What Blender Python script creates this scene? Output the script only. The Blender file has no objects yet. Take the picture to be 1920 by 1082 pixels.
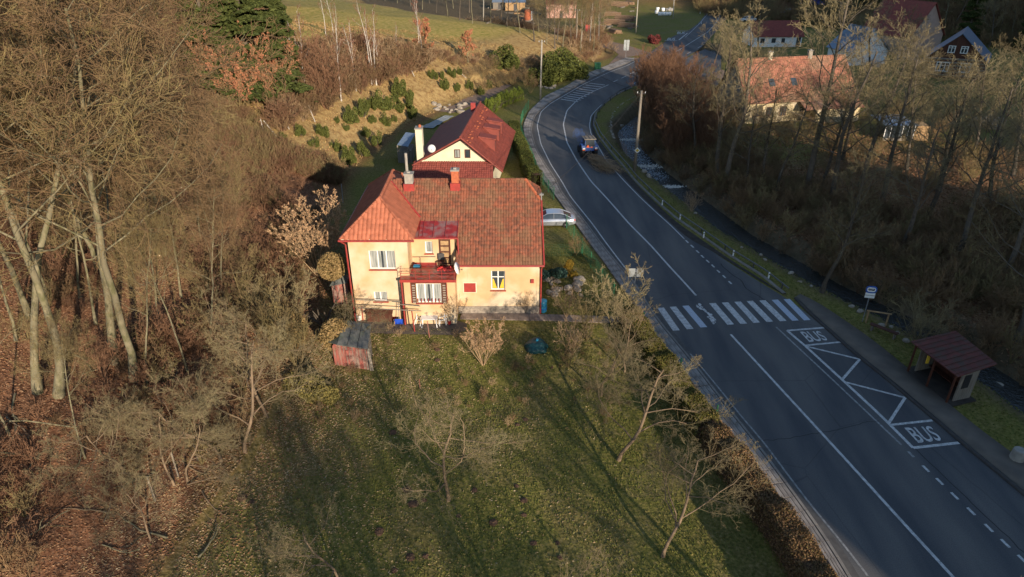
import bpy, bmesh, math, random
import numpy as np
from mathutils import Matrix, Vector
random.seed(7); RNG = np.random.default_rng(11)
scn = bpy.context.scene; COL = scn.collection
R = math.radians

# ------------------------------------------------------------ camera, sky, sun, exposure
CAMH = 27.0; PITCH = R(28.5); FPX = 1280.0
cd = bpy.data.cameras.new('camera'); cam = bpy.data.objects.new('camera', cd); COL.objects.link(cam)
cam.location = (0, 0, CAMH); cam.rotation_euler = (R(90) - PITCH, 0, 0)
cd.sensor_width = 36; cd.lens = 24; cd.clip_start = 0.3; cd.clip_end = 3000
scn.camera = cam
SUN_EL = R(15.0); SUN_AZ = R(27.0)            # sun behind the camera, to the right
SDIR = Vector((math.sin(SUN_AZ) * math.cos(SUN_EL), -math.cos(SUN_AZ) * math.cos(SUN_EL), math.sin(SUN_EL)))
w = bpy.data.worlds.new('World'); scn.world = w; w.use_nodes = True
nt = w.node_tree; bg = nt.nodes['Background']
sky = nt.nodes.new('ShaderNodeTexSky'); sky.sky_type = 'NISHITA'; sky.sun_disc = False
sky.sun_elevation = SUN_EL; sky.sun_rotation = math.atan2(SDIR.x, SDIR.y); sky.dust_density = 0.3; sky.ozone_density = 1.6
nt.links.new(sky.outputs[0], bg.inputs[0]); bg.inputs[1].default_value = 0.14
sl = bpy.data.lights.new('sun', 'SUN'); sl.energy = 5.0; sl.angle = R(0.6); sl.color = (1.0, 0.84, 0.66)
so = bpy.data.objects.new('sun', sl); COL.objects.link(so); so.rotation_euler = SDIR.to_track_quat('Z', 'Y').to_euler(); so.location = (0, 0, 60)
scn.view_settings.view_transform = 'Standard'; scn.view_settings.look = 'None'
scn.view_settings.gamma = 1.0; scn.view_settings.use_curve_mapping = False
scn.view_settings.exposure = 0.5
scn.render.engine = 'CYCLES'
scn.cycles.max_bounces = 5; scn.cycles.diffuse_bounces = 2; scn.cycles.glossy_bounces = 2; scn.cycles.transparent_max_bounces = 6

# ------------------------------------------------------------ picture geometry (camera is level in roll)
def ray(px, py):
    u = (px - 960) / FPX; v = (541 - py) / FPX
    return np.array((u, math.cos(PITCH) + v * math.sin(PITCH), -math.sin(PITCH) + v * math.cos(PITCH)))
def G(px, py, z=0.0):                       # ground point at height z
    r = ray(px, py); t = (z - CAMH) / r[2]; return (t * r[0], t * r[1])
def PY(px, py, Y):                          # point on the upright plane y = Y -> (x, z)
    r = ray(px, py); t = Y / r[1]; return (t * r[0], CAMH + t * r[2])

# ------------------------------------------------------------ mesh helpers
def link(o, parent=None):
    COL.objects.link(o)
    if parent is not None: o.parent = parent
    return o
def np_mesh(name, V, F, smooth=False):
    me = bpy.data.meshes.new(name); V = np.asarray(V, dtype=np.float32); F = np.asarray(F, dtype=np.int32)
    k = F.shape[1]; n = len(F)
    me.vertices.add(len(V)); me.vertices.foreach_set('co', V.ravel())
    me.loops.add(n * k); me.loops.foreach_set('vertex_index', F.ravel())
    me.polygons.add(n); me.polygons.foreach_set('loop_start', np.arange(0, n * k, k, dtype=np.int32))
    me.polygons.foreach_set('loop_total', np.full(n, k, dtype=np.int32))
    if smooth: me.polygons.foreach_set('use_smooth', np.ones(n, dtype=bool))
    me.update(calc_edges=True); return me
def mesh_obj(name, me, m, parent=None):
    o = bpy.data.objects.new(name, me)
    if m is not None and not me.materials: me.materials.append(m)
    return link(o, parent)
def tag(o, label=None, cat=None, group=None, kind=None):
    if label: o['label'] = label
    if cat: o['category'] = cat
    if group: o['group'] = group
    if kind: o['kind'] = kind
    return o
def thing(name, label, cat, loc=(0, 0, 0), group=None, rz=0.0):
    o = bpy.data.objects.new(name, None); o.empty_display_size = 0.3; link(o)
    o.location = loc; o.rotation_euler = (0, 0, rz); return tag(o, label, cat, group)
def kids(o): return [c for c in bpy.data.objects if c.parent == o]
class MB:
    """collects shapes; build() links them as one mesh"""
    def __init__(s): s.v = []; s.f = []; s.M = Matrix.Identity(4)
    def add(s, vs, fs):
        b = len(s.v); s.v += [tuple(s.M @ Vector(p)) for p in vs]; s.f += [tuple(b + i for i in f) for f in fs]; return s
    def box(s, x0, x1, y0, y1, z0, z1):
        return s.add([(x0, y0, z0), (x1, y0, z0), (x1, y1, z0), (x0, y1, z0), (x0, y0, z1), (x1, y0, z1), (x1, y1, z1), (x0, y1, z1)],
                     [(0, 3, 2, 1), (4, 5, 6, 7), (0, 1, 5, 4), (1, 2, 6, 5), (2, 3, 7, 6), (3, 0, 4, 7)])
    def prism(s, poly, d):                   # polygon of 3-D points pushed along d
        n = len(poly); d = Vector(d)
        return s.add([tuple(p) for p in poly] + [tuple(Vector(p) + d) for p in poly],
                     [tuple(range(n - 1, -1, -1)), tuple(range(n, 2 * n))] + [(i, (i + 1) % n, n + (i + 1) % n, n + i) for i in range(n)])
    def tube(s, pts, r, n=6, cap=True):
        pts = [Vector(p) for p in pts]; rr = r if isinstance(r, (list, tuple)) else [r] * len(pts); b = []; f = []
        ref = Vector((0, 0, 1)) if abs((pts[-1] - pts[0]).normalized().z) < 0.9 else Vector((1, 0, 0))
        for i, p in enumerate(pts):
            t = (pts[min(i + 1, len(pts) - 1)] - pts[max(i - 1, 0)]).normalized(); a = t.cross(ref).normalized(); c = t.cross(a)
            for k in range(n):
                th = 2 * math.pi * k / n; b.append(tuple(p + (a * math.cos(th) + c * math.sin(th)) * rr[i]))
        for i in range(len(pts) - 1):
            for k in range(n):
                f.append((i * n + k, i * n + (k + 1) % n, (i + 1) * n + (k + 1) % n, (i + 1) * n + k))
        if cap: f.append(tuple(range(n - 1, -1, -1))); f.append(tuple(range((len(pts) - 1) * n, len(pts) * n)))
        return s.add(b, f)
    def lathe(s, prof, n=14, c=(0, 0, 0)):
        b = []; f = []
        for (r, z) in prof:
            for k in range(n):
                th = 2 * math.pi * k / n; b.append((c[0] + r * math.cos(th), c[1] + r * math.sin(th), c[2] + z))
        for i in range(len(prof) - 1):
            for k in range(n): f.append((i * n + k, i * n + (k + 1) % n, (i + 1) * n + (k + 1) % n, (i + 1) * n + k))
        f.append(tuple(range(n - 1, -1, -1))); f.append(tuple(range((len(prof) - 1) * n, len(prof) * n)))
        return s.add(b, f)
    def build(s, name, m, parent=None, bevel=0.0, smooth=False, world=True, kind=None):
        off = Vector((0, 0, 0))
        if parent is not None and world:
            off = Vector(parent.location) + (Vector(parent.parent.location) if parent.parent else Vector((0, 0, 0)))
        me = bpy.data.meshes.new(name); me.from_pydata([tuple(Vector(p) - off) for p in s.v], [], s.f)
        if bevel > 0:
            bm = bmesh.new(); bm.from_mesh(me); bmesh.ops.recalc_face_normals(bm, faces=bm.faces)
            bmesh.ops.bevel(bm, geom=[e for e in bm.edges if len(e.link_faces) == 2 and e.calc_face_angle(0) > 0.5], offset=bevel, segments=1, affect='EDGES', clamp_overlap=True)
            bm.to_mesh(me); bm.free()
        if smooth:
            for p in me.polygons: p.use_smooth = True
        me.update(); o = mesh_obj(name, me, m, parent)
        if kind: o['kind'] = kind
        return o
def copy_tree(o, parent=None):
    c = o.copy(); COL.objects.link(c)
    if parent is not None: c.parent = parent
    for ch in list(o.children): copy_tree(ch, c)
    return c

# ------------------------------------------------------------ materials
def lin(c):                                   # sRGB 0-255 -> linear
    return tuple(((v / 255) / 12.92 if v / 255 <= 0.04045 else ((v / 255 + 0.055) / 1.055) ** 2.4) for v in c)
def mat(name, c1, c2=None, scale=3.0, rough=0.85, bump=0.0, bscale=None, metal=0.0, detail=6.0, c3=None, s3=0.3, rnd=0.0, spec=0.3, stretch=None, lo=0.35, hi=0.65, isl=0.0, wear=None):
    m = bpy.data.materials.new(name); m.use_nodes = True; n = m.node_tree.nodes; L = m.node_tree.links; p = n['Principled BSDF']
    p.inputs['Roughness'].default_value = rough; p.inputs['Metallic'].default_value = metal; p.inputs['Specular IOR Level'].default_value = spec
    c2 = c2 or tuple(v * 0.75 for v in c1)
    tc = n.new('ShaderNodeTexCoord'); src = tc.outputs['Object']
    if stretch:
        mp = n.new('ShaderNodeMapping'); mp.inputs['Scale'].default_value = stretch; L.new(src, mp.inputs[0]); src = mp.outputs[0]
    no = n.new('ShaderNodeTexNoise'); no.inputs['Scale'].default_value = scale; no.inputs['Detail'].default_value = detail; L.new(src, no.inputs[0])
    cr = n.new('ShaderNodeValToRGB'); cr.color_ramp.elements[0].position = lo; cr.color_ramp.elements[1].position = hi
    cr.color_ramp.elements[0].color = (*c1, 1); cr.color_ramp.elements[1].color = (*c2, 1); L.new(no.outputs[0], cr.inputs[0]); out = cr.outputs[0]
    if c3:
        n3 = n.new('ShaderNodeTexNoise'); n3.inputs['Scale'].default_value = s3; n3.inputs['Detail'].default_value = 4; L.new(src, n3.inputs[0])
        r3 = n.new('ShaderNodeValToRGB'); r3.color_ramp.elements[0].position = 0.45; r3.color_ramp.elements[1].position = 0.62; L.new(n3.outputs[0], r3.inputs[0])
        mx = n.new('ShaderNodeMix'); mx.data_type = 'RGBA'; L.new(r3.outputs[0], mx.inputs[0]); L.new(out, mx.inputs[6]); mx.inputs[7].default_value = (*c3, 1); out = mx.outputs[2]
    if rnd:
        oi = n.new('ShaderNodeObjectInfo'); mr = n.new('ShaderNodeMapRange'); mr.inputs[3].default_value = 1 - rnd; mr.inputs[4].default_value = 1 + rnd; L.new(oi.outputs['Random'], mr.inputs[0])
        vm = n.new('ShaderNodeVectorMath'); vm.operation = 'SCALE'; L.new(out, vm.inputs[0]); L.new(mr.outputs[0], vm.inputs[3]); out = vm.outputs[0]
    if isl:
        ge = n.new('ShaderNodeNewGeometry'); mr = n.new('ShaderNodeMapRange'); mr.inputs[3].default_value = 1 - isl; mr.inputs[4].default_value = 1 + isl; L.new(ge.outputs['Random Per Island'], mr.inputs[0])
        vm = n.new('ShaderNodeVectorMath'); vm.operation = 'SCALE'; L.new(out, vm.inputs[0]); L.new(mr.outputs[0], vm.inputs[3]); out = vm.outputs[0]
    if wear:                                      # paint worn through to the surface below
        n4 = n.new('ShaderNodeTexNoise'); n4.inputs['Scale'].default_value = 9; n4.inputs['Detail'].default_value = 8; n4.inputs['Roughness'].default_value = .75; L.new(src, n4.inputs[0])
        r4 = n.new('ShaderNodeMapRange'); r4.inputs[1].default_value = .54; r4.inputs[2].default_value = .60; L.new(n4.outputs[0], r4.inputs[0])
        mx = n.new('ShaderNodeMix'); mx.data_type = 'RGBA'; L.new(r4.outputs[0], mx.inputs[0]); L.new(out, mx.inputs[6]); mx.inputs[7].default_value = (*wear, 1); out = mx.outputs[2]
    L.new(out, p.inputs['Base Color'])
    if bump:
        nb = n.new('ShaderNodeTexNoise'); nb.inputs['Scale'].default_value = bscale or scale * 4; nb.inputs['Detail'].default_value = 5; L.new(src, nb.inputs[0])
        b = n.new('ShaderNodeBump'); b.inputs['Strength'].default_value = 0.6; b.inputs['Distance'].default_value = bump; L.new(nb.outputs[0], b.inputs['Height']); L.new(b.outputs[0], p.inputs['Normal'])
    return m
def leafmat(name, cols, rough=0.8, trans=0.0):   # colour differs leaf by leaf (random per mesh island)
    m = bpy.data.materials.new(name); m.use_nodes = True; n = m.node_tree.nodes; L = m.node_tree.links; p = n['Principled BSDF']
    ge = n.new('ShaderNodeNewGeometry'); cr = n.new('ShaderNodeValToRGB'); el = cr.color_ramp.elements
    for i, c in enumerate(cols):
        e = el[i] if i < 2 else el.new(0.5)
        e.position = i / (len(cols) - 1) if i < 2 else e.position
    for i, e in enumerate(sorted(el, key=lambda q: q.position)): pass
    while len(el) > len(cols): el.remove(el[-1])
    for i, c in enumerate(cols): el[i].position = i / max(1, len(cols) - 1); el[i].color = (*c, 1)
    L.new(ge.outputs['Random Per Island'], cr.inputs[0]); L.new(cr.outputs[0], p.inputs['Base Color'])
    p.inputs['Roughness'].default_value = rough; p.inputs['Specular IOR Level'].default_value = 0.2
    return m
M = {}
M['render'] = mat('ochre_render', (0.575, 0.395, 0.215), (0.52, 0.345, 0.18), 1.2, 0.9, 0.004, 30, c3=(0.60, 0.49, 0.34), s3=0.45)
M['plinth'] = mat('stone_plinth', (0.20, 0.17, 0.14), (0.34, 0.29, 0.23), 5, 0.95, 0.03, 8)
M['cream'] = mat('cream_render', (0.66, 0.60, 0.44), (0.60, 0.54, 0.38), 1.5, 0.9, 0.004, 25)
M['tile_old'] = mat('weathered_clay_tile', (0.235, 0.078, 0.043), (0.12, 0.053, 0.035), 3.2, 0.9, 0.004, 40, c3=(0.17, 0.085, 0.048), s3=0.8, detail=12, isl=.17)
M['tile_new'] = mat('orange_clay_tile', (0.40, 0.135, 0.075), (0.32, 0.105, 0.058), 2.2, 0.8, 0.004, 30, isl=.14)
M['tile_red'] = mat('brown_red_tile', (0.23, 0.055, 0.038), (0.17, 0.042, 0.032), 2.0, 0.7, 0.003, 30, isl=.12)
M['tile_h3'] = mat('pale_clay_tile', (0.31, 0.135, 0.085), (0.24, 0.10, 0.068), 1.2, 0.9, 0.01, 9, c3=(0.24, 0.14, 0.09), s3=0.3, isl=.2)
M['redpaint'] = mat('red_painted_metal', (0.34, 0.042, 0.034), (0.25, 0.036, 0.03), 3, 0.45, spec=0.5)
M['redsheet'] = mat('red_sheet_metal', (0.30, 0.028, 0.022), (0.20, 0.02, 0.02), 2.5, 0.3, spec=0.6, c3=(0.22, 0.12, 0.11), s3=1.6)
M['white'] = mat('white_paint', (0.80, 0.79, 0.75), (0.74, 0.73, 0.69), 6, 0.5)
M['plastic'] = mat('white_plastic', (0.82, 0.82, 0.80), (0.76, 0.76, 0.74), 6, 0.35, spec=0.5)
M['glass'] = mat('window_glass', (0.03, 0.04, 0.05), (0.05, 0.06, 0.07), 1, 0.06, spec=0.9)
M['curtain'] = mat('white_curtain', (0.40, 0.40, 0.37), (0.14, 0.16, 0.15), 14, 0.9, stretch=(1, 1, 0.05))
M['brownwood'] = mat('dark_brown_wood', (0.10, 0.035, 0.02), (0.06, 0.022, 0.014), 4, 0.6, stretch=(1, 1, 0.1))
M['greywood'] = mat('weathered_grey_wood', (0.24, 0.21, 0.17), (0.15, 0.13, 0.105), 4, 0.95, 0.006, 12, stretch=(3, 3, 0.3))
M['tanwood'] = mat('pale_sawn_wood', (0.42, 0.28, 0.14), (0.30, 0.18, 0.09), 5, 0.9)
M['brick'] = mat('red_brick', (0.44, 0.13, 0.06), (0.34, 0.10, 0.05), 7, 0.9, 0.01, 12)
M['concrete'] = mat('grey_concrete', (0.33, 0.31, 0.27), (0.24, 0.225, 0.20), 3, 0.95, 0.006, 14)
M['slate'] = mat('grey_roofing_felt', (0.12, 0.125, 0.12), (0.17, 0.17, 0.155), 2.5, 0.9, 0.01, 7, c3=(0.10, 0.12, 0.09), s3=0.8)
M['bluesteel'] = mat('blue_grey_roof_sheet', (0.11, 0.16, 0.24), (0.16, 0.21, 0.28), 3, 0.35, spec=0.6)
M['stone'] = mat('pale_limestone', (0.36, 0.31, 0.25), (0.22, 0.19, 0.15), 4, 0.95, 0.04, 5)
M['soil'] = mat('dark_brown_soil', (0.115, 0.068, 0.042), (0.07, 0.04, 0.026), 8, 1.0, 0.02, 14)
M['galv'] = mat('galvanised_steel', (0.36, 0.38, 0.40), (0.28, 0.30, 0.32), 3, 0.4, metal=0.5)
M['polecon'] = mat('concrete_pole', (0.42, 0.38, 0.31), (0.33, 0.30, 0.25), 3, 0.95, 0.004, 20)
M['polewood'] = mat('grey_timber_pole', (0.30, 0.255, 0.20), (0.21, 0.18, 0.14), 4, 0.95, 0.006, 20, stretch=(3, 3, 0.3))
M['greenfence'] = mat('green_coated_wire', (0.03, 0.16, 0.08), (0.03, 0.12, 0.06), 5, 0.5)
M['black'] = mat('black_rubber', (0.02, 0.02, 0.02), (0.03, 0.03, 0.03), 9, 0.8)
M['darkmetal'] = mat('dark_painted_metal', (0.05, 0.05, 0.055), (0.08, 0.075, 0.07), 6, 0.6)
M['silver'] = mat('silver_car_paint', (0.50, 0.53, 0.58), (0.48, 0.51, 0.56), 2, 0.25, metal=0.55, spec=0.6)  # slight blue of the reflected sky put into the silver
M['blue'] = mat('blue_plastic', (0.02, 0.08, 0.52), (0.02, 0.07, 0.42), 4, 0.35, spec=0.5)
M['bluebin'] = mat('turquoise_blue_plastic', (0.02, 0.20, 0.34), (0.02, 0.16, 0.28), 4, 0.4, spec=0.5)
M['tractorblue'] = mat('blue_tractor_paint', (0.03, 0.09, 0.30), (0.04, 0.08, 0.22), 5, 0.5)
M['yellow'] = mat('yellow_paint', (0.70, 0.45, 0.04), (0.62, 0.40, 0.05), 5, 0.5)
M['orange'] = mat('orange_reflector', (0.75, 0.12, 0.03), (0.65, 0.10, 0.03), 5, 0.4)
M['red'] = mat('red_plastic', (0.55, 0.04, 0.03), (0.45, 0.03, 0.03), 5, 0.45)
M['signblue'] = mat('sign_blue', (0.02, 0.10, 0.42), (0.02, 0.10, 0.38), 5, 0.4)
M['signback'] = mat('sign_back_grey', (0.32, 0.34, 0.34), (0.26, 0.28, 0.28), 4, 0.5, metal=0.3)
M['fadedred'] = mat('faded_red_boards', (0.36, 0.11, 0.085), (0.24, 0.08, 0.065), 4, 0.9, stretch=(3, 3, 0.4), c3=(0.28, 0.2, 0.16), s3=2)
M['tarp'] = mat('bright_blue_tarpaulin', (0.01, 0.08, 0.62), (0.01, 0.06, 0.45), 3, 0.4)
M['logend'] = mat('cut_log_wood', (0.30, 0.19, 0.115), (0.19, 0.12, 0.075), 6, 0.9)
# bark / twigs
M['bark_beech'] = mat('mossy_grey_bark', (0.235, 0.205, 0.13), (0.11, 0.105, 0.05), 3.5, 0.95, 0.05, 7, rnd=0.15, c3=(0.16, 0.14, 0.09), s3=1.5, detail=9, stretch=(1, 1, .5))
M['twig_beech'] = mat('brown_twigs', (0.18, 0.11, 0.062), (0.25, 0.165, 0.08), 0.8, 0.95, rnd=0.22)
M['twig_moss'] = mat('mossy_twigs', (0.25, 0.20, 0.085), (0.17, 0.115, 0.06), 0.7, 0.95, rnd=0.2)
M['twig_red'] = mat('reddish_twigs', (0.28, 0.115, 0.07), (0.21, 0.095, 0.06), 0.8, 0.95, rnd=0.2)
M['twig_rust'] = mat('rusty_brown_twigs', (0.23, 0.125, 0.07), (0.17, 0.09, 0.052), 0.8, 0.95, rnd=0.2)
M['bark_apple'] = mat('fruit_tree_bark', (0.235, 0.165, 0.105), (0.15, 0.11, 0.07), 3, 0.95, 0.02, 12, rnd=0.1)
M['twig_apple'] = mat('fruit_tree_twigs', (0.235, 0.20, 0.105), (0.19, 0.145, 0.08), 1, 0.95, rnd=0.15)
M['bark_dark'] = mat('dark_bark', (0.13, 0.105, 0.08), (0.085, 0.07, 0.052), 2.5, 0.95, 0.02, 12, rnd=0.2)
M['twig_olive'] = mat('olive_twigs', (0.29, 0.235, 0.12), (0.16, 0.125, 0.07), 0.6, 0.95, rnd=0.25)
M['birch'] = mat('white_birch_bark', (0.54, 0.50, 0.44), (0.36, 0.32, 0.28), 3, 0.9, rnd=0.1, stretch=(1, 1, 3))
M['twig_tan'] = mat('tan_twigs', (0.40, 0.28, 0.16), (0.31, 0.21, 0.12), 1.5, 0.95, rnd=0.15)
M['leaf_tan'] = leafmat('dry_tan_leaves', [(0.42, 0.24, 0.12), (0.50, 0.33, 0.19), (0.33, 0.18, 0.10)])
M['leaf_rust'] = leafmat('dry_rust_leaves', [(0.38, 0.15, 0.07), (0.44, 0.20, 0.11), (0.28, 0.10, 0.05)])
M['leaf_litter'] = leafmat('fallen_leaf_colours', [(0.23, 0.105, 0.05), (0.30, 0.17, 0.09), (0.15, 0.07, 0.04), (0.34, 0.22, 0.13), (0.12, 0.055, 0.035)])
M['leaf_pale'] = leafmat('pale_leaf_colours', [(0.34, 0.25, 0.13), (0.42, 0.30, 0.17), (0.26, 0.17, 0.09), (0.46, 0.37, 0.24)])
M['grass'] = leafmat('lawn_grass_blades', [(0.10, 0.12, 0.024), (0.17, 0.17, 0.038), (0.07, 0.09, 0.02), (0.25, 0.20, 0.07)])
M['drygrass'] = leafmat('dry_golden_grass_blades', [(0.31, 0.20, 0.085), (0.37, 0.26, 0.11), (0.22, 0.15, 0.06), (0.29, 0.165, 0.075)])
M['spruce'] = leafmat('spruce_needles', [(0.045, 0.060, 0.015), (0.075, 0.088, 0.022), (0.028, 0.042, 0.012)])
M['pine'] = leafmat('bushy_evergreen', [(0.065, 0.080, 0.018), (0.115, 0.125, 0.028), (0.038, 0.048, 0.012)])
M['thuja'] = leafmat('bright_green_thuja', [(0.10, 0.14, 0.02), (0.16, 0.19, 0.03), (0.07, 0.10, 0.018)])
M['hedgebrown'] = leafmat('brown_hedge_leaves', [(0.19, 0.11, 0.055), (0.27, 0.16, 0.08), (0.12, 0.075, 0.035), (0.14, 0.11, 0.035)])
M['hedgegreen'] = leafmat('yellow_green_hedge_leaves', [(0.12, 0.12, 0.026), (0.19, 0.17, 0.035), (0.08, 0.08, 0.02), (0.21, 0.14, 0.055)])
M['bluegreen'] = leafmat('blue_green_needles', [(0.03, 0.075, 0.06), (0.05, 0.10, 0.08), (0.025, 0.055, 0.045)])
M['golden'] = leafmat('golden_needles', [(0.38, 0.24, 0.03), (0.46, 0.31, 0.05), (0.28, 0.17, 0.03)])
M['olivebush'] = leafmat('olive_bush_leaves', [(0.17, 0.15, 0.045), (0.24, 0.19, 0.06), (0.12, 0.115, 0.035)])

# ------------------------------------------------------------ terrain
HILL = np.array([(-150, -60), (-17.5, -60), (-16.5, 22), (-15.2, 30), (-15.0, 43), (-17.5, 58), (-19, 72), (-18.5, 88), (-14, 103), (-5, 121), (3, 133), (14, 147), (22, 157), (24, 168), (10, 185), (-10, 206), (-40, 240), (-150, 300)], float)
CREEK_PX = [(1330, 95), (1318, 140), (1285, 175), (1215, 215), (1178, 250), (1192, 290), (1232, 328), (1318, 393), (1383, 443), (1451, 482), (1500, 511), (1550, 540), (1600, 565), (1670, 597), (1790, 665), (1905, 745), (2020, 830), (2300, 1050)]
CREEK = np.array([G(a, b, -1.35) for a, b in CREEK_PX])
def seg_dist(x, y, P):
    d = np.full(x.shape, 1e9)
    for i in range(len(P) - 1):
        ax, ay = P[i]; bx, by = P[i + 1]; vx, vy = bx - ax, by - ay
        t = np.clip(((x - ax) * vx + (y - ay) * vy) / (vx * vx + vy * vy), 0, 1)
        d = np.minimum(d, np.hypot(x - ax - t * vx, y - ay - t * vy))
    return d
def inside(x, y, P):
    r = np.zeros(x.shape, bool); n = len(P)
    for i in range(n):
        x0, y0 = P[i]; x1, y1 = P[(i + 1) % n]
        if y0 == y1: continue
        c = ((y0 > y) != (y1 > y)) & (x < (x1 - x0) * (y - y0) / (y1 - y0) + x0); r ^= c
    return r
def sst(a, b, v):
    t = np.clip((v - a) / (b - a), 0, 1); return t * t * (3 - 2 * t)
_nw = [(RNG.uniform(-1, 1, 2), RNG.uniform(0, 6.28)) for _ in range(24)]
def wav(x, y, f, k0=0, k=6):                  # cheap smooth noise, about -1..1
    s = 0
    for i in range(k):
        d, p = _nw[(k0 + i) % 24]; s = s + np.sin((x * d[0] + y * d[1]) * f * (1 + 0.35 * i) + p)
    return s / (k * 0.6)
def hill_d(x, y):
    return np.where(inside(x, y, HILL), 1, -1) * seg_dist(x, y, np.vstack([HILL[1:-1]]))
def T(x, y):
    x = np.asarray(x, float); y = np.asarray(y, float)
    d = hill_d(x, y); dp = np.maximum(d, 0)
    s1 = 0.34 + 0.16 * sst(70, 95, y) - 0.22 * sst(120, 150, y)
    zz = s1 * np.minimum(dp, 16) + 0.20 * np.maximum(dp - 16, 0) * (1 - 0.35 * sst(120, 150, y))
    zz = zz * sst(0, 5, dp) + 0.25 * wav(x, y, 0.35) * sst(3, 12, dp)
    # garden a little lower than the road
    zz = zz - 0.55 * sst(44, 36, y) * sst(-19, -12, x) * sst(17 - 0, 10, x + (y - 25) * 0.22) * (d < 0)
    # creek cut
    dc = seg_dist(x, y, CREEK)
    zz = zz - 1.75 * sst(2.9, 1.0, dc)
    # wooded hill far right and an unseen hill behind the camera, shaped to shade the road
    zz = zz + 0.42 * np.maximum(0, (x * 0.75 + y * 0.66) - 205) * sst(60, 130, x + 0.25 * y) + 0.10 * np.maximum(0, y - 330)
    c = x * math.cos(SUN_AZ) + y * math.sin(SUN_AZ); s = x * math.sin(SUN_AZ) - y * math.cos(SUN_AZ)
    hh = np.interp(c, [18, 21, 24, 25.6, 28, 31, 36, 41, 50, 62, 72, 82, 98, 106, 114, 124, 200], [0, 4, 8, 18, 23, 25.5, 28, 33, 35.5, 36, 33, 24, 26, 38, 54, 63, 68])
    zz = zz + (hh + 1.5 * wav(x, y, 0.25, 5)) * np.exp(-((s - 52) / 17.0) ** 2) * sst(16, 20, c)
    return zz - 0.04
def Tz(x, y): return float(T(np.array([x]), np.array([y]))[0])
def hit(px, py):                              # where the sight line through a pixel meets the ground
    r = ray(px, py); t = np.linspace(15, 520, 2200); P = r[None, :] * t[:, None]; z = CAMH + P[:, 2]
    g = T(P[:, 0], P[:, 1]); k = np.argmax(z < g)
    if z[k] >= g[k]: k = len(t) - 1
    return (P[k, 0], P[k, 1], float(g[k]))
def top_h(px, py, base):                      # height above base of the point seen at py over that base
    return PY(px, py, base[1])[1] - base[2]

gx = np.concatenate([np.arange(-170, -40, 3.0), np.arange(-40, 62, 0.6), np.arange(62, 130, 2.0), np.arange(130, 330, 6.0)])
gyy = np.concatenate([np.arange(-110, 14, 3.0), np.arange(14, 135, 0.6), np.arange(135, 215, 1.2), np.arange(215, 480, 5.0), np.arange(480, 1200, 40.0)])
XX, YY = np.meshgrid(gx, gyy); ZZ = T(XX, YY)
nx, ny = len(gx), len(gyy)
V = np.stack([XX.ravel(), YY.ravel(), ZZ.ravel()], 1)
idx = np.arange(nx * ny).reshape(ny, nx)
F = np.stack([idx[:-1, :-1].ravel(), idx[:-1, 1:].ravel(), idx[1:, 1:].ravel(), idx[1:, :-1].ravel()], 1)
me = np_mesh('ground', V, F, True)
X, Y = V[:, 0], V[:, 1]; HD = hill_d(X, Y); DC = seg_dist(X, Y, CREEK)
wv = wav(X, Y, 0.5, 3)
forest_edge = -34 - np.maximum(0, Y - 105) * 0.30 + 2.5 * wv
meadow = sst(0, 3, HD) * sst(74, 86, Y + 4 * wv) * sst(-3, 3, X - forest_edge) * 1.0
meadow_top = meadow * sst(14, 22, HD + wv * 3)
bank_r = sst(2.0, 6.0, DC + 0.8 * wv) * (X > 15)
east = ((X > 24 + 0 * Y) & (DC > 3)).astype(float)
creek_ = CREEK
# which side of the creek: east side = undergrowth / rough meadow
east_side = np.zeros(len(X))
cy_sorted = CREEK[np.argsort(CREEK[:, 1])]
cx_at = np.interp(Y, cy_sorted[:, 1], cy_sorted[:, 0])
es = sst(0.5, 3.5, X - cx_at) * (Y < 170)
litter = np.clip(sst(-1.5, 2, HD + wv) * (1 - meadow) + es * 0.85 * (1 - sst(75, 88, Y - 0.1 * X + 3 * wv)) + sst(200, 215, X * 0.75 + Y * 0.66), 0, 1)
leafy = np.clip(sst(-9, 1, HD + 2.0 * wv) * (Y < 60) * 0.7 + 0.15, 0, 1)
mud = sst(196, 205, Y) * sst(12, -8, X - 12) * (HD < 2) + sst(4.0, 2.6, DC)
for nm, a in (('zmeadow', meadow), ('zmeadtop', meadow_top), ('zlitter', litter), ('zleafy', leafy * (1 - litter)), ('zmud', np.clip(mud, 0, 1))):
    at = me.attributes.new(nm, 'FLOAT', 'POINT'); at.data.foreach_set('value', a.astype(np.float32))
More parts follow.
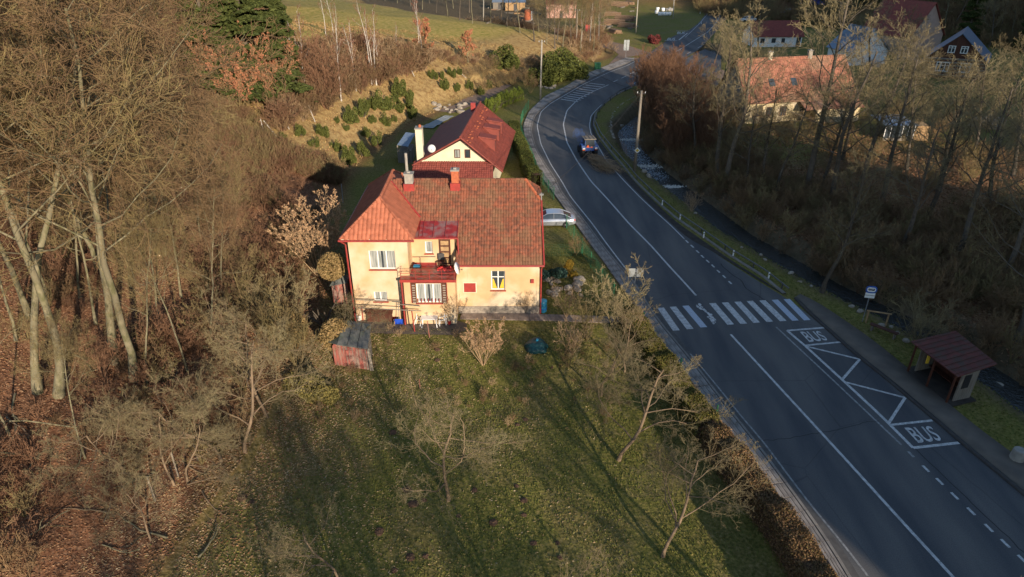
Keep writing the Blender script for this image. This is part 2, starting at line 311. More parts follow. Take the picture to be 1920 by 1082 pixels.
def ground_mat():
    m = bpy.data.materials.new('ground_surface'); m.use_nodes = True; n = m.node_tree.nodes; L = m.node_tree.links; p = n['Principled BSDF']
    p.inputs['Roughness'].default_value = 1.0; p.inputs['Specular IOR Level'].default_value = 0.1
    tc = n.new('ShaderNodeTexCoord')
    def noise(s, det=8, ro=0.6):
        q = n.new('ShaderNodeTexNoise'); q.inputs['Scale'].default_value = s; q.inputs['Detail'].default_value = det; q.inputs['Roughness'].default_value = ro; L.new(tc.outputs['Object'], q.inputs[0]); return q.outputs[0]
    def ramp(src, cols, lo=0.3, hi=0.7):
        q = n.new('ShaderNodeValToRGB'); e = q.color_ramp.elements
        e[0].color = (*cols[0], 1); e[1].color = (*cols[-1], 1); e[0].position = lo; e[1].position = hi
        for i, c in enumerate(cols[1:-1]):
            k = e.new(lo + (hi - lo) * (i + 1) / (len(cols) - 1)); k.color = (*c, 1)
        L.new(src, q.inputs[0]); return q.outputs[0]
    def att(nm):
        a = n.new('ShaderNodeAttribute'); a.attribute_name = nm; return a.outputs['Fac']
    def mix(f, a, b):
        q = n.new('ShaderNodeMix'); q.data_type = 'RGBA'; L.new(f, q.inputs[0]); L.new(a, q.inputs[6]); L.new(b, q.inputs[7]); return q.outputs[2]
    fine = noise(5.5); vf = noise(1.3); big = noise(0.22, 4)
    lawn = ramp(fine, [(0.065, 0.075, 0.02), (0.12, 0.13, 0.028), (0.20, 0.18, 0.045), (0.27, 0.21, 0.08)], 0.28, 0.72)
    lawn2 = ramp(fine, [(0.10, 0.08, 0.03), (0.20, 0.15, 0.06), (0.30, 0.23, 0.12)], 0.3, 0.7)
    lawn = mix(ramp(big, [(0, 0, 0), (0.55, 0.55, 0.55)], 0.45, 0.6), lawn, lawn2)
    lit = ramp(fine, [(0.07, 0.035, 0.022), (0.16, 0.075, 0.04), (0.24, 0.125, 0.07), (0.32, 0.19, 0.115)], 0.3, 0.7)
    mead = ramp(vf, [(0.17, 0.095, 0.045), (0.31, 0.205, 0.085), (0.40, 0.28, 0.12)], 0.3, 0.62)
    mtop = ramp(vf, [(0.20, 0.19, 0.045), (0.32, 0.25, 0.075), (0.40, 0.30, 0.11)], 0.35, 0.66)
    mudc = ramp(vf, [(0.075, 0.06, 0.035), (0.17, 0.125, 0.075)])
    c = mix(att('zleafy'), lawn, lawn2); c = mix(att('zlitter'), c, lit); c = mix(att('zmeadow'), c, mead); c = mix(att('zmeadtop'), c, mtop); c = mix(att('zmud'), c, mudc)
    L.new(c, p.inputs['Base Color'])
    b = n.new('ShaderNodeBump'); b.inputs['Strength'].default_value = 1.0; b.inputs['Distance'].default_value = 0.12; L.new(noise(3.2, 8, 0.65), b.inputs['Height']); L.new(b.outputs[0], p.inputs['Normal'])
    return m
gmat = ground_mat()
g = mesh_obj('ground', me, gmat); tag(g, kind='structure')

# water of the creek
def smooth_path(P, step=1.0, it=2):
    P = np.asarray(P, float); d = np.r_[0, np.cumsum(np.hypot(*np.diff(P, axis=0).T))]
    n = max(3, int(d[-1] / step)); t = np.linspace(0, d[-1], n)
    Q = np.stack([np.interp(t, d, P[:, 0]), np.interp(t, d, P[:, 1])], 1)
    for _ in range(it):
        Z = Q.copy(); Z[1:-1] = (Q[:-2] + 2 * Q[1:-1] + Q[2:]) / 4; Q = Z
    return Q
def ribbon(name, A, B, z, m, kind=None, parent=None, drop=None):
    """sheet between two paths of equal count; drop adds side skirts"""
    n = len(A); V = np.zeros((2 * n, 3)); V[:n, :2] = A; V[n:, :2] = B; V[:, 2] = z
    i = np.arange(n - 1); F = [np.stack([i, n + i, n + i + 1, i + 1], 1)]
    if drop:
        V2 = V.copy(); V2[:, 2] -= drop; V = np.vstack([V, V2]); o = 2 * n
        F.append(np.stack([i, i + 1, o + i + 1, o + i], 1)); F.append(np.stack([n + i + 1, n + i, o + n + i, o + n + i + 1], 1))
    F = np.vstack(F)
    me = np_mesh(name, V, F); bm = bmesh.new(); bm.from_mesh(me); bmesh.ops.recalc_face_normals(bm, faces=bm.faces)
    if sum(f.normal.z for f in bm.faces) < 0: bmesh.ops.reverse_faces(bm, faces=bm.faces)
    bm.to_mesh(me); bm.free()
    o = mesh_obj(name, me, m, parent)
    if kind: o['kind'] = kind
    return o
def normals2(P):
    t = np.gradient(P, axis=0); t /= np.hypot(t[:, 0], t[:, 1])[:, None]; return np.stack([-t[:, 1], t[:, 0]], 1)
wm = bpy.data.materials.new('creek_water'); wm.use_nodes = True; _n = wm.node_tree.nodes; _p = _n['Principled BSDF']
_p.inputs['Base Color'].default_value = (0.022, 0.024, 0.022, 1); _p.inputs['Roughness'].default_value = 0.12; _p.inputs['Specular IOR Level'].default_value = 0.8
_t = _n.new('ShaderNodeTexCoord'); _a = _n.new('ShaderNodeTexNoise'); _a.inputs['Scale'].default_value = 3.5; _a.inputs['Detail'].default_value = 5
_b = _n.new('ShaderNodeBump'); _b.inputs['Distance'].default_value = 0.22; wm.node_tree.links.new(_t.outputs['Object'], _a.inputs[0]); wm.node_tree.links.new(_a.outputs[0], _b.inputs['Height']); wm.node_tree.links.new(_b.outputs[0], _p.inputs['Normal'])
CK = smooth_path(CREEK, 1.5); NK = normals2(CK)
ribbon('water', CK + NK * 2.6, CK - NK * 2.6, -1.36, wm, 'structure')

# ------------------------------------------------------------ road, pavements, kerbs, markings
def W(px_list, z=0.0): return np.array([G(a, b, z) for a, b in px_list])
def curve(px_list, n=None, step=1.0, it=3, ext0=0):
    P = W(px_list)
    if ext0: P = np.vstack([P[0] + (P[0] - P[1]) / np.linalg.norm(P[0] - P[1]) * ext0, P])
    return smooth_path(P, step, it)
KERB = [(1594, 1080), (1571, 1039), (1515, 960), (1462, 889), (1430, 843), (1388, 793), (1349, 744), (1322, 707), (1294, 671), (1266, 639), (1239, 607), (1209, 563), (1194, 531), (1166, 504), (1129, 459), (1101, 420), (1072, 384), (1050, 357), (1046, 341), (1023, 309), (1005, 277), (996, 245), (1003, 217), (1028, 194), (1060, 174), (1094, 154), (1141, 132), (1176, 119), (1195, 110), (1223, 95), (1245, 80), (1262, 68), (1290, 58), (1309, 44), (1322, 28), (1320, 12), (1310, 0), (1285, -20)]
SIDE = [(1567, 1080), (1530, 1020), (1481, 960), (1432, 896), (1387, 840), (1336, 771), (1305, 729), (1277, 693), (1250, 657), (1219, 618), (1203, 592), (1180, 560), (1161, 534), (1139, 501), (1111, 465), (1083, 426), (1055, 387), (1028, 350), (1014, 334), (1005, 302), (987, 270), (980, 238), (991, 210), (1021, 181), (1060, 163), (1094, 141), (1141, 122), (1176, 108)]
LINE_L = [(1627, 1080), (1575, 1012), (1530, 960), (1470, 881), (1430, 826), (1397, 790), (1349, 729), (1294, 663)]
LINE_L2 = [(1175, 506), (1139, 459), (1111, 420), (1069, 368), (1055, 343), (1032, 307), (1014, 270), (1007, 236), (1014, 210), (1032, 194), (1060, 178), (1094, 158), (1141, 136), (1176, 123), (1195, 113)]
RAIL = [(1477, 551), (1435, 517), (1369, 476), (1315, 438), (1270, 407), (1237, 379), (1195, 339), (1170, 308), (1148, 283), (1126, 255), (1116, 233), (1119, 214), (1135, 195), (1160, 176), (1185, 165)]
ROAD_R = [(2150, 1140), (2010, 1010), (1920, 930), (1856, 877), (1800, 832), (1751, 787), (1699, 746), (1673, 720), (1614, 676), (1577, 643), (1546, 615), (1500, 575), (1471, 557), (1424, 529), (1388, 506), (1347, 479), (1305, 451), (1263, 420), (1226, 382), (1186, 340), (1155, 305), (1133, 278), (1112, 250), (1107, 233), (1112, 214), (1130, 195), (1157, 176), (1188, 161), (1215, 150), (1250, 130), (1275, 115), (1314, 90), (1342, 60), (1366, 30), (1374, 0), (1360, -20)]
def resample(P, n):
    d = np.r_[0, np.cumsum(np.hypot(*np.diff(P, axis=0).T))]; t = np.linspace(0, d[-1], n)
    return np.stack([np.interp(t, d, P[:, 0]), np.interp(t, d, P[:, 1])], 1)
KC = curve(KERB, ext0=25); SC = curve(SIDE, ext0=25); RC = curve(ROAD_R, ext0=6)
KC_y = KC
asph = bpy.data.materials.new('asphalt'); asph.use_nodes = True
def _asph(m):
    n = m.node_tree.nodes; L = m.node_tree.links; p = n['Principled BSDF']; p.inputs['Roughness'].default_value = 0.78; p.inputs['Specular IOR Level'].default_value = 0.35
    tc = n.new('ShaderNodeTexCoord'); mp = n.new('ShaderNodeMapping'); mp.inputs['Rotation'].default_value = (0, 0, R(11)); mp.inputs['Scale'].default_value = (1.0, 0.16, 1); L.new(tc.outputs['Object'], mp.inputs[0])
    a = n.new('ShaderNodeTexNoise'); a.inputs['Scale'].default_value = 0.55; a.inputs['Detail'].default_value = 6; L.new(mp.outputs[0], a.inputs[0])
    r = n.new('ShaderNodeValToRGB'); r.color_ramp.elements[0].color = (0.062, 0.065, 0.071, 1); r.color_ramp.elements[1].color = (0.125, 0.119, 0.112, 1); r.color_ramp.elements[0].position = .35; r.color_ramp.elements[1].position = .68; L.new(a.outputs[0], r.inputs[0])
    b = n.new('ShaderNodeTexNoise'); b.inputs['Scale'].default_value = 18; b.inputs['Detail'].default_value = 6; L.new(tc.outputs['Object'], b.inputs[0])
    mr = n.new('ShaderNodeMapRange'); mr.inputs[1].default_value = .3; mr.inputs[2].default_value = .7; mr.inputs[3].default_value = .82; mr.inputs[4].default_value = 1.18; L.new(b.outputs[0], mr.inputs[0])
    s = n.new('ShaderNodeVectorMath'); s.operation = 'SCALE'; L.new(r.outputs[0], s.inputs[0]); L.new(mr.outputs[0], s.inputs[3])
    v = n.new('ShaderNodeTexVoronoi'); v.feature = 'DISTANCE_TO_EDGE'; v.inputs['Scale'].default_value = 0.11
    wn = n.new('ShaderNodeTexNoise'); wn.inputs['Scale'].default_value = 0.8; wn.inputs['Detail'].default_value = 5; L.new(tc.outputs['Object'], wn.inputs[0])
    mxv = n.new('ShaderNodeMix'); mxv.data_type = 'VECTOR'; mxv.inputs[0].default_value = 0.12; L.new(tc.outputs['Object'], mxv.inputs[4]); L.new(wn.outputs[1], mxv.inputs[5]); L.new(mxv.outputs[1], v.inputs[0])
    cr = n.new('ShaderNodeMapRange'); cr.inputs[1].default_value = .0; cr.inputs[2].default_value = .0035; cr.inputs[3].default_value = .72; cr.inputs[4].default_value = 1; L.new(v.outputs[0], cr.inputs[0])
    s2 = n.new('ShaderNodeVectorMath'); s2.operation = 'SCALE'; L.new(s.outputs[0], s2.inputs[0]); L.new(cr.outputs[0], s2.inputs[3]); L.new(s2.outputs[0], p.inputs['Base Color'])
    bp = n.new('ShaderNodeBump'); bp.inputs['Distance'].default_value = 0.006; L.new(b.outputs[0], bp.inputs['Height']); L.new(bp.outputs[0], p.inputs['Normal'])
_asph(asph)
N_ = 340
ribbon('road', resample(KC, N_), resample(RC, N_), 0.0, asph, 'structure')
# side junctions
def flat_poly(name, pts, z, m, kind='structure', world_pts=None, parent=None):
    P = world_pts if world_pts is not None else [G(a, b) for a, b in pts]
    bm = bmesh.new(); f = bm.faces.new([bm.verts.new((p[0], p[1], z)) for p in P]); bmesh.ops.recalc_face_normals(bm, faces=bm.faces)
    if f.normal.z < 0: f.normal_flip()
    bmesh.ops.triangulate(bm, faces=bm.faces[:])
    me = bpy.data.meshes.new(name); bm.to_mesh(me); bm.free(); o = mesh_obj(name, me, m, parent)
    if kind: o['kind'] = kind
    return o
M['dirt'] = mat('brown_gravel_track', (0.26, 0.18, 0.13), (0.19, 0.13, 0.095), 2, 1.0, 0.02, 10)
flat_poly('side_road', [(1190, 160), (1250, 128), (1275, 114), (1322, 92), (1352, 105), (1352, 132), (1318, 150), (1290, 152), (1262, 158), (1228, 166)], 0.004, asph)
flat_poly('track', [(1141, 121), (1176, 107), (1200, 104), (1216, 98), (1180, 86), (1150, 84), (1120, 80), (1118, 86), (1150, 94), (1160, 102)], 0.008, M['dirt'])
flat_poly('yard_track', [(1150, 94), (1120, 86), (1080, 72), (1040, 62), (1040, 52), (1085, 60), (1130, 74), (1180, 86)], 0.006, M['dirt'])
flat_poly('bridge_lane', [(1318, 150), (1352, 130), (1405, 150), (1470, 160), (1470, 176), (1400, 172), (1350, 168)], 0.006, M['dirt'])
# left pavement: surface, kerb and slabs
n_ = 260
yS = SC[:, 1].max()
KCs = KC[KC[:, 1] <= yS + 2]
A_ = resample(SC, n_); 
# match every pavement point with the nearest kerb point
Bm = np.array([KCs[np.argmin(np.hypot(*(KCs - p).T))] for p in A_]); 
for _ in range(6): Bm[1:-1] = (Bm[:-2] + 2 * Bm[1:-1] + Bm[2:]) / 4
M['pavebase'] = mat('grey_pavement_bed', (0.17, 0.15, 0.13), (0.115, 0.10, 0.09), 4, 0.95, 0.004, 20)
ribbon('pavement', A_, Bm, 0.075, M['pavebase'], 'structure', drop=0.15)
M['slab'] = mat('pavement_slab', (0.32, 0.29, 0.26), (0.25, 0.225, 0.205), 1.8, 0.95, 0.004, 30, rnd=0.16, c3=(0.15, 0.135, 0.12), s3=0.7)
M['kerb'] = mat('kerb_stone', (0.26, 0.24, 0.215), (0.19, 0.175, 0.155), 2, 0.95, 0.004, 30, rnd=0.1)
bmx = MB().box(-.5, .5, -.5, .5, 0, 1); slab_me = None
pav = bpy.data.objects['pavement']
# kerb stones
arc = np.r_[0, np.cumsum(np.hypot(*np.diff(Bm, axis=0).T))]
def at_arc(P, arcP, s):
    return np.array([np.interp(s, arcP, P[:, 0]), np.interp(s, arcP, P[:, 1])])
def unit_box(name, m):
    b = MB().box(-.5, .5, -.5, .5, 0, 1); me = bpy.data.meshes.new(name); me.from_pydata(b.v, [], b.f); me.materials.append(m); return me
slab_me = unit_box('slab', M['slab']); kerb_me = unit_box('kerbstone', M['kerb'])
vis0 = 22.0
s = 0.0; cnt = 0
rest_s = MB(); rest_k = MB()
wdir = A_ - Bm; wid = np.hypot(wdir[:, 0], wdir[:, 1])
while s < arc[-1] - 1:
    p = at_arc(Bm, arc, s); q = at_arc(A_, arc * 0 + np.interp(arc, arc, arc), s); p2 = at_arc(Bm, arc, s + 0.98)
    q = np.array([np.interp(s, arc, A_[:, 0]), np.interp(s, arc, A_[:, 1])])
    d = (p2 - p); ang = math.atan2(d[1], d[0]); nrm = q - p; wv_ = np.linalg.norm(nrm); nrm = nrm / max(wv_, 1e-6)
    mid = (p + p2) / 2
    if p[1] > vis0 - 3:
        near = p[1] < 62
        def put(c, lx, ly, z0, h, me_, nm, rest):
            if near:
                o = bpy.data.objects.new(nm, me_); link(o, pav); o.location = (c[0], c[1], z0 + random.uniform(-.004, .006)); o.scale = (lx, ly, h); o.rotation_euler = (0, 0, ang)
            else:
                rest.M = Matrix.Translation((c[0], c[1], z0)) @ Matrix.Rotation(ang, 4, 'Z') @ Matrix.Diagonal((lx, ly, h, 1)); rest.box(-.5, .5, -.5, .5, 0, 1)
        put(mid + nrm * 0.08, 0.965, 0.15, -0.05, 0.165, kerb_me, 'kerbstone', rest_k)
        rows = 3; ww = (wv_ - 0.2) / rows
        if ww > 0.12:
            for k in range(rows):
                put(mid + nrm * (0.19 + ww * (k + .5)) + (p2 - p) * (0.0), 0.96, ww - 0.035, 0.02, 0.078, slab_me, 'slab', rest_s)
    s += 1.0
rest_k.build('far_kerbstones', M['kerb'], pav, kind='stuff'); rest_s.build('far_slabs', M['slab'], pav, kind='stuff')
# gutter strip between kerb and edge line
KCm = curve(KERB[:24], ext0=10); NM = normals2(KCm); NM *= np.sign(NM[:, 0:1])
M['gutter'] = mat('pale_gutter_concrete', (0.115, 0.108, 0.10), (0.085, 0.08, 0.075), 3, 0.9, 0.003, 30)
ribbon('gutter', KCm, KCm + NM * 0.42, 0.004, M['gutter'], 'structure')
# right pavement beside the bus bay
RP_in = [(2150, 1140), (2010, 1010), (1920, 930), (1856, 877), (1800, 832), (1751, 787), (1699, 746), (1673, 720), (1614, 676), (1577, 643), (1546, 615), (1510, 583), (1489, 560)]
RP_out = [(2260, 1130), (2080, 980), (1920, 868), (1843, 813), (1770, 753), (1696, 687), (1622, 628), (1566, 591), (1522, 560), (1500, 553)]
M['rpave'] = mat('brown_grey_gravel_pavement', (0.155, 0.13, 0.105), (0.11, 0.095, 0.08), 0.9, 0.95, 0.006, 18)
ribbon('bus_stop_pavement', resample(curve(RP_in), 80), resample(curve(RP_out), 80), 0.10, M['rpave'], 'structure', drop=0.2)
kb = curve(RP_in); nk = normals2(kb); nk *= np.sign(nk[:, 0:1]); ribbon('bus_bay_kerb', kb - nk * 0.02, kb + nk * 0.22, 0.125, M['darkmetal'], 'structure', drop=0.13)
bpy.data.objects['bus_bay_kerb'].data.materials.clear(); bpy.data.objects['bus_bay_kerb'].data.materials.append(mat('dark_wet_kerb', (0.06, 0.055, 0.05), (0.045, 0.04, 0.038), 3, 0.7))
# dark gutter between the right edge line and the guard rail
GR = [(1477, 557), (1435, 528), (1369, 487), (1315, 449), (1270, 418), (1237, 388), (1193, 345), (1166, 314), (1143, 288), (1121, 260), (1111, 236), (1114, 214), (1131, 195)]
LR = [(1424, 529), (1380, 502), (1340, 476), (1285, 448), (1258, 423), (1230, 398), (1200, 370), (1170, 338), (1140, 303), (1122, 278), (1108, 253), (1105, 237), (1108, 217), (1127, 197)]
M['gutter_floorshade'] = mat('dark_earth_gutter_and_floor_shade', (0.035, 0.028, 0.024), (0.055, 0.045, 0.036), 2, 0.9, 0.01, 10)
ribbon('drain_strip', resample(curve(GR), 110), resample(curve(LR) + np.array([0.25, 0]), 110), 0.008, M['gutter_floorshade'], 'structure')

# painted markings
paint = mat('road_paint', (0.62, 0.62, 0.60), (0.50, 0.50, 0.49), 6, 0.6, c3=(0.40, 0.40, 0.39), s3=3.5, wear=(0.26, 0.26, 0.25))
worn = mat('worn_road_paint', (0.34, 0.34, 0.33), (0.17, 0.17, 0.165), 5, 0.7)
MK = thing('road_marking', 'white painted lines, crossing and bus bay lettering on the dark asphalt', 'road marking', (0, 0, 0))
def line(pxs, wd, m=paint, z=0.009, name='line', step=0.8, it=2, raw=False):
    P = W(pxs) if raw else curve(pxs, step=step, it=it)
    N = normals2(P); return ribbon(name, P + N * wd / 2, P - N * wd / 2, z, m, None, MK)
line(LINE_L, 0.11, worn); line(LINE_L2, 0.12)
line([(1305, 554), (1277, 523), (1250, 494), (1222, 462), (1180, 420), (1139, 373), (1108, 340), (1082, 302), (1063, 267), (1056, 233), (1063, 207), (1085, 185), (1113, 171), (1141, 159)], 0.17)
line([(1960, 1278), (1789, 1084), (1695, 982), (1609, 887), (1511, 780), (1370, 627)], 0.17)
line([(1283, 448), (1258, 423), (1230, 398), (1200, 370), (1169, 338), (1138, 303), (1108, 251), (1105, 236), (1108, 217), (1126, 198), (1157, 177), (1185, 164)], 0.11)
for a, b in [(1288, 453), (1298, 462), (1308, 472), (1317, 481), (1327, 490), (1337, 499), (1347, 509), (1358, 519), (1369, 530)]:
    line([(a - 2.6, b - 2.5), (a + 2.6, b + 2.5)], 0.15, raw=True, name='dash')
for a, b in [(1708, 852), (1736, 879), (1762, 903), (1790, 930), (1821, 959), (1854, 990), (1885, 1019), (1917, 1049)]:
    k = 5.5 + (a - 1700) * 0.014; line([(a - k, b - k * 0.98), (a + k, b + k * 0.98)], 0.15, paint if a > 1730 else worn, raw=True, name='dash')
for a, b in [(490, 483), (540, 460), (590, 435), (642, 410), (690, 387), (733, 366), (775, 345), (815, 325), (852, 306)]:
    a = 1000 + a / 3.182; b = b / 3.182; line([(a - 4.5, b + 2.1), (a + 4.5, b - 2.1)], 0.17, raw=True, name='dash')
line([(1273, 94), (1300, 77), (1327, 60), (1341, 45), (1349, 31), (1346, 13), (1333, 0), (1310, -18)], 0.17)
line([(1285, 70), (1311, 45), (1326, 27), (1324, 13), (1314, 0), (1292, -18)], 0.13)
line([(1372, 24), (1366, 8), (1356, -4), (1340, -18)], 0.13)
for t in range(7):
    a = 1192 + t * 20; b = 155 - t * 11.2; line([(a - 4, b + 2.2), (a + 4, b - 2.2)], 0.12, raw=True, name='dash')
# hatched area on the bend
for i in range(10):
    t = i / 9; e = t * 0.9 + 0.1 * t * t; L0 = (1052 + 53 * e, 186 - 30 * e); R0 = (1084 + 50 * e, 191 - 31.5 * e)
    line([L0, R0], 0.34, raw=True, name='hatch_stripe')
# bus bay frame and zigzag
line([(1476, 620), (1509, 648), (1579, 712), (1650, 778), (1712, 840)], 0.20, it=0); line([(1476, 620), (1546, 614.5)], 0.2, raw=True); line([(1712, 840), (1798, 830.5)], 0.2, raw=True, z=0.013)
line([(1509, 648), (1577, 641.5)], 0.18, raw=True, z=0.013); line([(1670, 797), (1748, 788.5)], 0.18, raw=True, z=0.013)
line([(1513, 650), (1612, 674)], 0.17, raw=True, z=0.017); line([(1612, 674), (1579, 712)], 0.17, raw=True, z=0.021); line([(1582, 716), (1697, 746)], 0.17, raw=True, z=0.017); line([(1697, 746), (1666, 794)], 0.17, raw=True, z=0.021)
line([(1455, 613), (1560, 711), (1690, 834)], 0.13, worn)
def bus_word(q, z=0.013, name='bus_lettering'):
    fc = bpy.data.curves.new('bus_text', 'FONT'); fc.body = 'BUS'; fc.offset = 0.012; fo = bpy.data.objects.new('t', fc); COL.objects.link(fo)
    dg = bpy.context.evaluated_depsgraph_get(); me = bpy.data.meshes.new_from_object(fo.evaluated_get(dg)); bpy.data.objects.remove(fo)
    co = np.array([v.co[:] for v in me.vertices]); mn = co.min(0); mx = co.max(0); TL, BL, BR, TR = [np.array(G(*p)) for p in q]
    for v in me.vertices:
        u = (v.co.x - mn[0]) / (mx[0] - mn[0]); t = (v.co.y - mn[1]) / (mx[1] - mn[1]); p = (1 - t) * ((1 - u) * BL + u * BR) + t * ((1 - u) * TL + u * TR); v.co = (p[0], p[1], z)
    me.update(); me.materials.clear()
    if me.polygons[0].normal.z < 0:
        me.flip_normals()
    return mesh_obj(name, me, paint, MK)
bus_word([(1499, 622), (1518, 642), (1553, 638), (1537, 621)]); bus_word([(1695, 802), (1722, 831), (1767, 826), (1745, 799)])
bus_word([(1271, 59.5), (1269, 64), (1283, 64), (1285, 59.5)]); bus_word([(1253, 71), (1250, 75.5), (1265, 75.5), (1267, 71)])
line([(1246, 76), (1270, 76)], 0.3, raw=True); line([(1268, 58), (1290, 58)], 0.3, raw=True); line([(1273, 75), (1289, 62)], 0.3, raw=True)
# zebra crossing: eleven stripes, the fourth worn away to flakes
tops = [(500, 62), (583, 55), (668, 48), (765, 40), (850, 31), (935, 26), (1020, 21), (1103, 16), (1188, 12), (1272, 8), (1353, 4)]
bots = [(607, 216), (700, 206), (793, 194), (865, 175), (975, 176), (1063, 170), (1150, 163), (1240, 157), (1330, 152), (1412, 149), (1492, 146)]
wbl = mat('skylit_blue_road_paint', (0.46, 0.51, 0.58), (0.40, 0.45, 0.53), 6, 0.6, wear=(0.30, 0.33, 0.36))  # blue tint of skylight put into the paint colour
for i, (t, b) in enumerate(zip(tops, bots)):
    t = G(1100 + t[0] / 3.6075, 560 + t[1] / 3.6075); b = G(1100 + b[0] / 3.6075, 560 + b[1] / 3.6075); t = np.array(t); b = np.array(b)
    if i == 3:
        fb = MB(); N = np.array([1.0, 0.13]) * 0.25
        for k in range(30):
            u = k / 30; c = t + (b - t) * u + N * random.uniform(-.7, .7) + (N * -0.5 if u < .25 else N * 0.4); r0 = random.uniform(.06, .17); n = random.randint(5, 7)
            fb.add([(c[0] + r0 * random.uniform(.5, 1.2) * math.cos(6.283 * j / n), c[1] + 1.3 * r0 * random.uniform(.5, 1.2) * math.sin(6.283 * j / n), 0.009 + k * 0.0002) for j in range(n)], [tuple(range(n))])
        fb.build('worn_crossing_stripe', paint, MK)
        continue
    ex = np.array([0.5, 0.066]) * (0.52)
    me = bpy.data.meshes.new('crossing_stripe'); me.from_pydata([(*(b - ex), .009), (*(b + ex), .009), (*(t + ex), .009), (*(t - ex), .009)], [], [(0, 1, 2, 3)])
    mesh_obj('crossing_stripe', me, wbl if i in (2, 9, 10) else paint, MK)
M['crackshade'] = mat('dark_crack_and_shadow', (0.035, 0.035, 0.038), (0.045, 0.043, 0.042), 4, 0.85)
def crack_and_shadow(px, wd, z=0.006):
    P = smooth_path(W(px), 0.35, 1); P = P + RNG.normal(0, 0.035, P.shape); N = normals2(P); ribbon('crack_and_shadow_line', P + N * wd / 2, P - N * wd / 2, z, M['crackshade'], 'structure')
crack_and_shadow([(1425, 827), (1490, 820), (1560, 808), (1625, 792), (1650, 790)], 0.05)
crack_and_shadow([(1350, 494), (1368, 512), (1388, 524), (1400, 542), (1430, 560), (1445, 572)], 0.10)
crack_and_shadow([(1712, 838), (1800, 922), (1880, 998), (1960, 1075)], 0.07); crack_and_shadow([(1050, 372), (1071, 355)], 0.04)  # last short strip draws the overhead cable's shadow line on the pavement
crack_and_shadow([(1209, 563), (1240, 610), (1300, 682), (1390, 796), (1462, 890), (1594, 1080)], 0.10, 0.012)  # dark strip following the kerb line
flat_poly('drain_cover', [(1283, 650), (1291, 650), (1295, 656), (1287, 657)], 0.011, M['darkmetal'])

# ------------------------------------------------------------ building helpers
def in_poly(u, v, P):
    return inside(u, v, np.array(P, float))
def tiles(name, P0, U, Vd, poly, tw, th, m, parent, hump=0.045, lip=0.035, joint_dark=False):
    U = np.array(U, float); U /= np.linalg.norm(U); Vd = np.array(Vd, float); Vd /= np.linalg.norm(Vd); N = np.cross(U, Vd); P0 = np.array(P0, float)
    if N[2] < 0: N = -N
    poly = np.array(poly, float); u0, v0 = poly.min(0); u1, v1 = poly.max(0)
    us = np.arange(u0, u1, tw); vs = np.arange(v0, v1, th); A, B = np.meshgrid(us, vs); A = A.ravel(); B = B.ravel()
    k = in_poly(A + tw / 2, B + th / 2, poly); A = A[k]; B = B[k]; n = len(A)
    if n == 0: return None
    ju = RNG.normal(0, tw * 0.035, n); jz = RNG.uniform(0, 0.016, n)
    fu = [0.02, .33, .67, .98]; fh = [0.0, hump, hump, 0.0]
    rows = []
    for (dv, dz) in ((-0.06, lip - 0.04), (-0.06, lip), (1.0, 0.0)):
        for a, h in zip(fu, fh):
            p = P0 + (A + ju + a * tw)[:, None] * U + (B + dv * th if dv < 0 else B + dv * th)[:, None] * Vd + (h + dz + jz)[:, None] * N; rows.append(p)
    V = np.stack(rows, 1).reshape(-1, 3); b = (np.arange(n) * 12)[:, None]
    F = np.concatenate([b + np.array([[i, i + 1, i + 5, i + 4]]) for i in range(3)] + [b + np.array([[4 + i, 5 + i, 9 + i, 8 + i]]) for i in range(3)], 0)
    off = np.array(parent.matrix_world.translation if parent is None else parent.location[:])
    o = mesh_obj(name, np_mesh(name, V - off, F), m, parent); o['kind'] = 'stuff'; return o
def wall_y(mb, x0, x1, z0, z1, Y, th, ops):
    """upright wall facing -y at y=Y with rectangular openings (x0,x1,z0,z1)"""
    xs = sorted({x0, x1, *[o[0] for o in ops], *[o[1] for o in ops]}); zs = sorted({z0, z1, *[o[2] for o in ops], *[o[3] for o in ops]})
    for i in range(len(xs) - 1):
        run = None
        for j in range(len(zs) - 1):
            cx = (xs[i] + xs[i + 1]) / 2; cz = (zs[j] + zs[j + 1]) / 2
            solid = not any(o[0] < cx < o[1] and o[2] < cz < o[3] for o in ops)
            if solid and run is None: run = zs[j]
            if (not solid) and run is not None: mb.box(xs[i], xs[i + 1], Y, Y + th, run, zs[j]); run = None
        if run is not None: mb.box(xs[i], xs[i + 1], Y, Y + th, run, zs[-1])
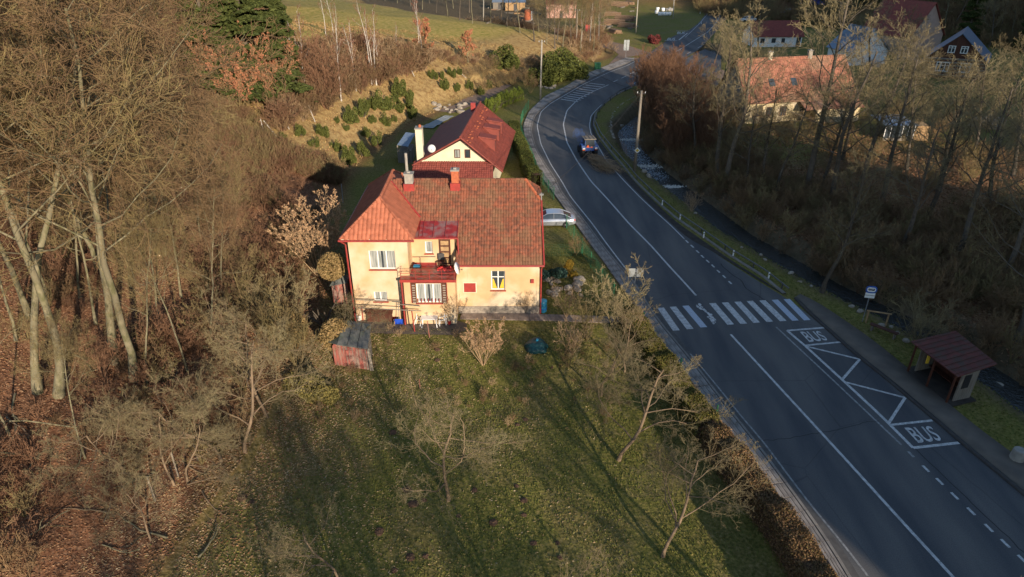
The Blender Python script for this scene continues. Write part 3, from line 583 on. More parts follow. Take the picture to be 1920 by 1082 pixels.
def window(parent, x0, x1, z0, z1, Y, cols=2, m='white', transom=None, sill='redpaint', curtain=True, rec=0.12, fw=0.07, surround=None):
    f = MB(); y = Y + rec; b = 0.06
    f.box(x0, x1, y, y + b, z0, z0 + fw); f.box(x0, x1, y, y + b, z1 - fw, z1); f.box(x0, x0 + fw, y, y + b, z0 + fw, z1 - fw); f.box(x1 - fw, x1, y, y + b, z0 + fw, z1 - fw)
    cw = (x1 - x0) / cols
    for i in range(1, cols): f.box(x0 + cw * i - fw * .55, x0 + cw * i + fw * .55, y - .01, y + b, z0 + fw, z1 - fw)
    if transom: zt = z0 + (z1 - z0) * transom; f.box(x0 + fw, x1 - fw, y - .008, y + b - .002, zt - fw * .45, zt + fw * .45)
    fo = f.build('window', M[m], parent)
    pb = MB().box(x0 + fw * .5, x1 - fw * .5, y + .03, y + .034, z0 + fw * .5, z1 - fw * .5)
    off = Vector(parent.location); 
    def sub(mb, nm, mm):
        me = bpy.data.meshes.new(nm); me.from_pydata([tuple(Vector(p) - off) for p in mb.v], [], mb.f); me.update(); return mesh_obj(nm, me, M[mm], fo)
    sub(pb, 'pane', 'glass')
    if curtain:
        cb = MB(); n = 26; w_ = (x1 - x0 - fw) / n
        gap = (x0 + x1) / 2
        for i in range(n):
            xa = x0 + fw * .5 + i * w_
            if abs(xa + w_ / 2 - gap) < (x1 - x0) * 0.05: continue
            cb.add([(xa, y + .022, z0 + fw), (xa + w_, y + .028, z0 + fw), (xa + w_, y + .028, z1 - fw), (xa, y + .022, z1 - fw)], [(0, 1, 2, 3)])
        sub(cb, 'curtain', 'curtain')
    if sill:
        s = MB().box(x0 - .08, x1 + .08, Y - .07, Y + rec, z0 - .09, z0 - .003); sub(s, 'sill', sill)
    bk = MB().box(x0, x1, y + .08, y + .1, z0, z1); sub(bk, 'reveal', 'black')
    return fo
def pxr(l, t, r_, b, Y):
    x0, z1 = PY(l, t, Y); x1, z0 = PY(r_, b, Y); x0b, _ = PY(l, (t + b) / 2, Y); x1b, _ = PY(r_, (t + b) / 2, Y); return (x0b, x1b, z0, z1)
def slab_poly(mb, pts, th):                     # roof plane given as polygon, thickened downwards
    p = [Vector(q) for q in pts]; n = (p[1] - p[0]).cross(p[2] - p[0]).normalized()
    if n.z < 0: n = -n
    mb.prism([tuple(q) for q in pts], tuple(-n * th))

# ------------------------------------------------------------ the ochre house in front
H1 = thing('house', 'ochre two storey house with red clay tile roofs and a red balcony', 'house', (-4.8, 45.7, 0))
YR, YB, YL, YU = 45.73, 44.14, 44.69, 46.5
W5 = pxr(921, 508, 947, 544, YR); W1 = pxr(692, 470, 741, 505, YL); W4 = pxr(701, 547, 726, 565, YL); W3 = pxr(781, 532, 828, 568, YB); W2 = pxr(797, 453, 811, 475, YU)
DR = pxr(823, 449, 845, 495, YU); DR = (DR[0], DR[1], 3.82, DR[3])
wb = MB()
wall_y(wb, -4.35, 2.10, -0.7, 4.78, YR, .3, [W5]); wall_y(wb, -11.81, -7.553, -0.7, 6.95, YL, .3, [W1, W4]); wall_y(wb, -7.95, -4.18, -0.7, 3.68, YB, .3, [W3])
wall_y(wb, -7.55, -4.25, 3.70, 6.32, YU, .25, [W2, DR])
wb.box(-7.95, -7.65, YB + .3, YL - .003, -.7, 3.68); wb.box(-4.48, -4.18, YB + .3, YR - .003, -.7, 3.68); wb.box(-7.85, -7.553, YL + .3, YU + 1.5, 3.5, 6.93)
wb.box(-11.81, -11.51, YL + .3, 55.0, -.7, 6.95); wb.box(-11.5, -7.4, 54.7, 55.0, -.7, 6.95); wb.box(-4.55, -4.25, YU + .25, 48.4, 3.7, 6.32)
wb.prism([(2.10, YR + .3, -.7), (2.10, 55.7, -.7), (2.10, 55.7, 4.7), (2.10, 51.9, 7.7), (2.10, 49.5, 7.7), (2.10, YR + .3, 4.7)], (-.3, 0, 0)); wb.box(-7.3, 1.8, 55.4, 55.7, -.7, 4.7)
wb.build('wall', M['render'], H1)
MB().box(-4.14, 2.16, YR - .05, YR - .004, -.65, .62).build('plinth', M['plinth'], H1)
# upper shallow field on the right wing wall (plaster panel edges)
pn = MB(); x0, x1, z0, z1 = pxr(877, 506, 1008, 552, YR); pn.box(x0, x1, YR - .022, YR - .003, z1 - .06, z1); pn.box(x1 - .05, x1, YR - .022, YR - .003, 1.0, z1 - .06); pn.box(x0, x0 + .05, YR - .022, YR - .003, 2.9, z1 - .06)
pn.build('plaster_band', M['render'], H1)
window(H1, *W5, YR, 2, transom=.66, curtain=False); w5c = MB(); 
for sx in (0, 1):
    xa = W5[0] + .1 + sx * (W5[1] - W5[0]) * .5; w5c.add([(xa, YR + .142, W5[2] + .1), (xa + .33, YR + .142, W5[2] + .1), (xa + .33 - .25 * (1 - sx), YR + .142, W5[2] + .9), (xa + .25 * sx, YR + .142, W5[2] + .9)], [(0, 1, 2, 3)])
w5c.build('curtain', M['yellow'], H1)
window(H1, *W1, YL, 3); window(H1, *W4, YL, 2, fw=.08); window(H1, *W2, YU, 1)
w3 = window(H1, *W3, YB, 3, fw=.09)
# dark quoin strips of chequered blocks round the bay window
for side in (0, 1):
    x = W3[0] - .38 + side * (W3[1] - W3[0] + .40); MB().box(x, x + .36, YB - .024, YB - .004, W3[2] - .02, W3[3] + .036).build('window_surround', M['brownwood'], H1)
qb = MB()
for side in (0, 1):
    for k in range(8):
        x = W3[0] - .36 + side * (W3[1] - W3[0] + .40); z = W3[2] + .02 + k * (W3[3] - W3[2]) / 8
        MB().box(x + .06, x + .27, YB - .034, YB - .025, z, z + .10).build('quoin', M['stone'], H1)
qb.box(W3[0] - .4, W3[1] + .4, YB - .03, YB - .004, W3[3] + .04, W3[3] + .14); qb.build('window_head', M['brownwood'], H1)
for side in (0, 1):
    x = W3[0] - .41 + side * (W3[1] - W3[0] + .80); MB().box(x, x + .04, YB - .028, YB - .004, W3[2], W3[3] + .04).build('window_trim', M['redpaint'], H1)
for k in range(7): z0 = W3[2] + .05; x = W3[0] + .04 + k * (W3[1] - W3[0]) / 7; MB().box(x, x + .05, YB - .02, YB + .09, z0, z0 + .28).build('grille_bar', M['redpaint'], H1)
# balcony door
db = MB(); x0, x1, z0, z1 = DR; y = YU + .08
db.box(x0, x0 + .14, y, y + .07, z0, z1); db.box(x1 - .14, x1, y, y + .07, z0, z1)
for k in range(5):
    z = z0 + .05 + k * (z1 - z0 - .15) / 4; db.box(x0 + .14, x1 - .14, y, y + .07, z - .05, z + .06)
db.build('door', M['brownwood'], H1)
MB().box(x0 + .14, x1 - .14, y + .03, y + .035, z0, z1).build('door_panel', M['tanwood'], H1)
MB().box(x0 - .02, x1 + .02, YU + .16, YU + .24, z0, z1).build('door_lining', M['black'], H1)
# red shutter panel and small box on the right wing
x0, x1, z0, z1 = pxr(870, 530, 892, 548, YR)
fb = MB(); fb.box(x0 - .07, x1 + .07, YR - .03, YR - .005, z0 - .02, z0 + .03); fb.box(x0 - .07, x1 + .07, YR - .03, YR - .005, z1 - .03, z1 + .05); fb.box(x0 - .07, x0, YR - .03, YR - .005, z0 + .03, z1 - .03); fb.box(x1, x1 + .07, YR - .03, YR - .005, z0 + .03, z1 - .03); fb.build('shutter_frame', M['cream'], H1)
MB().box(x0, x1, YR - .05, YR - .006, z0 + .03, z1 - .03).build('shutter', M['redpaint'], H1, bevel=.01)
x0, x1, z0, z1 = pxr(995, 523, 1001, 530, YR); MB().box(x0, x1, YR - .12, YR - .006, z0, z1).build('meter_box', M['redpaint'], H1, bevel=.015)
# roofs
cs = math.cos(math.atan(.842)); vY = lambda q: (q - 45.23) / cs
rf = MB()
rz = lambda q: 4.42 + .842 * (q - 45.23)
slab_poly(rf, [(-4.12, 45.23, rz(45.23)), (2.3, 45.23, rz(45.23)), (2.15, 49.4, rz(49.4)), (1.04, 50.76, rz(50.76)), (-9.55, 50.76, rz(50.76)), (-7.0, 48.2, rz(48.2)), (-7.0, 48.06, rz(48.06)), (-4.12, 48.06, rz(48.06))], .1)
slab_poly(rf, [(2.3, 56.3, 4.42), (-7.0, 56.3, 4.42), (-7.0, 53.3, rz(48.2)), (-9.55, 50.76, rz(50.76)), (1.04, 50.76, rz(50.76)), (2.15, 52.12, rz(49.4))], .1)
slab_poly(rf, [(2.15, 49.4, rz(49.4)), (2.35, 49.3, rz(49.4) - .15), (2.35, 52.2, rz(49.4) - .15), (2.15, 52.12, rz(49.4)), (1.04, 50.76, rz(50.76))], .08)
rf.build('roof', M['tile_old'], H1)
mainpoly = [(-4.12, 0), (2.28, 0), (2.13, vY(49.4)), (1.04, vY(50.70)), (-9.5, vY(50.70)), (-7.0, vY(48.25)), (-7.0, vY(48.1)), (-4.12, vY(48.1))]
tiles('roof_tiles', (0, 45.23, 4.43), (1, 0, 0), (0, cs, math.sin(math.atan(.842))), mainpoly, .205, .33, M['tile_old'], H1)
EA, EB, EC, ED = (-12.22, 44.19, 6.92), (-7.0, 44.19, 6.92), (-7.0, 55.45, 6.92), (-12.22, 55.45, 6.92); RA, RB = (-9.61, 46.75, 9.12), (-9.61, 52.88, 9.12)
lf = MB(); slab_poly(lf, [EA, EB, RA], .1); slab_poly(lf, [EB, EC, RB, RA], .1); slab_poly(lf, [ED, EA, RA, RB], .1); slab_poly(lf, [EC, ED, RB], .1)
lf.build('hip_roof', M['tile_new'], H1)
s40 = math.atan2(2.2, 2.56)
tiles('hip_front_tiles', (-9.61, 44.19, 6.93), (1, 0, 0), (0, math.cos(s40), math.sin(s40)), [(-2.6, 0), (2.6, 0), (0, 3.36)], .30, .42, M['tile_new'], H1, hump=.075, lip=.01)
tiles('hip_side_tiles', (-7.0, 44.19, 6.93), (0, 1, 0), (-math.cos(s40), 0, math.sin(s40)), [(.05, 0), (4.4, 0), (6.45, 3.3), (2.55, 3.3)], .30, .36, M['tile_new'], H1, hump=.02, lip=.02)
tiles('hip_left_tiles', (-12.22, 44.19, 6.93), (0, 1, 0), (math.cos(s40), 0, math.sin(s40)), [(.05, 0), (11.2, 0), (8.65, 3.3), (2.55, 3.3)], .30, .36, M['tile_new'], H1, hump=.03, lip=.02)
def ridge(parent, a, b, m, r=.11, step=.38, name='ridge_tiles'):
    a = Vector(a); b = Vector(b); n = max(2, int((b - a).length / step)); mb = MB()
    for i in range(n):
        p = a.lerp(b, i / n); q = a.lerp(b, (i + .93) / n); mb.tube([p, q], [r * 1.08, r * .95], 7)
    return mb.build(name, m, parent, kind='stuff')
ridge(H1, (-9.0, 50.76, rz(50.76) + .03), (1.04, 50.76, rz(50.76) + .03), M['tile_old']); ridge(H1, (1.04, 50.76, rz(50.76) + .03), (2.2, 49.35, rz(49.4)), M['brick'], .12); ridge(H1, (1.04, 50.76, rz(50.76) + .03), (2.2, 52.12, rz(49.4)), M['tile_old'])
for a, b in ((EA, RA), (EB, RA), (RA, RB), (EC, RB), (ED, RB)): ridge(H1, Vector(a) + Vector((0, 0, .05)), Vector(b) + Vector((0, 0, .05)), M['tile_new'], .09)
# valley flashing painted red
vf = MB(); a = Vector((-7.0, 48.2, rz(48.2) + .06)); b = Vector((-9.4, 50.6, rz(50.6) + .06)); vf.tube([a, b], [.11, .09], 6); vf.build('valley_flashing', M['redpaint'], H1)
# metal roof over the balcony door
mr = MB(); p = [(-7.2, 46.15, 6.24), (-4.02, 46.15, 6.24), (-4.02, 48.05, 6.83), (-7.2, 48.05, 6.83)]
slab_poly(mr, p, .06); mr.build('balcony_roof', M['redsheet'], H1)
sm = MB()
for t in (.09, .18, .42, .70, .985):
    x = -7.2 + t * 3.18; sm.prism([(x, 46.13, 6.24), (x + .035, 46.13, 6.24), (x + .035, 48.05, 6.835), (x, 48.05, 6.835)], (0, 0, .055))
sm.build('standing_seam', M['redpaint'], H1)
# leaves and moss caught at the top of the metal roof
# gutters, verge, downpipes
gt = MB(); gt.tube([(-7.25, 46.1, 6.17), (-4.0, 46.1, 6.17)], .06); gt.tube([(-4.1, 45.17, 4.36), (2.4, 45.17, 4.36)], .075); gt.tube([(-12.3, 44.12, 6.86), (-6.95, 44.12, 6.86)], .075); gt.tube([(2.37, 45.15, 4.45), (2.26, 49.35, 7.95)], .07); gt.tube([(-4.02, 46.1, 6.2), (-3.98, 45.9, 4.9)], .06)
gt.tube([(-12.3, 44.12, 6.86), (-12.3, 55.4, 6.86)], .07)
gt.build('gutter', M['redpaint'], H1)
for pts in ([(-12.2, 44.2, 6.8), (-11.95, 44.55, 6.4), (-11.93, 44.58, -.3)], [(2.3, 45.25, 4.3), (2.2, 45.6, 3.9), (2.2, 45.62, -.3)], [(-8.1, 44.05, 3.6), (-8.05, 44.02, -.45)]):
    MB().tube(pts, .06).build('downpipe', M['redpaint'], H1)
# white eave board of the left wing
MB().box(-12.15, -7.05, 44.2, 44.24, 6.86, 6.96).build('eave_board', M['cream'], H1)
# balcony
MB().box(-8.18, -4.09, 43.98, YU - .003, 3.69, 3.79).build('balcony_floor', M['redsheet'], H1)
MB().box(-8.2, -4.07, 43.93, 43.976, 3.64, 3.86).build('balcony_fascia', M['redpaint'], H1)
bp = MB(); bp.box(-7.55, -5.7, YU - .06, YU - .005, 3.79, 4.0); bp.build('skirting_sheet', M['redpaint'], H1)
rl = MB(); zt = 4.62
for xx in (-8.1, -7.0, -6.0, -5.1, -4.2): rl.tube([(xx, 44.02, 3.8), (xx, 44.02, zt)], .022, 5)
for zz in (zt, 4.35, 4.05): rl.tube([(-8.1, 44.02, zz), (-4.2, 44.02, zz)], .02, 5)
for yy in (45.0, 46.0): rl.tube([(-8.1, yy, 3.8), (-8.1, yy, zt)], .02, 5); rl.tube([(-4.2, yy, 3.8), (-4.2, yy, zt)], .02, 5)
for zz in (zt, 4.2): rl.tube([(-8.1, 44.02, zz), (-8.1, 46.3, zz)], .018, 5); rl.tube([(-4.2, 44.02, zz), (-4.2, 46.3, zz)], .018, 5)
for c in (-5.0, -6.6):
    rl.tube([(c - .9 + .2 * k, 44.0, zt - .12 - .42 * math.sin(math.pi * k / 9)) for k in range(10)], .014, 4)
rl.build('balcony_railing', M['redpaint'], H1)
r2 = MB(); r2.tube([(-7.5, YU - .2, 4.55), (-5.72, YU - .2, 4.58)], .018, 5); r2.tube([(-6.9, YU - .2, 4.5), (-6.9, YU - .2, 3.8)], .018, 5); r2.build('handrail', M['darkmetal'], H1)
# dark corner board beside the bay and the drip under the balcony
MB().box(-8.12, -7.953, YB + .1, YL - .01, -.5, 3.6).build('side_board', M['brownwood'], H1)
# chimneys
def chimney(parent, x, y, z0, z1, w_, m, cap=True, base=None):
    c = MB().box(x - w_ / 2, x + w_ / 2, y - w_ / 2, y + w_ / 2, z0, z1).build('chimney', m, parent, bevel=.01)
    off = Vector(parent.location)
    def sub(mb, nm, mm):
        me = bpy.data.meshes.new(nm); me.from_pydata([tuple(Vector(p) - off) for p in mb.v], [], mb.f); me.update(); return mesh_obj(nm, me, mm, c)
    k = MB().box(x - w_ / 2 - .06, x + w_ / 2 + .06, y - w_ / 2 - .06, y + w_ / 2 + .06, z1, z1 + .09); k.box(x - .12, x + .12, y - .12, y + .12, z1 + .09, z1 + .2); sub(k, 'cap', M['concrete'])
    if base: sub(MB().box(x - w_ / 2 - .1, x + w_ / 2 + .1, y - w_ / 2 - .12, y + w_ / 2 + .1, z0, base), 'flashing', M['redpaint'])
    return c
chimney(H1, -4.38, 50.35, 8.2, 10.0, .56, M['brick'], base=9.05); chimney(H1, -7.95, 50.35, 8.2, 9.7, .62, M['concrete'], base=9.0)
MB().tube([(-8.08, 50.45, 9.6), (-8.08, 50.45, 11.3)], .11, 8).build('stove_pipe', M['concrete'], H1)
ms = MB(); ms.tube([(2.25, 49.3, 7.9), (2.25, 49.3, 8.55)], .04); ms.box(2.1, 2.4, 49.27, 49.33, 8.35, 8.39); ms.lathe([(.04, 0), (.05, .04), (.03, .09)], 8, (2.14, 49.3, 8.39)); ms.lathe([(.04, 0), (.05, .04), (.03, .09)], 8, (2.36, 49.3, 8.39)); ms.build('cable_mast', M['signback'], H1)
# satellite dish on the balcony corner
def dish(name, label, c, r0, yaw, m='plastic'):
    t = thing(name, label, 'satellite dish', c)
    mb = MB(); mb.M = Matrix.Rotation(yaw, 4, 'Z') @ Matrix.Rotation(R(72), 4, 'X')
    mb.lathe([(r0 * k / 6, .22 * r0 * (k / 6) ** 2) for k in range(1, 7)] + [(r0 * 1.02, .22 * r0 + .02)], 20)
    me = mb.build('reflector', M[m], t, world=False, smooth=True)
    a = MB(); a.M = mb.M; a.tube([(0, 0, 0), (0, -r0 * .4, r0 * .9)], .015, 5); a.box(-.04, .04, -r0 * .45, -r0 * .3, r0 * .85, r0 * 1.0); a.build('feed_arm', M['darkmetal'], t, world=False)
    b = MB(); b.tube([(0, .02, -.0), (0, .2, -.25), (0, .2, -.6)], .03, 6); b.build('bracket', M['darkmetal'], t, world=False)
    return t
dish('satellite_dish', 'white satellite dish seen nearly edge on at the balcony corner', (-4.05, 44.0, 4.75), .45, R(78))
# things on the balcony
bt = thing('bench_chair', 'dark upholstered chair standing before the brown balcony door', 'chair', (-5.35, 46.15, 3.79))
mb = MB(); mb.box(-.25, .25, -.22, .22, .38, .5); mb.build('seat', M['brownwood'], bt, bevel=.04, world=False)
mb = MB(); mb.box(-.25, .25, .16, .26, .5, 1.05); mb.build('backrest', M['darkmetal'], bt, bevel=.05, world=False)
for sx in (-.2, .2):
    for sy in (-.18, .18): MB().box(sx - .02, sx + .02, sy - .02, sy + .02, 0, .38).build('leg', M['brownwood'], bt, world=False)
tb = thing('balcony_table', 'low table holding a turquoise tray at the left end of the balcony', 'table', (-7.1, 45.2, 3.79))
mb = MB().box(-.5, .4, -.25, .25, .48, .53); mb.build('tabletop', M['brownwood'], tb, world=False)
for sx in (-.45, .35):
    for sy in (-.2, .2): MB().box(sx - .02, sx + .02, sy - .02, sy + .02, 0, .48).build('leg', M['brownwood'], tb, world=False)
tr = thing('tray', 'turquoise plastic tray lying on the low balcony table', 'tray', (-7.05, 45.2, 4.325)); mb = MB(); mb.box(-.24, .24, -.15, .15, 0, .02); mb.box(-.24, .24, -.15, -.13, .02, .08); mb.box(-.24, .24, .13, .15, .02, .08); mb.box(-.24, -.22, -.13, .13, .02, .08); mb.box(.22, .24, -.13, .13, .02, .08); mb.build('body', M['bluebin'], tr, world=False)
bl = thing('blanket', 'crumpled red blanket on the balcony floor by the door', 'blanket', (-5.1, 45.7, 3.8))
bm = bmesh.new(); bmesh.ops.create_grid(bm, x_segments=14, y_segments=10, size=.5)
for v in bm.verts: v.co.z = .09 + .09 * math.sin(v.co.x * 13 + v.co.y * 5) * math.cos(v.co.y * 11); v.co.y *= .6
me = bpy.data.meshes.new('cloth'); bm.to_mesh(me); bm.free(); mesh_obj('cloth', me, M['red'], bl)

# ------------------------------------------------------------ the second house behind
H2 = thing('house', 'cream house with steep red tiled roof and two small gable windows', 'house', (-5.3, 69.5, 0))
D2 = Vector((1.45, 15.5, 0)).normalized(); L2 = 15.6; AP = Vector((-5.33, 69.4, 7.05)); EL = Vector((-10.5, 69.4, 4.15)); ER = Vector((-1.0, 69.4, 3.42))
q = D2 * L2
r = MB(); slab_poly(r, [AP, ER, ER + q, AP + q], .14); slab_poly(r, [EL, AP, AP + q, EL + q], .14); r.build('roof', M['tile_red'], H2)
un = (ER - AP).normalized(); tiles('roof_tiles', tuple(ER), tuple(D2), tuple(-un), [(0, 0), (L2, 0), (L2, (AP - ER).length), (0, (AP - ER).length)], .33, .36, M['tile_red'], H2, hump=.02, lip=.02)
ridge(H2, AP + Vector((0, 0, .05)), AP + q + Vector((0, 0, .05)), M['tile_red'], .12)
vb = MB(); vb.tube([AP + Vector((0, -.06, -.02)), ER + Vector((0, -.06, -.05))], .09, 5); vb.tube([AP + Vector((0, -.06, -.02)), EL + Vector((0, -.06, -.05))], .09, 5); vb.build('bargeboard', M['tile_red'], H2)
gw = MB(); y0 = 69.95
gw.prism([(-9.95, y0, 0), (-2.1, y0, 0), (-2.1, y0, 3.9), (-5.33, y0, 6.6), (-9.95, y0, 4.1)], (0, .3, 0)); gw.prism([(-2.1, y0 + .3, 0), (-2.1 + q.x, y0 + q.y - .5, 0), (-2.1 + q.x, y0 + q.y - .5, 3.8), (-2.1, y0 + .3, 3.8)], (-.3, 0, 0)); gw.prism([(-9.95, y0 + .3, 0), (-9.95 + q.x, y0 + q.y - .5, 0), (-9.95 + q.x, y0 + q.y - .5, 4.0), (-9.95, y0 + .3, 4.0)], (.3, 0, 0))
gw.prism([(-9.6 + q.x, y0 + q.y - .8, 0), (-2.4 + q.x, y0 + q.y - .8, 0), (-2.4 + q.x, y0 + q.y - .8, 3.9), (-5.33 + q.x, y0 + q.y - .8, 6.4), (-9.6 + q.x, y0 + q.y - .8, 4.1)], (0, .25, 0))
gw.build('wall', M['cream'], H2)
for (l, r_) in ((852, 863), (871.5, 882)):
    x0, x1, z0, z1 = pxr(l, 280, r_, 296, y0); window(H2, x0, x1, z0, z1, y0 - .06, 1, 'brownwood', sill=None, rec=-.01, curtain=(l < 860))
# lean-to roof below the gable
lt = [(-10.4, 66.3, 3.35), (-1.9, 66.3, 3.35), (-2.0, 69.92, 4.3), (-10.3, 69.92, 4.3)]
r = MB(); slab_poly(r, lt, .1); r.build('lean_to_roof', M['tile_red'], H2)
sl_ = math.atan2(.95, 3.62); tiles('lean_to_tiles', (-10.4, 66.3, 3.36), (1, 0, 0), (0, math.cos(sl_), math.sin(sl_)), [(0, 0), (8.45, 0), (8.35, 3.74), (.1, 3.74)], .24, .38, M['tile_red'], H2)
for xx in (-2.1, -10.1, -6.2): MB().box(xx - .12, xx + .12, 66.45, 66.7, 0, 3.25).build('post', M['cream'], H2)
MB().box(-10.3, -2.2, 66.38, 66.44, 3.12, 3.26).build('gutter', M['darkmetal'], H2)
# dormers on the right slope
for k, sft in enumerate((3.6, 7.6, 10.6)):
    o0 = AP + D2 * sft
    up = .62; a0 = o0 + (ER - AP) * .30; b0 = o0 + (ER - AP) * .72; wv2 = D2 * (2.0 if k < 2 else 1.7)
    tp = Vector((b0.x, b0.y, a0.z - .25))
    dm = MB(); n_up = Vector((0, 0, .10))
    dm.prism([a0 + n_up, tp, b0, ], tuple(wv2)); d = dm.build('dormer', M['tile_red'], H2)
    ridge(H2, a0 + n_up * 1.4, tp + Vector((.15, 0, .08)), M['tile_red'], .09, name='dormer_verge')
    off = Vector(H2.location)
    wn_ = MB(); wn_.box(b0.x + .01, b0.x + .05, b0.y + .3, b0.y + 1.5, b0.z + .35, tp.z - .2); me = bpy.data.meshes.new('window'); me.from_pydata([tuple(Vector(p) - off) for p in wn_.v], [], wn_.f); mesh_obj('window', me, M['glass'], d)
# snow guards: rows of small hooks
sg = MB()
for k in range(26):
    u = random.uniform(.3, 15); c_ = AP + D2 * u + (ER - AP) * random.choice([.14, .2]) + Vector((.05, 0, .10)); sg.box(c_.x - .1, c_.x + .1, c_.y - .06, c_.y + .06, c_.z - .02, c_.z + .05)
sg.build('snow_guards', M['brick'], H2, kind='stuff')
# chimneys
cw = MB(); cw.box(-10.05, -9.35, 69.9, 71.0, 2.0, 7.75); cw.build('chimney', M['cream'], H2, bevel=.02); MB().box(-10.1, -9.3, 69.85, 71.05, 7.75, 7.87).build('chimney_cap', M['concrete'], H2); MB().lathe([(.14, 0), (.16, .2), (.05, .3)], 8, (-9.6, 70.4, 7.87)).build('chimney_pot', M['brick'], H2)
cp = AP + D2 * 12.6; MB().box(cp.x - .75, cp.x - .2, cp.y - .3, cp.y + .25, 5.8, 7.7).build('chimney', M['redpaint'], H2)
dish('satellite_dish', 'round white satellite dish on the verge of the steep roof', (-8.35, 69.2, 5.95), .40, R(15))
# shed with blue roof beside it
s2 = thing('shed', 'small open shed with grey blue sheet roof beside the tall chimney', 'shed', (-13.3, 85, 0))
B = [Vector(G(745, 271, 2.3) + (2.3,)), Vector(G(765, 275, 2.1) + (2.1,)), Vector(G(779, 250, 2.9) + (2.9,)), Vector(G(761, 248, 2.9) + (2.9,))]
r = MB(); slab_poly(r, B, .08); r.build('roof', M['bluesteel'], s2)
for b_ in B: MB().box(b_.x - .07, b_.x + .07, b_.y - .07, b_.y + .07, -.1, b_.z - .1).build('post', M['greywood'], s2)
r = MB(); c_ = sum(B, Vector()) / 4; r.box(c_.x - .9, c_.x + .7, c_.y - 1.6, c_.y + 1.4, -.2, 1.5); r.build('stacked_wood', M['greywood'], s2)

# ------------------------------------------------------------ plants: growing helpers (numpy)
def _unit(v): return v / np.maximum(np.linalg.norm(v, axis=-1, keepdims=True), 1e-9)
def grow(P0, D0, L, R0, nseg, wander, grav, taper, rg):
    n = len(P0); pts = np.zeros((n, nseg + 1, 3)); rad = np.zeros((n, nseg + 1)); pts[:, 0] = P0; D = _unit(D0); rad[:, 0] = R0
    for i in range(nseg):
        D = _unit(D + rg.normal(0, wander, (n, 3)) + np.array([0, 0, grav]))
        pts[:, i + 1] = pts[:, i] + D * (L / nseg)[:, None]; rad[:, i + 1] = R0 * (1 - (1 - taper) * (i + 1) / nseg)
    return pts, rad
def sprout(pts, rad, L, k, t0, t1, ang, lr, rr, rg, shape=0.5, angs=.18):
    n, m, _ = pts.shape; t = t0 + (t1 - t0) * (np.arange(k)[None, :] + rg.uniform(0, 1, (n, k))) / k; f = t * (m - 1); i = np.minimum(f.astype(int), m - 2); fr = (f - i)[..., None]
    a = np.arange(n)[:, None]; P = pts[a, i] * (1 - fr) + pts[a, i + 1] * fr; Td = _unit(pts[a, i + 1] - pts[a, i]); rd = rad[a, i] * (1 - fr[..., 0]) + rad[a, i + 1] * fr[..., 0]
    phi = 2.4 * np.arange(k)[None, :] + rg.uniform(0, 6.28, (n, 1)) + rg.normal(0, .5, (n, k))
    ref = np.where(np.abs(Td[..., 2:]) < .9, np.array([0, 0, 1.0]), np.array([1.0, 0, 0])); A = _unit(np.cross(Td, ref)); B = np.cross(Td, A)
    an = ang + rg.normal(0, angs, (n, k)); D = Td * np.cos(an)[..., None] + (A * np.cos(phi)[..., None] + B * np.sin(phi)[..., None]) * np.sin(an)[..., None]
    LL = L[:, None] * lr * (1 - shape * (t - t0) / max(1e-6, 1 - t0)) * rg.uniform(.7, 1.2, (n, k))
    return P.reshape(-1, 3), D.reshape(-1, 3), LL.ravel(), np.minimum(rd * rr, rd * .9).ravel()
def tubes(pts, rad, ns):
    n, m, _ = pts.shape; Td = np.zeros_like(pts); Td[:, 1:-1] = pts[:, 2:] - pts[:, :-2]; Td[:, 0] = pts[:, 1] - pts[:, 0]; Td[:, -1] = pts[:, -1] - pts[:, -2]; Td = _unit(Td)
    ax = _unit(pts[:, -1] - pts[:, 0]); ref = np.where(np.abs(ax[:, 2:]) < .8, np.array([0, 0, 1.0]), np.array([1.0, 0, 0]))[:, None, :]
    A = _unit(np.cross(Td, ref)); B = np.cross(Td, A); th = 2 * np.pi * np.arange(ns) / ns
    V = pts[:, :, None, :] + (A[:, :, None, :] * np.cos(th)[None, None, :, None] + B[:, :, None, :] * np.sin(th)[None, None, :, None]) * rad[:, :, None, None]
    V = V.reshape(-1, 3); b = (np.arange(n) * m * ns)[:, None, None] + (np.arange(m - 1) * ns)[None, :, None]; k = np.arange(ns)[None, None, :]; k2 = (k + 1) % ns
    F = np.stack([b + k, b + k2, b + ns + k2, b + ns + k], -1).reshape(-1, 4); return V, F
def merge(parts):
    V = []; F = []; o = 0
    for v, f in parts: V.append(v); F.append(f + o); o += len(v)
    return np.vstack(V), np.vstack(F)
def leaf_quads(P, size, rg, flat=0.0, droop=None):
    n = len(P); a = _unit(rg.normal(0, 1, (n, 3)) * np.array([1, 1, 1 - flat])); c = rg.normal(0, 1, (n, 3)) * np.array([1, 1, 1 - flat])
    if droop is not None: a = _unit(a + np.array(droop))
    b = _unit(np.cross(a, c)); s = size * rg.uniform(.6, 1.3, (n, 1)); 
    V = np.stack([P - a * s, P + b * s * .5, P + a * s, P - b * s * .5], 1).reshape(-1, 3); F = (np.arange(n) * 4)[:, None] + np.arange(4)[None, :]; return V, F
def along(pts, k, rg, jit=0.05, t0=0.1):
    n, m, _ = pts.shape; t = rg.uniform(t0, 1, (n, k)) * (m - 1); i = np.minimum(t.astype(int), m - 2); f = (t - i)[..., None]; a = np.arange(n)[:, None]
    P = pts[a, i] * (1 - f) + pts[a, i + 1] * f; return P.reshape(-1, 3) + rg.normal(0, jit, (n * k, 3))
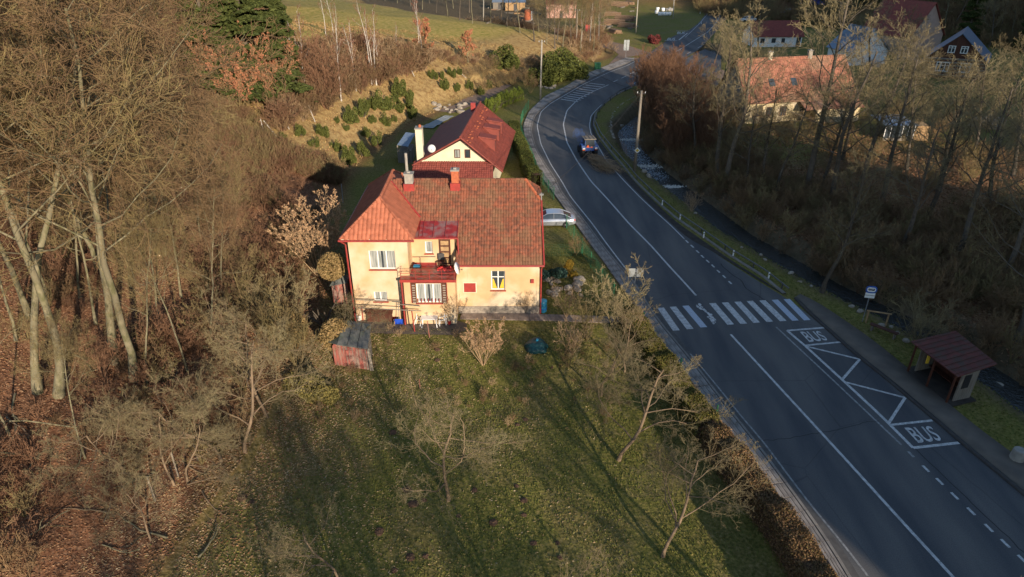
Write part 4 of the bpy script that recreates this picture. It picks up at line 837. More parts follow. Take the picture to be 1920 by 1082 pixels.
def tree_data(seed, H=18.0, r0=.28, t_first=.35, l1=(14, 1.0, .42, .5), l2=(7, .8, .5, .5), l3=(6, .75, .5, .5), l4=(4, .7, .55, .55), wander=.10, grav=.06, lean=(0, 0), top_r=.25, stems=1, spread=.25, g1=.05, minr=.010, droop=0.0, leaves=0, leaf=.07, fork=None):
    rg = np.random.default_rng(seed); stems_P = np.zeros((stems, 3)); D = np.array([[lean[0], lean[1], 1.0]] * stems, float)
    if stems > 1:
        ph = 2 * np.pi * np.arange(stems) / stems + rg.uniform(0, 1, stems); stems_P[:, 0] = np.cos(ph) * .06 * stems ** .5 * H * .05; stems_P[:, 1] = np.sin(ph) * .06 * stems ** .5 * H * .05
        sp = spread * rg.uniform(.3, 1.3, stems); D[:, 0] += np.cos(ph) * sp; D[:, 1] += np.sin(ph) * sp
    L0 = H * rg.uniform(.75, 1.05, stems) if stems > 1 else np.array([H * .92]); R = r0 * rg.uniform(.6, 1.1, stems) if stems > 1 else np.array([r0])
    p0, a0 = grow(stems_P, D, L0, R, 10, wander * .45, grav * .4, top_r, rg); a0[:, 0] *= 1.35
    if stems == 1: a0[:, 0] *= 1.15; p0[:, 0, 2] -= .5
    trunk = [tubes(p0, a0, 7 if stems == 1 else 4)]
    k, an, lr, rr = l1; P, Dr, L, Rr = sprout(p0, a0, L0, k, t_first, 1.0, an, lr, rr, rg); Rr = np.maximum(Rr, minr)
    p1, a1 = grow(P, Dr, L, Rr, 6, wander, g1, .3, rg); (trunk if stems == 1 else trunk).append(tubes(p1, np.maximum(a1, minr), 5 if stems == 1 else 3))
    crown = []; last = p1
    k, an, lr, rr = l2; P, Dr, L2_, Rr = sprout(p1, a1, L, k, .2, 1.0, an, lr, rr, rg); p2, a2 = grow(P, Dr, L2_, np.maximum(Rr, minr), 4, wander * 1.3, grav - droop, .4, rg); crown.append(tubes(p2, np.maximum(a2, minr), 3)); last = p2
    if l3:
        k, an, lr, rr = l3; P, Dr, L3, Rr = sprout(p2, a2, L2_, k, .2, 1.0, an, lr, rr, rg); p3, a3 = grow(P, Dr, L3, np.maximum(Rr, minr), 3, wander * 1.6, grav - droop, .5, rg); crown.append(tubes(p3, np.maximum(a3, minr * .9), 3)); last = p3
        if l4:
            k, an, lr, rr = l4; P, Dr, L4, Rr = sprout(p3, a3, L3, k, .25, 1.0, an, lr, rr, rg); p4, a4 = grow(P, Dr, L4, np.maximum(Rr, minr), 2, wander * 1.8, grav * .5 - droop, .6, rg); crown.append(tubes(p4, np.maximum(a4, minr * .8), 3)); last = p4
    lv = leaf_quads(along(last, leaves, rg, leaf * .6), leaf, rg) if leaves else None
    return merge(trunk), merge(crown), lv
PROTO = {}
def make_proto(key, name, mt, mc, ml=None, **kw):
    tr, cr, lv = tree_data(**kw); r = []
    a = np_mesh('trunk', *tr, smooth=True); a.materials.append(M[mt]); b = np_mesh('crown', *cr); b.materials.append(M[mc]); r = [('trunk', a), ('crown', b)]
    if lv is not None: c = np_mesh('leaves', *lv); c.materials.append(M[ml]); r.append(('leaves', c))
    PROTO[key] = (name, r, kw.get('H', 18.0))
def plant(key, loc, h, label, cat='tree', group=None, rz=None, lean=(0, 0), name=None, sx=1.0):
    nm, parts, H = PROTO[key]; o = thing(name or nm, label, cat, loc, group); s = h / H; o.scale = (s * sx, s * sx, s); o.rotation_mode = 'ZXY'
    o.rotation_euler = (lean[0], lean[1], random.uniform(0, 6.28) if rz is None else rz)
    for pn, me in parts:
        c = bpy.data.objects.new(pn, me); link(c, o)
    return o
# prototypes
for i in range(5):
    make_proto(f'beech{i}', 'beech_tree', 'bark_beech', 'twig_beech' if i % 2 else 'twig_moss', seed=20 + i, H=24.0, r0=.23, t_first=.36 + .04 * i, l1=(17, 1.1, .50, .38), l2=(10, .75, .52, .5), l3=(7, .7, .52, .5), l4=(6, .65, .6, .6), wander=.19, grav=.03, g1=.10, minr=.0125)
for i in range(3):
    make_proto(f'alder{i}', 'alder_tree', 'bark_dark', 'twig_olive', seed=40 + i, H=20.0, r0=.27, t_first=.32, l1=(17, .85, .40, .40), l2=(8, .65, .52, .5), l3=(7, .65, .52, .5), l4=(3, .6, .55, .6), wander=.16, grav=.09, minr=.0115)
for i in range(3):
    make_proto(f'apple{i}', 'fruit_tree', 'bark_apple', 'twig_apple', seed=60 + i, H=5.6, r0=.08, t_first=.26, l1=(9, 1.15, .82, .55), l2=(10, .8, .48, .42), l3=(9, .75, .46, .45), l4=(6, .7, .5, .6), wander=.24, grav=.09, g1=.06, minr=.0048, top_r=.4)
for i in range(2):
    make_proto(f'birch{i}', 'birch_tree', 'birch', 'twig_red', seed=70 + i, H=12.0, r0=.10, t_first=.45, l1=(12, .55, .20, .35), l2=(6, .6, .5, .5), l3=(5, .6, .5, .6), l4=None, wander=.12, grav=.05, minr=.010)
for i in range(3):
    make_proto(f'brush{i}', 'bare_shrub', 'twig_tan' if i == 0 else 'twig_moss', ['twig_tan', 'twig_moss', 'twig_beech'][i], seed=80 + i, H=3.0, r0=.030, t_first=.25, stems=11, spread=.55, l1=(6, .55, .45, .6), l2=(5, .6, .5, .6), l3=(4, .6, .5, .6), l4=None, wander=.14, grav=.08, minr=.0075)
make_proto('redalder', 'reddish_shrub_tree', 'twig_rust', 'twig_rust', seed=90, H=9.0, r0=.07, t_first=.12, stems=14, spread=.38, l1=(14, .45, .30, .5), l2=(7, .5, .5, .55), l3=(6, .5, .5, .6), l4=None, wander=.10, grav=.10, minr=.012)
make_proto('hazel', 'hazel_bush', 'twig_tan', 'twig_tan', 'leaf_tan', seed=91, H=5.0, r0=.035, t_first=.35, stems=20, spread=.42, l1=(6, .45, .32, .6), l2=(5, .5, .5, .6), l3=(3, .5, .5, .6), l4=None, wander=.09, grav=.06, minr=.008, leaves=3, leaf=.05)
make_proto('hornbeam', 'rusty_leaved_tree', 'twig_moss', 'twig_tan', 'leaf_rust', seed=92, H=8.0, r0=.06, t_first=.2, stems=14, spread=.5, l1=(8, .5, .32, .55), l2=(5, .55, .5, .55), l3=(4, .55, .5, .6), l4=None, wander=.10, grav=.07, minr=.011, leaves=7, leaf=.065)
make_proto('oak', 'young_oak', 'bark_beech', 'twig_tan', 'leaf_rust', seed=93, H=8.0, r0=.10, t_first=.15, l1=(14, .8, .36, .5), l2=(6, .6, .5, .5), l3=(5, .6, .5, .6), l4=None, wander=.15, grav=.08, minr=.012, leaves=6, leaf=.16)
make_proto('greybush', 'grey_shrub', 'twig_olive', 'twig_olive', seed=94, H=3.5, r0=.035, t_first=.2, stems=9, spread=.5, l1=(8, .6, .4, .55), l2=(6, .6, .5, .6), l3=(5, .6, .5, .6), l4=None, wander=.2, grav=.05, minr=.009)
def conifer_data(seed, H, rb, needles=26000, leaf=.16, droop=-.5, bare=.04, power=.8, hang=.35):
    rg = np.random.default_rng(seed); n = 170; t = rg.uniform(bare, .99, n) ** .95; z = t * H; ph = rg.uniform(0, 6.283, n); Lb = rb * (1 - t) ** power * rg.uniform(.75, 1.12, n) + .15
    P = np.stack([0 * z, 0 * z, z], 1); D = np.stack([np.cos(ph), np.sin(ph), .25 + .5 * t], 1); p, a = grow(P, D, Lb, .02 + .03 * (1 - t), 5, .07, -.14, .3, rg)
    tr = tubes(np.array([[[0, 0, -.3], [0, 0, H * .5], [0, 0, H]]]), np.array([[H * .018, H * .010, .02]]), 7)
    k = needles // n; u = rg.uniform(.15, 1.0, (n, k)) ** .7 * 5; i = np.minimum(u.astype(int), 4); f = (u - i)[..., None]; ai = np.arange(n)[:, None]; Q = (p[ai, i] * (1 - f) + p[ai, i + 1] * f)
    side = np.stack([-np.sin(ph), np.cos(ph), 0 * ph], 1)[:, None, :]; w_ = (Lb[:, None] * .22 * np.sin(np.clip(u / 5, 0, 1) * 2.6))[..., None]
    s = rg.normal(0, .55, (n, k, 1)); Q = Q + side * w_ * s; Q[..., 2] -= np.abs(s[..., 0]) * w_[..., 0] * hang + rg.uniform(0, .12, (n, k))
    lv = leaf_quads(Q.reshape(-1, 3), leaf, rg, 0.1, (0, 0, droop)); br = tubes(p, a, 3); return tr, br, lv
def make_conifer(key, name, m, **kw):
    tr, br, lv = conifer_data(**kw); a = np_mesh('trunk', *tr, smooth=True); a.materials.append(M['bark_dark']); b = np_mesh('branches', *br); b.materials.append(M['bark_dark']); c = np_mesh('crown', *lv); c.materials.append(M[m]); PROTO[key] = (name, [('trunk', a), ('branches', b), ('crown', c)], kw['H'])
make_conifer('spruce', 'spruce_tree', 'spruce', seed=3, H=24.0, rb=6.0, needles=120000, leaf=.27, power=.7, hang=.6)
make_conifer('spruce2', 'spruce_tree', 'spruce', seed=4, H=20.0, rb=4.0, needles=40000, leaf=.32)
def blob_leaves(rx, ry, rz, n, leaf, seed, lobes=9, hollow=.55, base=0.0):
    """uneven leafy mass: leaves spread through several overlapping clumps"""
    rg = np.random.default_rng(seed); c = rg.normal(0, .42, (lobes, 3)); c[:, 2] = np.abs(c[:, 2]) * .9 + .15; r = rg.uniform(.28, .52, lobes); k = rg.integers(0, lobes, n)
    d = _unit(rg.normal(0, 1, (n, 3))); q = c[k] + d * (r[k] * rg.uniform(hollow, 1.08, n) ** .6)[:, None]; q[:, 2] = np.abs(q[:, 2]); P = q * np.array([rx, ry, rz]) + np.array([0, 0, base]); return leaf_quads(P, leaf, rg)
def make_bush(key, name, m, rx, ry, rz, n, leaf, seed, stem='bark_dark', **kw):
    V, F = blob_leaves(rx, ry, rz, n, leaf, seed, **kw); c = np_mesh('foliage', V, F); c.materials.append(M[m]); rg = np.random.default_rng(seed)
    st = 7; D = np.stack([rg.normal(0, .5, st), rg.normal(0, .5, st), np.ones(st)], 1); p, a = grow(np.zeros((st, 3)), D, np.full(st, rz * .8), np.full(st, .035), 4, .15, 0, .4, rg); s = np_mesh('stems', *tubes(p, a, 4)); s.materials.append(M[stem]); PROTO[key] = (name, [('stems', s), ('foliage', c)], rz)
for i in range(4): make_bush(f'bank{i}', 'evergreen_shrub', 'pine', 1.3, 1.3, 1.5, 2600, .125, 100 + i, lobes=9, hollow=.3)
make_bush('ball', 'round_shrub', 'bluegreen', 1.0, 1.0, 1.0, 5000, .05, 110, lobes=3, hollow=.8)
make_bush('golden', 'golden_shrub', 'golden', 1.0, 1.0, 1.3, 5000, .05, 111, lobes=3, hollow=.8)
make_bush('roadpine', 'evergreen_bush', 'pine', 1.6, 1.6, 2.2, 7000, .13, 112, lobes=12)
M['oliveleaf'] = leafmat('olive_tan_leaves', [(.22, .155, .06), (.30, .20, .09), (.16, .12, .045)])
make_bush('tanhedge', 'clipped_bush', 'oliveleaf', 1.0, 1.0, 1.2, 16000, .04, 113, lobes=4, hollow=.85)
make_bush('olive', 'olive_bush', 'olivebush', 1.3, 1.3, 1.4, 7000, .06, 114, lobes=8)
M['darkred'] = leafmat('dark_red_twigs', [(.14, .03, .03), (.20, .05, .04)])
make_bush('redbush', 'dark_red_bush', 'darkred', 1.3, 1.3, 1.4, 2500, .12, 115, lobes=6)
make_bush('thuja', 'thuja_shrub', 'thuja', .55, .55, 2.4, 3500, .07, 116, lobes=6)

# ---- beech wood on the left slope
def put(key, px, py, h, label, **kw):
    p = hit(px, py) if px is not None else None
    return plant(key, (p[0], p[1], p[2] - .05), h, label, **kw)
put('beech0', 215, 682, 25, 'tall mossy beech with pale trunk, left of a close pair at the slope foot', rz=.5, lean=(0, R(12)), group='beeches of the left wood')
put('beech1', 252, 712, 24, 'thinner mossy beech, right of a close pair at the slope foot', rz=3.7, lean=(0, R(12)), group='beeches of the left wood')
put('beech2', 108, 742, 24, 'thick mossy beech trunk in the lower left, right of its pair', rz=2.2, lean=(0, R(12)), group='beeches of the left wood')
put('beech3', 70, 735, 23, 'thick mossy beech trunk in the lower left, left of its pair', rz=5.2, lean=(0, R(13)), group='beeches of the left wood')
rgf = np.random.default_rng(5); placed = [hit(215, 682)[:2], hit(252, 712)[:2], hit(108, 742)[:2], hit(70, 735)[:2]]
cands = []
for _ in range(1500):
    x = rgf.uniform(-100, -20); y = rgf.uniform(34, 185)
    if x > (-21 if y < 70 else -37 - max(0, y - 105) * .30): continue
    if math.hypot(x + 33, y - 108) < 9: continue
    d = y * math.cos(PITCH) - (0 - CAMH) * math.sin(PITCH)
    if abs(x) > .80 * d + 7: continue
    if y < 60 and x > -26: continue
    qd = y * math.cos(PITCH) + CAMH * math.sin(PITCH) - 8 * math.sin(PITCH); qx = 960 + FPX * x / qd
    if qx > 300 and y < 128: continue
    if all(math.hypot(x - a, y - b) > 5.2 for a, b in placed): placed.append((x, y)); cands.append((x, y))
for i, (x, y) in enumerate(cands[:88]):
    k = f'beech{i % 5}'; plant(k, (x, y, Tz(x, y)), float(rgf.uniform(17, 24)) * (.9 if y > 110 else 1), 'bare brown beech standing among others in the wood on the left slope', group='bare trees filling the left wood', lean=(0, R(float(rgf.uniform(0, 6)))), cat='tree')
for i, (a, b, h) in enumerate([(150, 560, 13), (300, 600, 12), (340, 560, 13), (275, 720, 11), (352, 700, 11), (395, 640, 12), (30, 640, 14), (180, 610, 14), (420, 560, 11), (310, 480, 13), (90, 560, 15), (380, 480, 12), (245, 540, 13), (20, 820, 10), (160, 860, 8)]):
    put(f'beech{(i * 2 + 1) % 5}', a, b, h, 'slim young beech standing in the brush of the lower left wood', group='slim young beeches of the lower wood', sx=.62, lean=(R(random.uniform(-4, 4)), R(random.uniform(2, 9))))
# far crown-only pair drawn out in the photo
put('beech4', 178, 140, 17, 'mossy forked beech whose bare limbs stand clear near the top left', rz=1.0, group='beeches of the left wood')
put('beech2', 215, 150, 18, 'beech with a wide V of limbs beside the forked one, top left', rz=4.0, group='beeches of the left wood')
# big spruce, rusty tree, young oaks
put('spruce', 476, 178, 21, 'big dark green spruce at the top edge of the wood', name='spruce_tree', sx=1.5)
put('spruce', 535, 176, 15, 'shorter dark green spruce on the right flank of the big one', name='spruce_tree', sx=1.05, rz=2.0)
put('spruce', 425, 165, 19, 'broad dark green spruce on the left flank of the big one', name='spruce_tree', sx=1.4, rz=4.0)
put('spruce2', 410, 190, 19, 'narrower spruce half hidden left of the big spruce', sx=1.2)
put('hornbeam', 448, 218, 9.0, 'rounded tree with dry pinkish rust leaves below the spruce', sx=1.0)
put('hornbeam', 508, 205, 7.5, 'smaller rust leaved tree tucked behind the rounded one')
put('oak', 795, 122, 7.5, 'young oak with rust leaves behind two birch trunks on the bank')
put('oak', 878, 118, 6.0, 'young oak with rust leaves at the right end of the bank')
put('oak', 697, 150, 3.6, 'low oak sapling with rust leaves beside the birch clump')
# birches along the top of the bank
bl = [(560, 195, 11), (571, 188, 9), (577, 196, 13), (640, 190, 12), (668, 172, 10), (667, 150, 9), (697, 160, 13), (701, 158, 11), (706, 160, 12), (713, 158, 8), (748, 125, 7), (789, 125, 11), (794, 127, 12), (613, 80, 9), (627, 80, 9), (634, 90, 7)]
for i, (a, b, h) in enumerate(bl):
    lab = ['slim white birch', 'short white birch', 'tall white birch', 'crooked white birch'][i % 4] + ' on the bank, ' + ['left of the dense bare bush', 'right of the dense bare bush', 'in the clump of white trunks', 'beside the rust leaved oak', 'high on the meadow edge'][0 if i < 3 else 1 if i < 6 else 2 if i < 10 else 3 if i < 13 else 4]
    put(f'birch{i % 2}', a, b, h, lab, group='birches along the bank top', lean=(R(random.uniform(-2, 2)), R(random.uniform(-1.5, 1.5))), sx=.9)
for (a, b, h, l) in [(610, 203, 9, 'dense bare bush with upright tan stems among the birches'), (340, 165, 8, 'multi stemmed bare bush at the wood edge left of the rusty tree')]:
    put('redalder', a, b, h, l, name='bare_bush', cat='bush', sx=1.25)
# evergreen shrubs on the golden bank
bs = [(607, 256, 1.5), (630, 282, 1.2), (656, 232, 1.9), (682, 222, 2.1), (700, 205, 1.8), (723, 205, 2.4), (746, 181, 2.2), (770, 190, 1.4), (697, 232, 1.1), (724, 236, 1.5), (748, 210, 1.3), (768, 208, 1.6), (688, 258, 1.2), (706, 272, 1.5), (652, 308, 1.8), (680, 294, 1.6), (566, 256, 1.3), (590, 276, 1.1), (815, 150, 1.4), (830, 148, 1.0), (848, 145, 1.5), (862, 140, 1.1), (836, 168, 1.6), (858, 172, 1.2), (882, 168, 1.4), (900, 178, 1.3), (915, 165, 1.1), (775, 222, 1.5), (741, 230, .9), (650, 244, .8), (632, 230, .7), (745, 193, 1.0), (533, 268, 1.0)]
for i, (a, b, h) in enumerate(bs):
    put(f'bank{i % 4}', a, b, h * 1.0, 'dark green evergreen shrub on the golden grass bank behind the houses', cat='shrub', group='evergreen shrubs on the bank', sx=.6)
for (a, b, h) in [(1020, 158, 3.2), (1042, 148, 3.6), (1062, 142, 3.8), (1078, 146, 3.0), (948, 128, 3.0)]:
    put('roadpine', a, b, h, 'dark green evergreen bush above the bend beside the utility pole', cat='bush', group='evergreen bushes above the bend', sx=1.15)
for (a, b, h) in [(905, 150, 3.2), (925, 138, 3), (880, 152, 2.6), (960, 160, 3.2), (985, 160, 3), (970, 135, 3), (935, 165, 3), (995, 175, 2.8), (910, 175, 2.5), (1005, 140, 3)]:
    put('brush2', a, b, h, 'brown bare shrub between the golden bank and the road bend', cat='shrub', group='bare shrubs before the bend', sx=1.3)
# small trees, saplings and shrubs round the garden's left edge
sap = [('apple0', 500, 782, 7.2, 'bare orchard tree with forked trunk leaning left of the shed'), ('apple1', 458, 850, 7.5, 'slim leaning bare tree at the foot of the leafy slope'), ('apple2', 418, 868, 6.6, 'bare mossy sapling with straight stem at the slope foot'), ('apple1', 353, 908, 4.8, 'small bare tree with low crown right of the wire fence'), ('apple0', 328, 912, 5.0, 'small leaning bare tree behind the wire fence post'), ('apple2', 236, 888, 5.2, 'crooked mossy bare tree on the lower slope'), ('apple0', 283, 1015, 3.8, 'low arching bare tree in the lower left')]
for k, a, b, h, l in sap: put(k, a, b, h, l, group='bare trees along the slope foot', cat='tree', lean=(0, R(random.uniform(-6, 8))))
put('hazel', 600, 520, 6.4, 'tall hazel bush with pale tan leaves left of the ochre house', cat='bush', sx=1.25)
put('tanhedge', 608, 616, 3.3, 'rounded tan leaved bush in front of the little red outbuilding', cat='bush', sx=1.15)
put('greybush', 545, 620, 5.0, 'olive green loose bush left of the rounded tan bush', cat='bush', sx=1.1)
put('olive', 590, 748, 1.7, 'low yellow green bush beside the small felt roofed shed', cat='bush', sx=1.1)
put('brush1', 520, 670, 4.2, 'mossy bare shrub behind the felt roofed shed', cat='shrub'); put('brush1', 560, 700, 4.0, 'mossy bare shrub left of the felt roofed shed', cat='shrub'); put('apple2', 640, 660, 4.2, 'pale bare branches arching over the felt roofed shed', cat='tree')
put('brush1', 475, 600, 4.5, 'tangled bare shrub on the slope left of the hazel', cat='shrub')
# garden trees
put('apple0', 842, 938, 6.3, 'spreading bare apple tree in the middle of the lawn', rz=.8, group='garden fruit trees', lean=(0, 0), sx=1.15)
put('apple1', 1158, 866, 6.6, 'bare fruit tree with forked trunk near the road hedge', rz=1.9, group='garden fruit trees', lean=(0, R(8)), sx=1.25)
put('apple2', 1240, 1048, 5.4, 'bare fruit tree at the lower end of the road hedge', rz=2.6, group='garden fruit trees', sx=1.25)
put('apple1', 640, 1110, 4.6, 'pale bare fruit tree cut by the bottom edge', rz=4.4, group='garden fruit trees')
put('apple2', 1128, 742, 5.2, 'reddish twigged bare tree behind the forked fruit tree', rz=.3, group='garden fruit trees')
put('apple0', 1172, 700, 4.6, 'bare fruit tree just right of the reddish twigged one', rz=5.0, group='garden fruit trees')
put('hazel', 906, 684, 3.2, 'wide brown twiggy shrub in the lawn before the house', cat='shrub', sx=1.2)
put('brush0', 1062, 594, 2.6, 'small tan shrub beside the blue water barrel', cat='shrub', sx=1.0)
put('greybush', 1150, 616, 5.0, 'dense grey bare shrub where the garden path meets the road', cat='shrub', sx=1.0)
put('brush0', 1072, 665, 2.8, 'brown bare shrub below the garden path', cat='shrub', sx=1.1); put('brush1', 1100, 640, 3.0, 'mossy bare shrub below the garden path end', cat='shrub'); put('brush2', 1065, 690, 1.8, 'low dark bare shrub beside the covered garden heap', cat='shrub')
put('brush0', 1190, 640, 2.4, 'bare shrub at the hedge corner by the crossing', cat='shrub')
put('ball', 1012, 524, 1.0, 'blue green rounded conifer at the house corner', cat='shrub', sx=1.35); put('ball', 1047, 524, 1.15, 'blue green rounded conifer between two others', cat='shrub', sx=1.15); put('golden', 1070, 518, 1.2, 'golden yellow rounded conifer in the rockery', cat='shrub', sx=1.0)
put('brush2', 1080, 480, 1.8, 'dark bare shrub behind the golden conifer', cat='shrub', sx=1.2)
# white-ish climbing shrub on the bay wall
put('brush0', 846, 608, 2.7, 'pale bare shrub growing against the bay wall', cat='shrub', sx=.55)
put('brush0', 985, 590, 2.0, 'thin bare climber before the right wing wall', cat='shrub', sx=.7)
# thuja row and hedge plants by house 2
for i, (a, b) in enumerate([(918, 214), (925, 210), (932, 206), (938, 202), (945, 199), (952, 196), (960, 193), (968, 190), (976, 187)]):
    put('thuja', a, b, 2.6 - .04 * i, 'bright green clipped thuja in the row behind the steep roofed house', cat='shrub', group='thuja row behind the second house', sx=1.25)

# ---- creek side and right bank
cr_t = [(1343, 345, 17, 0), (1357, 350, 19, 1), (1398, 352, 11, 2), (1428, 352, 12, 0), (1456, 358, 12, 1), (1511, 362, 22, 2), (1536, 358, 13, 0), (1560, 385, 18, 1), (1612, 350, 17, 0), (1650, 392, 17, 2), (1300, 300, 12, 1), (1735, 420, 16, 0), (1800, 470, 16, 2), (1880, 520, 15, 1), (1690, 470, 13, 0), (1760, 360, 15, 1), (1850, 400, 15, 2), (1900, 330, 15, 0), (1820, 300, 14, 1), (1925, 430, 16, 0), (1905, 640, 14, 1), (1960, 560, 15, 2), (1580, 300, 14, 2), (1700, 320, 13, 0)]
for i, (a, b, h, k) in enumerate(cr_t):
    l = {0: 'slender dark alder trunk left of a thick one above the creek', 1: 'thick dark alder trunk above the creek bend', 5: 'thickest dark alder on the creek bank, before the long orange roof'}.get(i, 'bare dark alder in the belt of trees on the far bank of the creek')
    put(f'alder{k}', a, b, h, l, group='creek side alders', sx=1.18, lean=(0, R(random.uniform(-3, 3))))
put('alder2', 1541, 548, 12.5, 'lone tree with pale forked trunk on the verge beside the crossing', rz=.4, name='verge_tree', sx=1.0)
for (a, b, h) in [(1215, 190, 8), (1238, 215, 9), (1262, 240, 9), (1245, 270, 8), (1280, 262, 8), (1226, 165, 6), (1275, 210, 8), (1300, 250, 7), (1205, 178, 6), (1228, 190, 8), (1250, 200, 9), (1225, 240, 8), (1250, 250, 8), (1270, 285, 7), (1290, 225, 8), (1310, 275, 7), (1240, 180, 8), (1262, 300, 6), (1320, 300, 6)]:
    put('redalder', a, b, h, 'reddish brown thicket shrub on the creek bank beside the sign pole', cat='bush', group='reddish bushes beside the bend', sx=1.1)
put('greybush', 1718, 650, 4.2, 'pale bare shrub beside the bus shelter', cat='shrub', sx=1.1)
put('brush0', 1296, 398, 2.2, 'small bare shrub at the water edge', cat='shrub')
put('redbush', 1222, 80, 1.9, 'dark red bush beside the distant bus bay', cat='bush', sx=1.1)
for (a, b, h, k, l) in [(1338, 128, 9, 1, 'small bare tree with mossy limbs behind the junction'), (1352, 165, 11, 0, 'bare tree standing left of the long orange roof'), (1420, 108, 15, 2, 'bare tree with golden lit branches behind the orange roof'), (1560, 112, 16, 0, 'broad bare tree behind the orange roof'), (1625, 150, 15, 1, 'broad bare tree right of the orange roof'), (1660, 170, 14, 2, 'bare golden lit tree before the cottage'), (1700, 210, 13, 0, 'bare tree between the glasshouse and the cottage')]:
    put(f'alder{k}', a, b, h, l, group='bare trees round the orange roofed house', sx=1.1)
for i, (x, y, h) in enumerate([(-7, 13, 6.5), (-2.5, 10.5, 7.5), (2, 14.5, 6), (5.5, 8, 8), (8.5, 13.5, 6.5), (0, 3, 10), (15.5, 9, 10), (13, 13, 7.5), (9, -2, 12), (-12, 9, 7), (4, -6, 13), (13, -9, 14), (-5, -4, 12)]):
    plant(f'alder{i % 3}' if i % 2 else f'apple{i % 3}', (x, y, Tz(x, y)), h, 'bare garden tree beyond the lower end of the lawn', group='trees below the viewpoint')
# ---- trees round the lumber yard and the far meadow edge
for i, (a, b) in enumerate([(700, -4), (722, 2), (745, 6), (770, 12), (792, 18), (818, 24), (840, 32), (862, 38), (886, 44), (1002, 78), (1025, 84), (1040, 92), (1056, 100), (1070, 84), (1088, 96), (1100, 80), (1112, 98), (1122, 86), (1060, 66), (1080, 58), (1130, 62), (1030, 60), (975, 62), (950, 50), (760, -2), (805, 6), (850, 16), (880, 24), (920, 44), (940, 30), (1010, 60), (1045, 76), (1075, 72), (1095, 70), (1015, 30), (1035, 22), (1078, 26), (1110, 36), (1128, 30), (1062, 8), (1095, 8), (1140, 12)]):
    put(f'alder{i % 3}' if i % 2 else f'beech{i % 5}', a, b, 11 + (i * 7) % 5, 'slim bare tree in the thin row between meadow and timber yard', group='bare trees round the timber yard', sx=.8)
for (a, b, h) in [(1105, 92, 12), (1121, 84, 10), (1090, 90, 9)]: put('birch1', a, b, h, 'leaning white birch beside the timber yard pole', group='birches by the timber yard')
# ---- far wooded slope on the right
rgr = np.random.default_rng(9); k = 0; pl = []
for _ in range(2500):
    px = rgr.uniform(1480, 1990); py = rgr.uniform(-25, 110)
    if py > 10 + (px - 1480) * .22: continue
    p = hit(px, py)
    if all(math.hypot(p[0] - a, p[1] - b) > 5.5 for a, b in pl):
        pl.append(p[:2]); plant(['alder0', 'alder1', 'spruce2', 'beech1', 'alder2'][k % 5 if rgr.uniform() > .12 else 2], p, float(rgr.uniform(12, 17)), 'tree in the dark wood on the far right slope', group='trees of the dark far slope'); k += 1
    if k >= 150: break
# ---- the wooded hill behind the camera, whose shade lies on the road
k = 0; pl = []
for _ in range(1500):
    c = rgr.uniform(27, 75); s = rgr.uniform(34, 62); x = c * math.cos(SUN_AZ) + s * math.sin(SUN_AZ); y = c * math.sin(SUN_AZ) - s * math.cos(SUN_AZ)
    if all(math.hypot(x - a, y - b) > 4.6 for a, b in pl):
        pl.append((x, y)); plant(f'alder{k % 3}', (x, y, Tz(x, y)), float(rgr.uniform(7, 10)), 'bare tree on the wooded hill behind the viewpoint', group='trees on the hill behind the viewpoint'); k += 1
    if k >= 60: break
for i, (c, s, h) in enumerate([(-6, 14, 13), (2, 22, 12), (9, 12, 12), (14, 24, 13), (-16, 16, 13), (29, 30, 15), (17, 36, 15), (-2, 34, 14), (8, 40, 15)]):
    x = c * math.cos(SUN_AZ) + s * math.sin(SUN_AZ); y = c * math.sin(SUN_AZ) - s * math.cos(SUN_AZ); plant(f'alder{i % 3}', (x, y, Tz(x, y)), h * .85, 'bare tree just behind the viewpoint', group='trees on the hill behind the viewpoint')

# ------------------------------------------------------------ ground cover: leaves, grass, undergrowth
def scatter(name, n, xr, yr, keep, m, size, seed, flat=.7, zoff=.03, up=None):
    rg = np.random.default_rng(seed); x = rg.uniform(*xr, n); y = rg.uniform(*yr, n); k = keep(x, y, rg); x, y = x[k], y[k]; P = np.stack([x, y, T(x, y) + zoff], 1)
    V, F = leaf_quads(P, size, rg, flat, up); o = mesh_obj(name, np_mesh(name, V, F), m); tag(o, kind='stuff'); return o
SCc = SC
def left_of_road(x, y, off=1.0):
    o = np.argsort(SCc[:, 1]); return x < np.interp(y, SCc[o, 1], SCc[o, 0]) - off
def clump(x, y, f=1.3, k=2): return wav(x, y, f, k) + .6 * wav(x, y, f * 2.7, k + 3)
off_house = lambda x, y: ~((x > -12.2) & (x < 2.6) & (y > 43.5) & (y < 57))
scatter('fallen_leaves', 170000, (-42, -9), (14, 62), lambda x, y, r: (hill_d(x, y) > r.normal(-1.5, 2.5, len(x))), M['leaf_litter'], .062, 1, flat=.75)
scatter('pale_fallen_leaves', 75000, (-20, 6), (18, 46), lambda x, y, r: left_of_road(x, y, 2.0) & off_house(x, y) & (r.uniform(0, 1, len(x)) < np.clip(.95 - (hill_d(x, y) + 16) / -16 * .0 - np.clip(-hill_d(x, y) / 14, 0, 1) * .95, .10, 1)) & (clump(x, y) > -.5), M['leaf_pale'], .055, 2, flat=.8)
scatter('lawn_grass', 250000, (-20, 16), (18, 58), lambda x, y, r: left_of_road(x, y, .6) & off_house(x, y) & (hill_d(x, y) < r.normal(-2, 2, len(x))) & (clump(x, y, 1.6, 4) > r.normal(-.1, .9, len(x))), M['grass'], .05, 3, flat=-.3, zoff=.03, up=(0, 0, .9))
scatter('bank_grass', 90000, (-46, 8), (74, 150), lambda x, y, r: (hill_d(x, y) > .5) & (x > -36 - np.maximum(0, y - 105) * .3) & (clump(x, y, 1.0, 1) > r.normal(0, .4, len(x))), M['drygrass'], .13, 4, flat=-.3, zoff=.06, up=(0, 0, .8))
